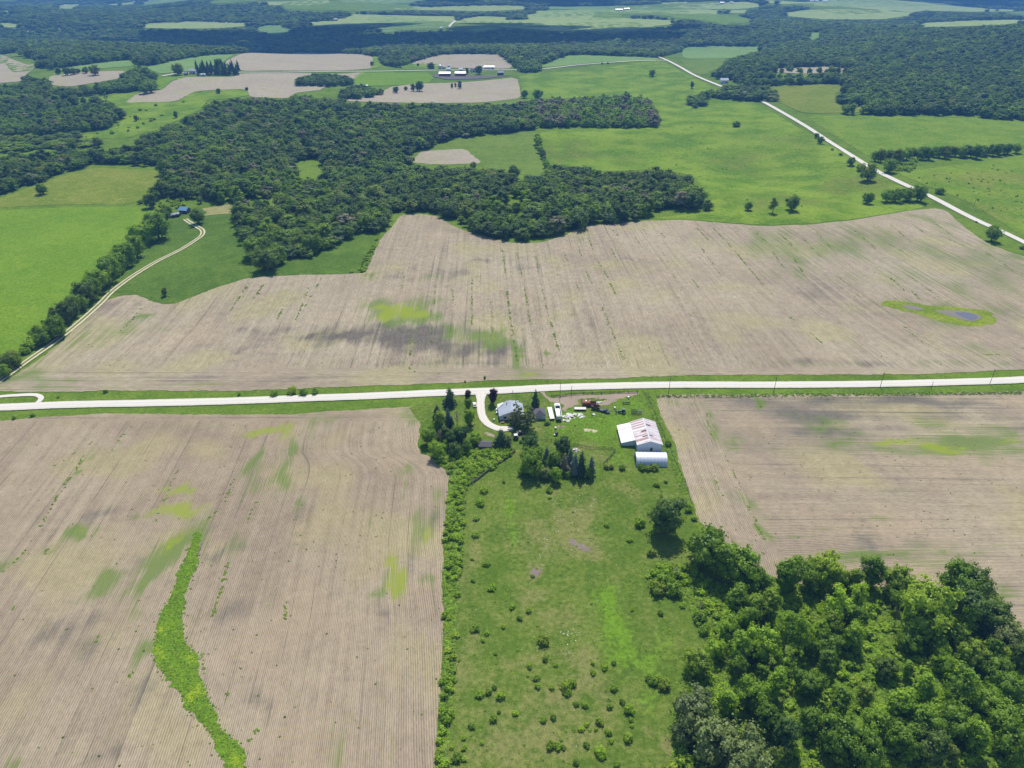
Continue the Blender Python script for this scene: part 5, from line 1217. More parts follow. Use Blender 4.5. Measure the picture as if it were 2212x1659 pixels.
# ------------------------------------------------------------------ fences and poles
def fence(name, pts, spacing, label, rails=(.45, .9, 1.3), ph=1.5, pw=.07, rw=.05, mat=None, jitter=.05, group=None):
    P = [np.array(p) for p in pts]; t = thing(name, (P[0][0], P[0][1], float(H(*P[0]))), 0, label, 'fence', group); o0 = np.array([P[0][0], P[0][1], float(H(*P[0]))]); spots = []
    for a, b in zip(P[:-1], P[1:]):
        L = np.linalg.norm(b - a); k = max(1, round(L / spacing)); spots += [a + (b - a) * i / k for i in range(k)]
    spots.append(P[-1]); pos = [np.array([q[0], q[1], float(H(*q))]) - o0 for q in spots]; mt = mat or WOODF
    pm = None
    for q in pos:
        if pm is None: o = part('post', tube([(0, 0, -.3), (0, 0, ph)], [pw, pw * .85], 6), mt, t); pm = o.data
        else: o = bpy.data.objects.new('post', pm); COL.objects.link(o); o.parent = t
        o.location = q; o.rotation_euler = (random.uniform(-jitter, jitter), random.uniform(-jitter, jitter), random.uniform(0, 6))
    for hgt in rails: part('rail', tube([q + np.array([0, 0, hgt + random.uniform(-.05, .05)]) for q in pos], [rw] * len(pos), 4), mt, t)
    return t
DARKW = plain('dark_creosote', (.06, .05, .045), .9, vary=.3)
fence('board_fence', poly(fC, (262, 300), (395, 302), (480, 285), (560, 278), (740, 262), (1000, 255), (1260, 246), (1540, 238)), 4.6, 'dark board fence along the road side of the yard', mat=DARKW, pw=.16, rw=.10)
fence('wire_fence', poly(fC, (1615, 225), (1690, 330), (1760, 480), (1830, 640), (1900, 800), (1970, 980), (2040, 1120), (2130, 1330), (2240, 1560)) + poly(fU, (1497, 1100)), 6, 'weedy wire fence between the yard and the eastern field', rails=(.5, 1.0), pw=.07, rw=.03, mat=DARKW)
fence('wire_fence', poly(fA, (1040, 552), (1118, 545)), 3, 'short rail fence beside the big dark tree', rails=(.5, 1.0), mat=DARKW, rw=.06)
fence('wire_fence', poly(fA, (1280, 580), (1400, 605), (1500, 608), (1560, 612), (1588, 628), (1560, 660), (1530, 690), (1498, 715)), 4.5, 'dark bent corral fence left of the arched shed', rails=(.4, .8, 1.2), mat=DARKW, rw=.07)
fence('wire_fence', poly(fA, (850, 628), (780, 680), (700, 735), (640, 780), (580, 830), (520, 872)), 3.2, 'old plank fence slanting below the thicket', rails=(.3, .6, .9, 1.2), mat=WOODF, rw=.13, pw=.12)
fence('wire_fence', poly(fU, (1418, 858), (1500, 860), (1600, 861), (1620, 862)), 6, 'low dark fence beside the road, west of the field gap', rails=(.4, .8), mat=DARKW, rw=.06); fence('wire_fence', poly(fU, (1660, 862), (1800, 862), (1950, 858), (2100, 852), (2230, 846)), 7, 'low dark fence beside the road, east of the field gap', rails=(.4, .8), mat=DARKW, rw=.05)
fence('wire_fence', poly(fU, (1010, 1050), (1004, 1085), (1000, 1140), (995, 1205), (990, 1270), (984, 1350), (978, 1450), (970, 1550), (962, 1680)), 8, 'faint wire fence between the pasture and the western brush strip', rails=(.5, 1.0), pw=.06, rw=.02, mat=WOODF)
for (f, a, b, h, lb) in ((fC, 393, 305, 9.0, 'leaning utility pole behind the grain trailer'), (fC, 560, 275, 6.0, 'short utility pole at the yard fence'), (fC, 1993, 250, 9.5, 'utility pole at the corner of the eastern field'), (fM3, 566, 1612, 9.5, 'utility pole just east of the field gap'), (fM3, 1228, 1582, 9.5, 'utility pole on the road verge right of the gap'), (fM3, 1910, 1562, 9.5, 'utility pole nearest the right end of the road'), (fM3, 1545, 1590, 4.5, 'short marker pole between the right-hand utility poles'), (fM3, 1810, 460, 8.0, 'thin pole in the pasture right of the north road')):
    x, y, z = G(f, a, b); t = thing('utility_pole', (x, y, z), R(90) if h > 7 else 0, lb, 'pole')
    part('post', tube([(0, 0, -.3), (.03, 0, h)], [.15, .1], 8), DARKW, t)
    if h > 7:
        part('crossarm', box(-.9, .9, -.06, .06, h - .75, h - .6), DARKW, t)
        for xx in (-.8, 0, .8): part('insulator', cyl((xx, 0, h - .5), .06, 'z', .1, 8), OFFW, t)
x, y, z = G(fB, 1595, 268); t = thing('mailbox', (x, y, z), 0, 'small dark mailbox on a post beside the road', 'mailbox'); part('post', box(-.06, .06, -.06, .06, -.2, 1.05), DARKW, t); part('box_body', tube([(0, -.3, 1.2), (0, .3, 1.2)], [.18, .18], 10), DARKM, t)

# ------------------------------------------------------------------ far farmsteads
def fsize(f, a, b, wz):
    u, v = f(a, b); u2, _ = f(a + wz, b); p = ground(u, v); return float(mpu(*p)) * (u2 - u)
REDROOF = ROOFLW
def far_barn(f, x0, x1, base, wallm, roofm, label, name=None, dep=.5, hh=6.0, rise=2.6, cat='barn', win=0, deg=0):
    cat = 'shed' if any(k in label for k in ('shed', 'outbuilding', 'lean-to')) else cat; name = name or cat
    w = fsize(f, x0, base, x1 - x0); x, y, z = G(f, (x0 + x1) / 2, base); d = max(6, w * dep)
    t = gable_house(name, (x, y + d / 2, z), R(deg), d, w, hh, rise, wallm, roofm, label, cat, axis='x', over=.5)
    k = max(2, int(w / 6)); wn_ = []
    for i in range(k):                                # openings in the long wall towards the camera (local -x turns to the camera)
        yy = -w / 2 + w * (i + .5) / k
        o = part('door' if i == 0 else 'window', box(-d / 2 - .08, -d / 2 + .02, yy - (1.4 if i == 0 else .7), yy + (1.4 if i == 0 else .7), 0 if i == 0 else 1.4, 3.0 if i == 0 else 2.6), DARKM if i == 0 else GLASS, t)
    t.rotation_euler.z = R(deg) + math.pi / 2
    return t
far_barn(fT2, 634, 706, 496, REDS, ROOFLW, 'red barn with white roof at the left of the far dairy farm'); far_barn(fT2, 737, 806, 494, REDS, ROOFLW, 'red barn with white roof right of its neighbour at the far dairy farm')
far_barn(fT2, 682, 708, 466, OFFW, ROOFLW, 'small white shed between the grain bins and red barn'); far_barn(fT2, 762, 786, 468, OFFW, ROOFLW, 'small white shed behind the right red barn')
far_barn(fT2, 925, 992, 452, OFFW, ROOFLW, 'long white machine shed beyond the far farm trees', dep=.28, rise=1.6); far_barn(fT2, 1012, 1050, 490, DARKM, GREYROOF, 'dark open-fronted barn with pale roof at the far farm', deg=12)
far_barn(fT2, 836, 866, 468, WSIDE, SHINGLE, 'white house beside the large tree at the far farm', cat='house', dep=.8, hh=5)
far_barn(fT1, 1228, 1268, 480, OFFW, ROOFLW, 'white barn in front of the far spruce grove'); far_barn(fT1, 1292, 1330, 493, OFFW, ROOFLW, 'low white shed below the far spruce grove', hh=3, rise=1.2); far_barn(fT1, 1194, 1212, 487, REDS, GREYROOF, 'small red outbuilding left of the far white barn', hh=3)
far_barn(fT3, 246, 296, 540, WSIDE, GREYROOF, 'pale house with blue-grey roof beside the north gravel road', cat='house', dep=.75, hh=5.5, rise=3.2); far_barn(fT3, 380, 408, 628, WSIDE, GREYROOF, 'small pale roofed house hidden among roadside trees', cat='house', dep=.8)
far_barn(fM1, 1118, 1172, 500, plain('dark_timber', (.10, .11, .13), .8), plain('blue_metal', (.22, .42, .62), .4, .2), 'blue-roofed cabin at the end of the curving lane', cat='house', dep=.75, hh=3.2, rise=2.2, deg=-14)
far_barn(fM1, 1066, 1090, 526, REDS, GREYROOF, 'small red shed below the blue-roofed cabin', hh=2.4, rise=1, dep=.8); far_barn(fM1, 1091, 1112, 522, RUSTB, GREYROOF, 'rusty brown lean-to next to the small red shed', hh=2.4, rise=1, dep=.8)
far_barn(fT3, 826, 850, 14, OFFW, ROOFLW, 'distant white shed at the left of the hilltop farm'); far_barn(fT3, 858, 880, 14, OFFW, ROOFLW, 'distant white shed in the middle of the hilltop farm'); far_barn(fT3, 905, 938, 15, OFFW, ROOFLW, 'distant long white shed at the right of the hilltop farm')
far_barn(fT1, 1308, 1348, 138, OFFW, ROOFLW, 'distant white shed beside the far left road'); far_barn(fT1, 2132, 2160, 136, OFFW, ROOFLW, 'distant white barn on the ridge, left of the pair'); far_barn(fT1, 2164, 2188, 136, REDS, ROOFLW, 'distant red barn on the ridge, right of the pair')
far_barn(fT2, 1778, 1822, 72, OFFW, ROOFLW, 'distant pale barn on the ridge beyond the dark valley, left one'); far_barn(fT2, 1832, 1868, 66, OFFW, ROOFLW, 'distant pale shed on the ridge beyond the dark valley, right one')
far_barn(fT3, 242, 270, 26, OFFW, ROOFLW, 'distant white barn beside the hill road, left one'); far_barn(fT3, 306, 326, 24, OFFW, ROOFLW, 'distant white shed beside the hill road, right one')
far_barn(fT2, 640, 654, 192, OFFW, ROOFLW, 'tiny white shed at the rim of the shaded valley'); far_barn(fT1, 862, 876, 16, OFFW, ROOFLW, 'tiny white barn on the far blue ridge, left one'); far_barn(fT1, 964, 980, 16, OFFW, ROOFLW, 'tiny white barn on the far blue ridge, right one')
for (a, b, r, h, lb) in ((640, 448, 11, 9, 'large grey grain bin left of the far dairy farm'), (663, 448, 8, 7, 'grey grain bin second from left at the far dairy farm'), (697, 445, 8, 8, 'grey grain bin nearest the white shed at the far farm')):
    x, y, z = G(fT2, a, b); m_ = fsize(fT2, a, b, r)
    t = thing('grain_bin', (x, y, z), 0, lb, 'grain bin'); part('shell', cyl((0, 0, h * .42), m_, 'z', h * .46, 20), GALV, t); part('roof', tube([(0, 0, h * .88), (0, 0, h * 1.15)], [m_ * 1.04, .4], 20), ROOFLW, t); part('cap', cyl((0, 0, h * 1.17), .5, 'z', .2, 10), GALV, t); part('door', box(-.5, .5, -m_ - .05, -m_ + .15, .3, 2.2), DARKM, t)
x, y, z = G(fT1, 2010, 0) if False else G(fT2, 125, 563); t = thing('shed', (x, y + 3, z), 0, 'low white-roofed shed among trees below the far green field', 'shed'); part('wall', box(-13, 13, -3, 3, 0, 2.2), OFFW, t); part('roof', slab([(-13.5, -3.5, 2.3), (13.5, -3.5, 2.3), (13.5, 3.5, 3.0), (-13.5, 3.5, 3.0)], .15), ROOFLW, t)

# ------------------------------------------------------------------ trees round the house
conifer_at(fB, 553, 168, 472, 112, 'spruce', 'large dark spruce on the lawn beside the road, left of the drive')
tree_at(fB, 848, 285, 62, 'maple', 'purple', 'small purple-leaved maple at the drive mouth', squash=1.15); tree_at(fB, 1262, 298, 86, 'maple', 'purple', 'larger purple-leaved maple right of the drive mouth', squash=1.45)
tree_at(fB, 850, 432, 72, 'maple', 'mid', 'small green maple directly below the small purple maple', squash=1.1); tree_at(fB, 876, 645, 106, 'maple', 'bright', 'round green maple on the lawn west of the drive', squash=1.25)
conifer_at(fB, 350, 455, 720, 92, 'spruce', 'dark spruce at the field edge, top of the western clump'); tree_at(fB, 370, 730, 112, 'elm', 'mid', 'tall green tree just below the field edge spruce', squash=1.3)
conifer_at(fB, 528, 500, 840, 78, 'blue', 'slim blue spruce in the western clump'); conifer_at(fB, 585, 640, 850, 55, 'spruce', 'small dark spruce behind the slim blue spruce')
x, y, z = G(fB, 672, 805); bt = thing('dead_tree', (x, y, z), 0, 'grey leafless dead tree on the lawn edge of the western clump', 'tree'); bt.scale = (3.2, 3.2, 3.3); o = bpy.data.objects.new('trunk', bare_mesh('bare', 3, DEADW, n=26)); COL.objects.link(o); o.parent = bt
x, y, z = G(fB, 395, 1090); bt = thing('dead_tree', (x, y, z), 0, 'grey dead tree hemmed in by the western clump', 'tree'); bt.scale = (3, 3, 3.0); o = bpy.data.objects.new('trunk', bare_mesh('bare', 4, DEADW, n=26)); COL.objects.link(o); o.parent = bt
for a, b, r, k, lf, sq, lb in ((205, 985, 132, 'oak', 'mid', 1.15, 'green tree at the left rim of the western clump'), (335, 1195, 145, 'oak', 'bright', 1.1, 'bright green tree at the lower left of the western clump'), (560, 1010, 105, 'elm', 'deep', 1.0, 'dark green tree in the heart of the western clump'), (735, 935, 135, 'oak', 'deep', 1.15, 'big blue-green tree in the western clump, above the shed'),
                           (290, 860, 100, 'oak', 'mid', 1.1, 'green tree below the tall field edge tree'), (470, 900, 85, 'elm', 'dark', 1.0, 'dark tree below the slim blue spruce'), (640, 880, 75, 'maple', 'mid', 1.0, 'small round tree at the lawn side of the western clump'), (830, 1140, 90, 'elm', 'mid', 1.0, 'green tree left of the grey shed'), (975, 1010, 112, 'oak', 'bright', 1.1, 'yellow-green tree above the grey shed'), (620, 1190, 120, 'oak', 'deep', 1.0, 'dark tree at the shaded foot of the western clump'), (690, 1270, 80, 'bush', 'bright', 1.2, 'bright thicket bush below the western clump'), (480, 1120, 70, 'elm', 'mid', 1.0, 'slim green tree inside the western clump'),
                           (1525, 1060, 85, 'loose', 'grey', 1.0, 'grey-green tree beside the dark spruce by the shed'), (1895, 1090, 175, 'oak', 'deep', 1.15, 'broad dark blue-green tree in the middle of the yard'), (1730, 1075, 40, 'bush', 'deep', 1.1, 'dark bush at the left foot of the broad yard tree')):
    tree_at(fB, a, b, r, k, lf, lb, squash=sq, name='shrub' if k == 'bush' else None, cat='shrub' if k == 'bush' else 'tree')
conifer_at(fB, 1400, 855, 1160, 125, 'spruce', 'bushy dark spruce between the shed and the parked vehicles')
conifer_at(fB, 1652, 372, 812, 135, 'pine', 'tall thin pine hiding the right end of the farmhouse', name='pine_tree', pine=True); conifer_at(fB, 1842, 388, 850, 130, 'pine', 'tall thin pine between the farmhouse and the garage', name='pine_tree', pine=True)
conifer_at(fB, 1965, 198, 530, 78, 'spruce', 'dark spruce behind the garage')
for a, b, r, k, lf, sq, lb in ((968, 690, 95, 'oak', 'mid', 1.1, 'broad green tree at the left of the shelter clump'), (1015, 618, 46, 'elm', 'mid', 1.0, 'small green tree at the top left of the shelter clump'), (1206, 578, 66, 'oak', 'deep', 1.15, 'round dark tree at the top of the shelter clump'), (1128, 690, 55, 'elm', 'mid', 1.1, 'green tree in the heart of the shelter clump'),
                           (1065, 775, 46, 'oak', 'grey', 1.0, 'pale green tree at the foot of the shelter clump'), (1146, 788, 44, 'elm', 'bright', 1.0, 'bright green small tree at the foot of the shelter clump'), (1235, 790, 36, 'bush', 'mid', 1.2, 'green bush at the foot of the shelter clump'), (1395, 770, 38, 'elm', 'mid', 1.0, 'green tree below the rightmost blue spruce'), (900, 760, 45, 'bush', 'mid', 1.2, 'bush at the left foot of the shelter clump')):
    tree_at(fA, a, b, r, k, lf, lb, squash=sq, name='shrub' if k == 'bush' else None, cat='shrub' if k == 'bush' else 'tree')
for a, tp, bs, hf, lf, lb in ((1080, 583, 700, 30, 'blue', 'leftmost blue spruce of the shelter clump'), (1160, 640, 760, 30, 'spruce', 'dark narrow spruce left of the dead conifer'), (1255, 590, 720, 32, 'blue', 'blue spruce at the top middle of the shelter clump'), (1285, 632, 800, 42, 'blue', 'tallest blue spruce in the front of the shelter clump'), (1333, 615, 805, 42, 'spruce', 'dark spruce second from the right of the shelter clump'), (1406, 652, 805, 38, 'blue', 'rightmost blue spruce of the shelter clump')):
    conifer_at(fA, a, tp, bs, hf, lf, lb)
conifer_at(fA, 1208, 640, 775, 40, 'rust', 'purplish brown dying conifer in the shelter clump')
for a, b, r, lb in ((1520, 735, 26, 'leftmost dark bush of the hedge below the arched shed'), (1560, 738, 24, 'second dark bush of the hedge below the arched shed'), (1640, 742, 30, 'third bush of the hedge below the arched shed'), (1785, 738, 36, 'large green bush in front of the arched shed, left one'), (1830, 745, 34, 'large green bush in front of the arched shed, middle one'), (1880, 738, 38, 'large green bush in front of the arched shed, right one')):
    tree_at(fA, a, b, r, 'bush', 'mid' if a > 1600 else 'dark', lb, cat='shrub')
for a, b, r, lb in ((1980, 560, 34, 'lush'), (1895, 865, 26, 'mid'), (1100, 905, 28, 'mid'), (765, 845, 16, 'mid'), (1085, 412, 26, 'dark'), (1960, 845, 18, 'mid')):
    tree_at(fA, a, b, r, 'bush', 'mid', {1980: 'bush growing in the eastern fence row beside the barn', 1895: 'round bush below the arched shed', 1100: 'round bush below the shelter clump', 765: 'small brown-green bush at the top of the pasture', 1085: 'dark bush in front of the two trailers', 1960: 'small bush by the fence below the arched shed'}[a], cat='shrub')
tree_at(fB, 803, 72, 20, 'bush', 'dark', 'tiny roadside bush across from the small purple maple', cat='shrub', squash=1.6); tree_at(fB, 1130, 8, 26, 'maple', 'mid', 'young tree across the road above the drive mouth')

# ------------------------------------------------------------------ hedgerows and lone trees of the middle distance
hedge = [(1040, 470, 30), (1005, 505, 36), (965, 560, 62), (885, 615, 58), (835, 690, 50), (765, 745, 56), (715, 800, 50), (665, 835, 60), (605, 895, 58), (560, 955, 52), (510, 985, 52), (485, 1045, 40), (440, 1070, 44), (395, 1105, 46), (340, 1105, 30), (345, 1190, 52), (285, 1235, 44), (225, 1225, 30), (255, 1275, 34), (80, 1392, 40), (15, 1420, 52), (15, 1470, 34)]
for i, (a, b, r) in enumerate(hedge):
    r *= 1.2
    tree_at(fM1, a, b, r, random.choice(['oak', 'maple', 'maple']), random.choice(['mid', 'mid', 'dark', 'bright']), '%s tree down the hedgerow beside the rutted lane' % ORD[i], 'hedgerow along the rutted lane')
lone = [(fM1, 255, 338, 34, 'oak', 'mid', 'lone round tree on the left hillside pasture'), (fM1, 1224, 510, 44, 'oak', 'dark', 'dark round tree right of the blue-roofed cabin'), (fM1, 1020, 980, 20, 'elm', 'dark', 'small dark tree in the field corner notch below the meadow'), (fM1, 870, 425, 20, 'bush', 'dark', 'round bush at the top right corner of the hay field'), (fM1, 935, 415, 42, 'oak', 'dark', 'dark tree at the top right corner of the hay field'), (fM1, 1243, 412, 20, 'oak', 'mid', 'small green tree above the blue-roofed cabin'), (fM1, 1375, 395, 26, 'elm', 'mid', 'pale tree at the wood edge above the stubble patch'),
        (fM1, 605, 48, 30, 'oak', 'dark', 'lone tree on the far left slope, right of its neighbours'), (fM1, 445, 70, 30, 'oak', 'dark', 'lone tree on the far left slope, middle one'), (fM1, 375, 88, 30, 'oak', 'grey', 'lone tree on the far left slope, left one'),
        (fM2, 1075, 235, 38, 'oak', 'deep', 'dark round tree standing alone in the mown field'), (fM2, 820, 195, 22, 'oak', 'dark', 'small dark tree below the little tan field'),
        (fM3, 690, 425, 46, 'oak', 'mid', 'large round tree standing alone below the light pasture'), (fM3, 412, 448, 27, 'oak', 'mid', 'small round tree left of the pond weeds on the pasture edge'), (fM3, 570, 442, 30, 'loose', 'dark', 'ragged tree with bare twigs on the pasture edge'), (fM3, 1155, 395, 36, 'oak', 'mid', 'round tree left of the roadside tree group'), (fM3, 1275, 382, 38, 'oak', 'bright', 'leftmost tree of the roadside group'), (fM3, 1335, 378, 42, 'oak', 'mid', 'second tree of the roadside group'), (fM3, 1405, 372, 42, 'oak', 'mid', 'third tree of the roadside group'), (fM3, 1475, 365, 48, 'oak', 'mid', 'rightmost tree of the roadside group'),
        (fM3, 1165, 232, 52, 'oak', 'mid', 'large tree leaning over the north gravel road'), (fM3, 1050, 170, 26, 'oak', 'mid', 'small tree on the road verge above the large leaning tree'), (fM3, 1105, 205, 24, 'oak', 'bright', 'small bright tree against the large leaning roadside tree'), (fM3, 985, 128, 15, 'bush', 'mid', 'low bush on the north road verge, lower of two'), (fM3, 932, 98, 12, 'bush', 'mid', 'low bush on the north road verge, upper of two'), (fM3, 860, 38, 22, 'oak', 'mid', 'tree at the top of the north road straight'), (fM3, 835, 12, 16, 'oak', 'mid', 'small tree further up the north road straight'),
        (fM3, 1600, 350, 34, 'bush', 'mid', 'spreading bush in the east pasture'), (fM3, 1940, 615, 48, 'oak', 'mid', 'dense round tree beside the road at the right'), (fM3, 2112, 708, 18, 'bush', 'mid', 'small bush at the right end of the middle field'), (fM3, 1290, 190, 42, 'oak', 'mid', 'round tree at the left end of the eastern hedgerow'), (fM3, 1828, 550, 9, 'bush', 'mid', 'tiny bush on the road verge at the right'),
        (fT3, 350, 800, 31, 'bush', 'mid', 'dense round tree alone in the light pasture'), (fT3, 63, 545, 15, 'elm', 'dark', 'narrow tree left of the pale house'), (fT2, 2015, 470, 21, 'oak', 'mid', 'lone round tree in the far light pasture'), (fT2, 1187, 605, 25, 'oak', 'mid', 'left tree of the pair above the aspen stand'), (fT2, 1272, 605, 33, 'oak', 'mid', 'right tree of the pair above the aspen stand'),
        (fT2, 352, 578, 20, 'oak', 'dark', 'leftmost tree in the far tan field'), (fT2, 418, 570, 13, 'oak', 'dark', 'small second tree in the far tan field'), (fT2, 465, 563, 16, 'elm', 'dark', 'third tree in the far tan field'), (fT2, 505, 553, 30, 'oak', 'dark', 'largest round tree in the far tan field'), (fT2, 717, 552, 10, 'elm', 'dark', 'slim tree in the far tan field, left of three'), (fT2, 740, 548, 9, 'elm', 'dark', 'slim tree in the far tan field, middle of three'), (fT2, 766, 545, 16, 'elm', 'dark', 'tree in the far tan field, right of three'),
        (fT2, 892, 450, 26, 'oak', 'dark', 'large dark tree in the middle of the far farm'), (fT2, 816, 455, 13, 'elm', 'dark', 'narrow dark tree left of the far farm house'), (fT2, 578, 420, 30, 'bush', 'dark', 'square dark tree above the far farm'), (fT2, 497, 418, 9, 'oak', 'dark', 'tiny tree beside the square dark tree'), (fT2, 197, 410, 13, 'oak', 'dark', 'tree on the green strip between far tan fields'), (fT2, 1690, 410, 8, 'bush', 'dark', 'tiny bush beside the far east road, left'), (fT2, 1728, 408, 10, 'bush', 'dark', 'tiny bush beside the far east road, right'),
        (fT1, 1145, 440, 36, 'oak', 'dark', 'tall spreading tree left of the far white barn'), (fT1, 1415, 400, 23, 'oak', 'dark', 'tree rising above the far spruce grove'), (fT1, 880, 762, 18, 'oak', 'dark', 'lone tree on the left slope pasture'), (fT1, 1135, 738, 15, 'elm', 'mid', 'small tree on the left slope pasture'), (fT1, 1415, 588, 16, 'oak', 'dark', 'tree on the lower edge of the far tan field'), (fT1, 1597, 573, 11, 'oak', 'dark', 'small tree at the corner of the far tan field'), (fT1, 930, 568, 32, 'oak', 'mid', 'left tree of the knot above the green slope'), (fT1, 975, 560, 32, 'oak', 'mid', 'right tree of the knot above the green slope'),
        (fT1, 610, 448, 31, 'oak', 'dark', 'biggest tree in the far left hedgerow'), (fT1, 375, 458, 20, 'oak', 'dark', 'leftmost tree in the far left hedgerow'), (fT1, 430, 458, 24, 'oak', 'dark', 'second tree in the far left hedgerow'), (fT1, 468, 456, 22, 'oak', 'dark', 'third tree in the far left hedgerow'), (fT1, 500, 458, 16, 'oak', 'dark', 'fourth tree in the far left hedgerow'), (fT1, 550, 450, 20, 'oak', 'dark', 'fifth tree in the far left hedgerow'),
        (fL1, 685, 48, 18, 'bush', 'mid', 'round bush on the road verge near the left end'), (fL1, 375, 88, 10, 'bush', 'mid', 'tiny bush on the verge near the lane loop'), (fL1, 208, 205, 18, 'bush', 'mid', 'round bush below the road at the left'), (fL1, 88, 222, 16, 'bush', 'mid', 'leftmost bush below the road'), (fL1, 1775, 58, 36, 'bush', 'lime', 'left bush of the row above the road'), (fL1, 1890, 40, 42, 'bush', 'lime', 'tallest bush of the row above the road'), (fL1, 1965, 52, 36, 'bush', 'mid', 'third bush of the row above the road'), (fL1, 2040, 50, 30, 'bush', 'mid', 'last bush of the row above the road'), (fL1, 1548, 68, 14, 'bush', 'mid', 'single bush left of the roadside row')]
for f, a, b, r, k, lf, lb in lone:
    tree_at(f, a, b, r, k, lf, lb, name='shrub' if 'bush' in lb or 'bush' == k else None, cat='shrub' if 'bush' in lb or k == 'bush' else 'tree')
for i in range(27):                                   # eastern hedgerow
    t_ = i / 26; tree_at(fM3, 1205 + 870 * t_ + random.uniform(-8, 8), 132 - 42 * t_ + random.uniform(-6, 6), random.uniform(26, 36), random.choice(['oak', 'maple']), random.choice(['mid', 'dark', 'mid', 'bright']), '%s tree from the left in the eastern hedgerow' % ORD[i], 'eastern hedgerow')
for i in range(11): tree_at(fM2, 1215 + 7 * i + random.uniform(-5, 5), 20 + 19 * i, random.uniform(15, 27), 'oak', random.choice(['mid', 'bright', 'dark']), '%s tree down the hedge right of the mown field' % ORD[i], 'hedge beside the mown field')
for i in range(24):                                   # far spruce grove and its neighbour
    a = 1285 + (i % 12) * 23 + random.uniform(-8, 8); b = 462 + (i // 12) * 26; conifer_at(fT1, a, b - 62 - random.uniform(0, 18), b, 14, 'spruce', '%s of the dark spruces in the far grove, counted row by row' % ORD[i], 'far spruce grove')
grove = wood_points([(634, 186), (640, 168), (680, 158), (740, 160), (765, 168), (760, 185), (700, 188)], 9, (9, 14), W_(2, 0, 3, 0, 0, 0), clear=False)
grove2 = wood_points([(735, 215), (738, 190), (780, 183), (822, 190), (825, 205), (780, 215)], 9, (9, 14), W_(3, 1, 1, 0, .3, 0), clear=False)
roadw = np.concatenate([wood_points([fT3(*p) for p in q], 11, (8, 14), W_(2, 2, 1, .6, .1, .5), clear=True, thin=th) for q, th in (
    (((230, 640), (240, 560), (330, 550), (400, 545), (500, 545), (560, 560), (620, 600), (620, 650), (540, 660), (450, 660), (360, 655)), .1), (((60, 700), (50, 620), (130, 575), (150, 620), (150, 700)), .25), (((-20, 600), (60, 580), (230, 580), (230, 680), (60, 680), (-20, 640)), .75),
    (((330, 545), (350, 500), (520, 495), (640, 480), (900, 478), (940, 460), (1090, 455), (1090, 500), (1010, 545), (880, 550), (600, 545)), .2), (((140, 490), (150, 465), (330, 450), (560, 440), (610, 450), (600, 490), (400, 495)), .2), (((225, 355), (250, 315), (300, 310), (305, 355)), .1))])
forest('roadside_grove', 'loose groves of mixed trees around the north road house', 'grove', np.concatenate([roadw, grove, grove2]), TREE_PROTOS)

# ------------------------------------------------------------------ the wood in the foreground at the right
tree_at(fW, 190, 175, 102, 'oak', 'deep', 'lone dark oak beside the fence, throwing its shadow on the pasture', squash=1.15)
edge_row = [(418, 350, 118, 'oak', 'mid'), (520, 420, 80, 'elm', 'mid'), (610, 455, 112, 'oak', 'mid'), (700, 545, 70, 'oak', 'mid'), (885, 495, 82, 'elm', 'mid'), (1005, 520, 80, 'oak', 'mid'), (1095, 495, 105, 'oak', 'bright'), (1185, 555, 60, 'oak', 'mid'), (1255, 535, 55, 'elm', 'mid'), (1362, 490, 70, 'elm', 'mid'), (1500, 545, 88, 'oak', 'mid'), (1655, 690, 150, 'oak', 'bright'), (1860, 540, 115, 'oak', 'mid'), (1945, 560, 105, 'oak', 'dark'), (1930, 690, 110, 'oak', 'deep'), (2060, 740, 100, 'oak', 'dark'), (2120, 850, 90, 'oak', 'grey')]
for i, (a, b, r, k, lf) in enumerate(edge_row):
    tree_at(fW, a, b, r, k, lf, '%s tree from the left along the field edge of the foreground wood' % ORD[i], 'field edge of the foreground wood', squash=1.05)
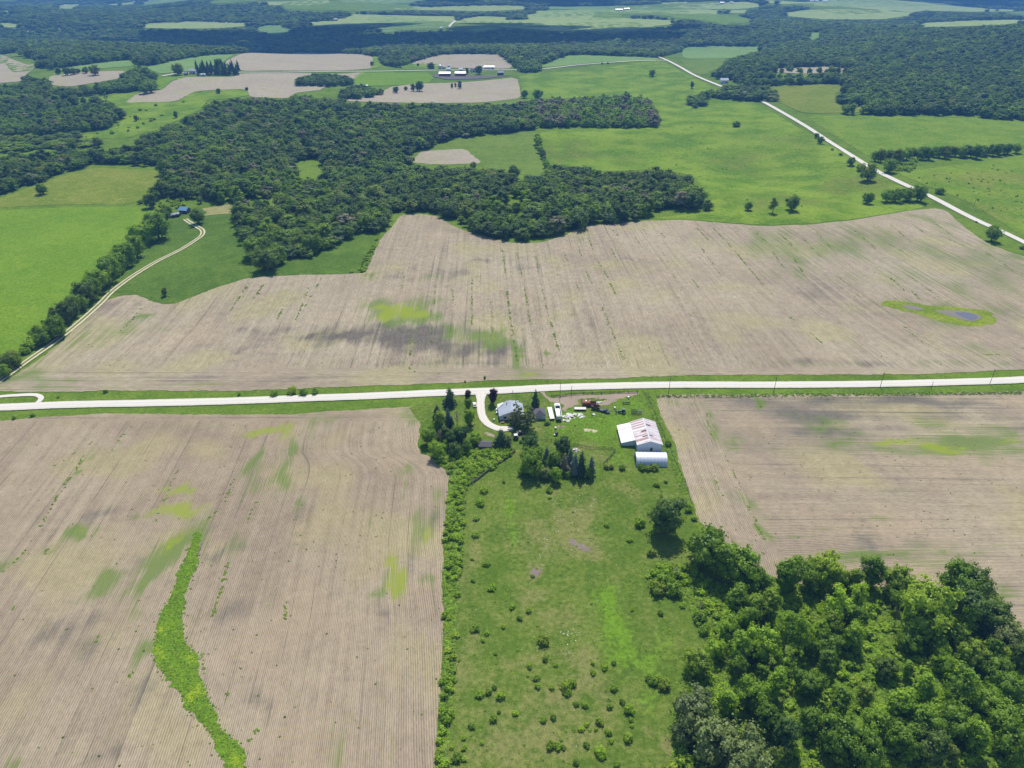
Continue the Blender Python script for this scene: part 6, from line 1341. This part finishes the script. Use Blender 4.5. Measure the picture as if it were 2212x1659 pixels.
inner = [(585, 645, 80, 'elm', 'mid'), (690, 690, 92, 'oak', 'mid'), (775, 690, 80, 'elm', 'mid'), (545, 810, 92, 'oak', 'bright'), (640, 760, 70, 'elm', 'mid'), (1165, 690, 100, 'loose', 'lime'), (1280, 640, 70, 'loose', 'lime'), (1240, 740, 70, 'elm', 'mid'), (880, 830, 95, 'loose', 'bright'), (960, 850, 80, 'loose', 'bright'), (735, 900, 112, 'oak', 'bright'), (600, 930, 80, 'elm', 'bright'),
         (1120, 920, 88, 'oak', 'mid'), (1245, 860, 80, 'elm', 'bright'), (1120, 790, 70, 'elm', 'mid'), (1565, 880, 80, 'oak', 'mid'), (1440, 1040, 75, 'oak', 'dark'), (470, 930, 66, 'oak', 'bright'), (365, 1010, 92, 'oak', 'mid'), (1000, 930, 46, 'elm', 'mid'), (680, 1190, 105, 'oak', 'bright'), (810, 1120, 74, 'elm', 'bright'), (1010, 1130, 100, 'oak', 'mid'), (1100, 1010, 64, 'elm', 'mid'), (860, 1010, 60, 'oak', 'bright'), (540, 1230, 75, 'elm', 'bright'),
         (340, 1270, 140, 'oak', 'grey'), (290, 1390, 90, 'oak', 'grey'), (450, 1440, 170, 'oak', 'grey'), (640, 1540, 170, 'oak', 'grey'), (860, 1400, 88, 'elm', 'deep'), (1010, 1330, 90, 'oak', 'mid'), (1190, 1430, 140, 'oak', 'mid'), (1330, 1500, 120, 'oak', 'mid'), (1520, 1240, 92, 'elm', 'bright'), (1640, 1330, 110, 'oak', 'mid'), (1380, 1350, 90, 'oak', 'bright'), (1520, 1440, 110, 'oak', 'mid'), (1700, 1480, 120, 'oak', 'dark'), (1880, 1130, 110, 'loose', 'mid'),
         (1760, 1010, 70, 'oak', 'bright'), (1940, 960, 90, 'oak', 'mid'), (2050, 1020, 90, 'oak', 'mid'), (1830, 1340, 110, 'oak', 'mid'), (2010, 1220, 100, 'oak', 'mid'), (2140, 1150, 110, 'oak', 'mid'), (2120, 1340, 120, 'oak', 'mid'), (1960, 1420, 90, 'elm', 'bright'), (1660, 1160, 80, 'elm', 'bright'), (1320, 1200, 60, 'elm', 'mid'), (1180, 1230, 70, 'elm', 'mid'), (760, 1320, 80, 'elm', 'mid'), (2190, 960, 90, 'oak', 'dark'), (1720, 860, 60, 'oak', 'mid'), (1840, 850, 70, 'oak', 'mid'), (2200, 1480, 130, 'oak', 'mid')]
rq = random.Random(5)
for i in range(26): inner.append((rq.uniform(560, 2180), rq.uniform(640, 1560), rq.uniform(42, 66), rq.choice(['elm', 'loose', 'elm']), rq.choice(['mid', 'bright', 'dark', 'lime'])))
TN = {'mid': 'mid green', 'bright': 'bright green', 'lime': 'yellow-green', 'dark': 'dark green', 'deep': 'deep green', 'grey': 'grey-green'}; FN = {'oak': 'round', 'elm': 'upright', 'loose': 'open-crowned'}
for a, b, r, k, lf in inner:
    r *= .86
    zone = 'left side' if a < 720 else 'middle' if a < 1500 else 'right side'
    dep = 'upper' if b < 950 else 'lower'
    tree_at(fW, a, b, r, k, lf, '%s %s tree in the %s %s of the foreground wood' % (TN[lf], FN[k], dep, zone), '%s %s %s %s foreground wood' % (TN[lf], FN[k], dep, zone), squash=random.uniform(.95, 1.2))
for i, (a, b, r) in enumerate(((180, 520, 70), (140, 580, 60), (230, 590, 60), (315, 140, 30), (345, 195, 22), (108, 385, 32), (400, 830, 38), (380, 745, 50), (155, 730, 20), (120, 1110, 40), (180, 1130, 46), (90, 1100, 26), (40, 215, 40))):
    tree_at(fW, a, b, r, 'bush', random.choice(['mid', 'bright']), '%s of the bushes fringing the pasture side of the wood, counted as listed downward' % ORD[i] if False else ['large bush below the lone oak', 'bush left of the large bush below the lone oak', 'bush at the wood tip beside a bare snag', 'upper bush in the fence right of the lone oak', 'lower bush in the fence right of the lone oak', 'small bush in the lone oak shadow', 'dark bush at the wood edge beside open pasture', 'bushy tangle at the wood edge beside pale dead branches', 'tiny shrub on the pasture near the wood tip', 'middle of the three low bushes at the wood foot', 'right one of the three low bushes at the wood foot', 'left one of the three low bushes at the wood foot', 'low bush left of the lone oak'][i], cat='shrub')
for (a, b, s, lb) in ((1085, 705, 2.2, 'fallen pale branches in the shade of the wood edge'), (1268, 1240, 1.8, 'pale fallen branches in a clearing of the wood'), (1500, 770, 2.4, 'bare dead snag leaning in the wood clearing'), (255, 520, 2.4, 'dark bare snag at the tip of the wood'), (370, 735, 2.0, 'pale dead branches at the left edge of the wood'), (240, 1420, 2.2, 'grey dead tree at the lower left of the wood')):
    x, y, z = G(fW, a, b); t = thing('dead_tree', (x, y, z), random.uniform(0, 6), lb, 'dead tree'); t.scale = (s, s, s); t.rotation_euler = (random.uniform(.3, .8), random.uniform(-.4, .4), random.uniform(0, 6)); o = bpy.data.objects.new('trunk', bare_mesh('bare', int(a), DEADW, n=14)); COL.objects.link(o); o.parent = t

# ------------------------------------------------------------------ shrubs dotted over the pasture
pas = [(560, 200, 44), (535, 215, 30), (640, 240, 28), (612, 292, 24), (765, 192, 24), (830, 45, 30), (950, 75, 28), (885, 130, 28), (705, 392, 20), (1070, 432, 30), (955, 478, 32), (1148, 482, 20), (1422, 462, 20), (1512, 490, 34), (1578, 460, 26), (1424, 535, 28), (1010, 570, 36), (1015, 628, 32), (1120, 640, 28), (1225, 625, 56), (1275, 610, 40), (1235, 680, 40), (1578, 648, 38), (695, 640, 28), (655, 672, 34), (590, 690, 44), (745, 700, 42), (1360, 765, 36), (1300, 760, 30), (1642, 750, 30), (1690, 800, 54), (1548, 785, 30), (850, 832, 32), (730, 822, 20), (690, 865, 40), (1132, 858, 32), (1058, 882, 34), (1478, 892, 40), (528, 925, 36), (1380, 912, 26), (1338, 948, 32), (1446, 950, 20), (1535, 970, 34), (1705, 880, 26), (1710, 925, 22), (1685, 1010, 48), (1560, 1035, 28), (472, 1015, 24), (604, 1050, 24), (472, 1088, 28), (1108, 1068, 44), (1165, 1075, 40), (1205, 1085, 26), (1378, 1068, 32), (1475, 1110, 54), (1490, 1150, 40), (420, 1155, 52), (470, 1170, 30), (1298, 1190, 34), (1600, 1210, 34), (1945, 1222, 24), (1925, 95, 24), (1712, 70, 18), (380, 1085, 24), (2085, 40, 30), (1060, 290, 60), (1870, 590, 50), (1960, 610, 42)]
for a, b, r in pas:
    zz = 'front' if b > 820 else 'middle' if b > 420 else 'back'; side = 'left' if a < 800 else 'right' if a > 1350 else 'centre'; sz = 'large' if r >= 40 else 'small'
    tree_at(fP2, a, b, r * .95, 'bush', random.choice(['bright', 'mid', 'lime', 'bright']), '%s round shrub in the %s %s of the grazed pasture' % (sz, zz, side), '%s %s %s pasture shrubs' % (sz, zz, side), cat='shrub', squash=random.uniform(.8, 1.05))
for a, b, r, lb in ((940, 735, 30, 'yellow-green shrub near the fence in the upper pasture'), (975, 890, 34, 'round shrub near the fence, just below the bare patch'), (870, 545, 32, 'shrub by the fence at the left of the upper pasture'), (875, 440, 26, 'thorny shrub by the fence below pale dead branches'), (1240, 815, 18, 'shrub growing in the bare dark patch'), (1718, 482, 24, 'dark shrub in the upper right pasture'), (1350, 258, 28, 'round bush below the shelter clump, lone'), (1352, 308, 15, 'tiny bush just below the lone round bush'), (900, 330, 40, 'tangled bush with pale branches in the upper left pasture'), (925, 255, 36, 'low bush in the upper left pasture'), (1868, 580, 26, 'shrub in the right of the upper pasture'), (2045, 222, 26, 'round shrub below the arched shed near the fence'), (850, 705, 16, 'tiny shrub beside the western fence'), (855, 840, 22, 'small dark shrub beside the western fence')):
    tree_at(fP1, a, b, r, 'bush', 'bright', lb, cat='shrub', squash=.75)

# ------------------------------------------------------------------ weeds, brush and undergrowth: masses nobody could count
def tuft_mesh(name, seed, n, leaf, flat=.5):
    r = np.random.default_rng(seed); d = unit(r.normal(size=(n, 3)) + np.array([0, 0, .5])); d[:, 2] = np.abs(d[:, 2])
    p = d * r.uniform(.35, 1, (n, 1)) * np.array([1, 1, flat]); return finish(name, leaf_quads(p, unit(d * .6 + r.normal(size=d.shape) * .4 + np.array([0, 0, .7])), leaf, r), np.zeros((0, 3)), [], LM['weed'])
TUFT = [tuft_mesh('tuft', 70 + i, 60, .34) for i in range(3)]
def spread(polyW, n, size, idxs, lump=.0):
    q = np.array(polyW); x = rng.uniform(q[:, 0].min(), q[:, 0].max(), n * 4); y = rng.uniform(q[:, 1].min(), q[:, 1].max(), n * 4); ok = inside(x, y, q)
    x, y = x[ok][:n], y[ok][:n]
    if lump:
        k = (np.sin(x * .35 + y * .21) * np.sin(y * .27 - x * .18) + rng.uniform(-.6, .6, len(x))) > lump - 1
        x, y = x[k], y[k]
    s = rng.uniform(size[0], size[1], len(x)); return np.stack([x, y, H(x, y), s, s * rng.uniform(.6, 1.2, len(x)), rng.uniform(0, 6.28, len(x)), rng.choice(idxs, len(x))], 1)
WP = [(m, LM['weed']) for m in TUFT] + [(m, LM['bright']) for m in TUFT] + [(m, LM['lime']) for m in TUFT] + [(m, LM['mid']) for m in TUFT] + [(m, LM['bright']) for m in LO['bush']] + [(m, LM['lime']) for m in LO['bush']] + [(m, LM['dark']) for m in TUFT] + [(m, LM['grey']) for m in TUFT]
# 0-2 weed, 3-5 bright, 6-8 lime, 9-11 mid, 12-13 mid bush, 14-15 bright bush, 16-18 dark, 19-21 grey tufts
wy = spread(WAY, 7000, (.22, .6), [0]); wk = way_yellow(wy[:, 0], wy[:, 1]) + rng.uniform(-.3, .3, len(wy))
wy[:, 6] = np.where(wk > .35, rng.choice([0, 1, 2, 6, 7], len(wy)), rng.choice([3, 4, 5, 0, 1, 9, 10], len(wy)))
forest('weedy_waterway', 'lush bright green weeds filling the waterway in the near left field', 'weeds', wy, WP)
STRIP = poly(fU, (936, 1000), (962, 1012), (974, 1030), (969, 1060), (966, 1105), (960, 1172), (961, 1205), (957, 1249), (961, 1332), (957, 1442), (951, 1530), (945, 1618), (940, 1720), (958, 1720), (966, 1618), (975, 1530), (980, 1442), (986, 1332), (992, 1249), (1000, 1172), (1003, 1105), (1010, 1060), (1040, 1020), (1075, 995), (1110, 970), (1100, 955), (1060, 975), (1010, 990), (970, 990))
forest('fence_row_brush', 'green brush strip between the near left field and the pasture', 'brush', np.concatenate([spread(STRIP, 5200, (.45, 1.1), [0, 3, 4, 5, 9, 10, 11, 1]), spread(STRIP, 420, (.9, 1.9), [12, 13, 14, 15, 12, 13], .75), spread(poly(fA, (420, 660), (560, 620), (760, 620), (830, 640), (760, 690), (640, 770), (540, 830), (490, 850), (480, 760)), 160, (1.0, 2.2), [12, 13, 14, 15], .4)]), WP)
FORE = poly(fW, (60, 480), (200, 450), (330, 480), (480, 560), (760, 560), (1000, 610), (1450, 620), (1700, 720), (2212, 900), (2330, 1250), (2330, 1700), (200, 1700), (230, 1400), (280, 1100), (420, 900), (330, 740), (230, 640), (80, 600))
forest('woodland_undergrowth', 'tangled bright undergrowth between the trees of the foreground wood', 'undergrowth', np.concatenate([spread(FORE, 10000, (.4, 1.1), [3, 4, 5, 9, 10, 11, 0, 6, 3]), spread(FORE, 900, (1.0, 2.3), [12, 13, 14, 15], .55)]), WP)
YARD = poly(fA, (1090, 420), (1250, 380), (1340, 340), (1560, 330), (1580, 240), (1780, 200), (1850, 330), (1900, 470), (1800, 400), (1640, 440), (1620, 560), (1700, 640), (1720, 720), (1500, 715), (1590, 620), (1380, 590), (1150, 540), (1080, 480))
forest('tall_yard_grass', 'tall rank grass and weeds in the farmyard', 'grass', np.concatenate([spread(YARD, 5000, (.2, .48), [0, 1, 2, 0, 1, 6, 3], .3), spread(poly(fA, (1800, 190), (1830, 185), (1910, 400), (1990, 560), (2060, 760), (2130, 940), (2090, 940), (2020, 760), (1940, 560), (1870, 400)), 900, (.4, 1.0), [3, 4, 9, 10, 0]), spread(poly(fU, (1420, 860), (1420, 853), (2212, 846), (2212, 852)), 900, (.35, .8), [9, 10, 3, 16])]), WP)
forest('pasture_weeds', 'scattered weed clumps over the grazed pasture', 'weeds', np.concatenate([spread(PAST, 9000, (.16, .5), [3, 4, 5, 9, 10, 11, 0], .8), spread(PAST, 700, (.4, .9), [9, 10, 3, 4], .9)]), WP)
def seg_pts(f, segs, per=1.1, size=(.3, .75), idxs=(9, 10, 3, 4)):
    out = []
    for a, b, c, d, dens in segs:
        p, q = np.array(ground(*f(a, b))), np.array(ground(*f(c, d))); L = np.linalg.norm(q - p); n = int(L * per * dens) + 2
        t = rng.uniform(0, 1, n); g = np.sin(t * 17 + a) + rng.uniform(-1, 1, n) > -.4; t = t[g]; x = p[0] + (q[0] - p[0]) * t + rng.normal(0, .35, len(t)); y = p[1] + (q[1] - p[1]) * t
        s = rng.uniform(*size, len(t)); out.append(np.stack([x, y, H(x, y), s, s * .8, rng.uniform(0, 6, len(t)), rng.choice(idxs, len(t))], 1))
    return np.concatenate(out)
m2 = [(1000, 720, 1025, 890, 1.6), (1030, 980, 1050, 1140, 2.2), (1050, 1140, 1075, 1270, 1.6), (1075, 1290, 1095, 1420, 1.5), (1090, 720, 1140, 960, .7), (1140, 960, 1195, 1290, 1.0), (1240, 930, 1300, 1180, .6), (1300, 1170, 1355, 1360, 1.4), (815, 880, 812, 1200, .9), (690, 960, 695, 1060, .8), (585, 940, 580, 1080, .8), (390, 890, 375, 970, .9), (430, 1240, 430, 1470, 1.1), (680, 1200, 683, 1280, .7), (1530, 630, 1570, 730, 1.4), (1600, 800, 1660, 900, 1.0), (1670, 930, 1705, 1000, 2.4), (1620, 1080, 1760, 1410, .9), (1520, 850, 1560, 940, .9), (1390, 760, 1410, 800, 1.0), (1680, 720, 1720, 800, 1.0), (1460, 930, 1480, 980, .8), (1690, 600, 1720, 640, 1.0), (1870, 590, 1900, 630, 1.2), (1830, 650, 1860, 690, 1.2), (1990, 620, 2010, 650, 1.0), (560, 1100, 562, 1380, .5), (1470, 700, 1500, 770, .8), (1210, 760, 1230, 880, .6), (930, 1050, 945, 1260, .5), (2000, 740, 2110, 980, .4)]
m3 = [(80, 580, 160, 665, 1.4), (190, 590, 330, 740, 1.3), (330, 740, 420, 850, 1.6), (420, 850, 510, 960, .7), (120, 720, 250, 900, .6), (60, 910, 100, 960, 1.2), (430, 590, 540, 700, .9), (600, 620, 720, 740, 1.1), (560, 740, 640, 850, 1.2), (690, 780, 770, 900, 1.1), (740, 650, 860, 770, .9), (820, 600, 960, 760, .9), (1060, 600, 1200, 720, 1.0), (1280, 560, 1420, 680, 1.0), (1420, 560, 1500, 620, 1.2), (1540, 540, 1680, 640, 1.4), (1260, 680, 1420, 760, .9), (1280, 890, 1380, 980, 1.0), (1420, 980, 1480, 1040, 1.4), (1380, 870, 1640, 1050, .5), (1370, 1200, 1500, 1310, .8), (790, 1240, 870, 1310, .8), (1600, 640, 1900, 760, .6), (1830, 700, 2060, 860, .6), (980, 900, 1110, 1030, .5), (520, 960, 700, 1180, .3), (1860, 1380, 1990, 1380, 1.0), (1700, 760, 1900, 900, .4)]
m1 = [(1550, 935, 1430, 1110, 1.0), (1650, 930, 1580, 1030, 1.3), (1760, 1090, 1720, 1170, 1.3), (1920, 960, 1840, 1170, .6), (2000, 900, 1900, 1080, .6), (960, 1000, 700, 1290, .3), (690, 985, 880, 990, 2.0), (990, 1010, 1060, 1015, 2.0)]
l1 = [(540, 470, 510, 530, 2.2), (510, 530, 330, 800, 1.5), (330, 800, 260, 930, 1.1), (730, 360, 800, 340, .9), (1600, 905, 1660, 765, .9), (1350, 880, 1440, 800, 1.2), (1480, 1160, 1440, 1280, 1.6), (1160, 530, 1010, 900, .4), (1520, 620, 1450, 790, .6), (320, 1070, 290, 1110, 2.0), (200, 1060, 20, 1220, .7), (600, 380, 250, 600, .35), (800, 330, 700, 480, .4)]
l2 = [(1470, 20, 1370, 340, 2.0), (1850, 230, 1850, 345, 1.6), (640, 450, 620, 490, 1.2), (1480, 800, 1450, 890, 1.2), (1670, 1050, 1620, 1130, 1.4), (100, 250, 80, 280, 1.8), (880, 660, 830, 720, 1.8), (1310, 560, 1330, 700, 1.2)]
r1 = [(240, 215, 290, 420, .8), (350, 460, 470, 700, .3), (480, 770, 560, 900, 1.3), (550, 910, 610, 1010, 2.6), (300, 640, 350, 740, .8), (800, 993, 830, 995, 2.0), (560, 150, 590, 195, 2.0), (1180, 1110, 1400, 1100, .6), (400, 560, 420, 620, 1.0)]
rows_w = [seg_pts(fM2, m2, 1.3, (.3, .75)), seg_pts(fM3, m3, 1.4, (.3, .8)), seg_pts(fM1, m1, 1.2, (.45, .95)), seg_pts(fL1, l1, 1.5, (.3, .65)), seg_pts(fL2, l2, 1.5, (.3, .6)), seg_pts(fR, r1, 1.5, (.25, .6))]
dots = [spread(F1, 420, (.18, .5), [9, 10, 16, 17]), spread(F3, 420, (.18, .48), [9, 16, 17, 18]), spread(F2, 260, (.3, .6), [9, 16, 17])]
way_c = np.array(WAY)
edgew = []
for i in range(len(WAY)):
    p, q = np.array(WAY[i]), np.array(WAY[(i + 1) % len(WAY)]); n = int(np.linalg.norm(q - p) * 1.2) + 1; t = rng.uniform(0, 1, n); x = p[0] + (q[0] - p[0]) * t + rng.normal(0, .8, n); y = p[1] + (q[1] - p[1]) * t + rng.normal(0, .8, n); s = rng.uniform(.15, .5, n); edgew.append(np.stack([x, y, H(x, y), s, s, t * 6, rng.choice([9, 10, 3, 16], n)], 1))
fw_all = np.concatenate(rows_w + dots + edgew); fw_all[:, 2] += np.where(fw_all[:, 1] > 340, .18, .02)
forest('field_weeds', 'dark weed tufts dotted along the rows of the bare fields', 'weeds', fw_all, WP)
scrub_spots = np.concatenate([spread(poly(fU, (120, 330), (290, 285), (420, 215), (270, 240), (150, 290), (0, 300), (0, 335)), 90, (1.5, 3.5), [12, 13], .9), spread(poly(fU, (1170, 290), (1420, 285), (1640, 230), (1860, 360), (1900, 440), (1600, 460), (1520, 390), (1200, 350)), 60, (.6, 1.3), [12, 13]), spread(poly(fU, (1960, 390), (2212, 345), (2212, 480)), 60, (.6, 1.4), [12, 13]), spread(poly(fT3, (1190, 195 + 864 - 864), (1450, 200), (1440, 240), (1300, 245)), 1, (.5, .6), [12]), spread(poly(fM3, (1280, 200), (1460, 170), (1450, 215), (1400, 245), (1290, 235)), 70, (1.5, 3), [14, 12, 15]), spread(poly(fM1, (980, 440), (1150, 410), (1180, 440), (1100, 470), (1020, 480)), 40, (1.5, 3.2), [14, 15, 12]), spread(poly(fM1, (130, 1310), (200, 1300), (260, 1310), (180, 1330)), 30, (.8, 1.6), [12, 14]),
                              spread(poly(fM2, (30, 870), (110, 840), (230, 650), (200, 780), (150, 870)), 40, (.8, 1.6), [12, 13, 14])])
hb = []
for (a, b, r), (a2, b2, r2) in zip(hedge[2:-1], hedge[3:]):
    p, q = np.array(ground(*fM1(a, b + r * .5))), np.array(ground(*fM1(a2, b2 + r2 * .5)))
    if np.linalg.norm(p - q) < 60:
        n = 9; t_ = rng.uniform(0, 1, n); x = p[0] + (q[0] - p[0]) * t_ + rng.normal(0, 1.5, n); y = p[1] + (q[1] - p[1]) * t_ + rng.normal(0, 1.5, n); s_ = rng.uniform(2.0, 4.2, n); hb.append(np.stack([x, y, H(x, y), s_, s_ * 1.2, t_ * 6, rng.choice([12, 13, 12, 14], n)], 1))
forest('hedge_brush', 'bushes filling the gaps of the hedgerow beside the rutted lane', 'brush', np.concatenate(hb), WP)
forest('pasture_scrub', 'small scrub bushes scattered over the far pastures', 'scrub', scrub_spots, WP)
STONE = plain('pale_fieldstone', (.62, .60, .55), .9); sv, sf = ICO1
sm = bpy.data.meshes.new('stone'); sm.from_pydata([tuple(v * np.array([1, .8, .6])) for v in sv], [], sf); sm.materials.append(STONE)
sp_ = [spread(poly(fP1, (1350, 280), (1700, 280), (1620, 700), (1250, 800), (1300, 500)), 60, (.1, .28), [0]), spread(PAST, 90, (.08, .22), [0]), spread(poly(fP2, (1150, 180), (1350, 180), (1300, 330), (1180, 330)), 14, (.15, .3), [0])]
forest('pasture_stones', 'small pale stones scattered over the pasture', 'stones', np.concatenate(sp_), [(sm, STONE)])
print('PLANTS', N_TREES)

# ------------------------------------------------------------------ summer haze and the cloud that shades the valley
def haze_box():
    m = Mat('summer_haze')
    vol = m.n('VolumePrincipled', {'Color': rgb(.17, .45, 1.0), 'Density': 1.3e-4, 'Anisotropy': 0.0})
    m.t.links.new(vol.outputs[0], m.out.inputs['Volume'])
    x, y0, y1, z0, z1 = 13200, -600, 17200, -140, 330
    V = [(-x, y0, z0), (x, y0, z0), (x, y1, z0), (-x, y1, z0), (-x, y0, z1), (x, y0, z1), (x, y1, z1), (-x, y1, z1)]
    F = [(0, 3, 2, 1), (4, 5, 6, 7), (0, 1, 5, 4), (1, 2, 6, 5), (2, 3, 7, 6), (3, 0, 4, 7)]
    tag(mesh_obj('haze', V, F, m.m), 'thin blue summer haze over the far hills', 'haze', kind='stuff')
haze_box()
CLOUD = Mat('cloud_white'); CLOUD = CLOUD.end(CLOUD.n('BsdfDiffuse', {0: rgb(.9, .9, .92)}).outputs[0])
def cloud(name, gx, gy, rx, ry, alt, seed, label, n=40):
    """a flat-bottomed cumulus whose shadow falls round (gx, gy)"""
    r = np.random.default_rng(seed)
    c = np.array([gx, gy, 0.0]) + np.array(SUNV) * (alt / SUNV[2])
    V, F = [], []
    iv, iff = ICO2
    for i in range(n):
        a = r.uniform(0, 6.28); q = r.uniform(0, 1) ** .5; s = (1 - .6 * q) * r.uniform(.6, 1.2)
        b = np.array([math.cos(a) * q * rx, math.sin(a) * q * ry, r.uniform(0, .12) * rx * (1 - q)]); k = len(V)
        R0 = np.array([.30 * rx, .34 * ry, .16 * rx]) * s
        w = iv * R0 * (1 + .12 * np.sin(iv[:, [1, 2, 0]] * 5 + i)) ; w[:, 2] = np.maximum(w[:, 2], -.02 * rx)
        V += [tuple(x) for x in w + b + c]; F += [tuple(x + k for x in f) for f in iff]
    o = mesh_obj(name, V, F, CLOUD, smooth=True)
    tag(o, label, 'cloud', 'fair-weather clouds', 'stuff')

vx, vy = ground(*fT2(620, 235)); cloud('cloud', vx - 150, vy + 60, 950, 330, 1500, 3, 'white cumulus cloud shading the wooded valley')

vx, vy = ground(*fT2(1050, 10)); cloud('cloud', vx, vy + 250, 900, 420, 1500, 5, 'white cumulus cloud shading the far central ridge')
vx, vy = ground(*fT3(2060, 40)); cloud('cloud', vx + 100, vy + 120, 520, 330, 1500, 8, 'white cumulus cloud shading the far right ridge')
vx, vy = ground(*fT1(1060, 60)); cloud('cloud', vx, vy, 160, 130, 1500, 11, 'small white cumulus cloud over the far left hills', n=18)
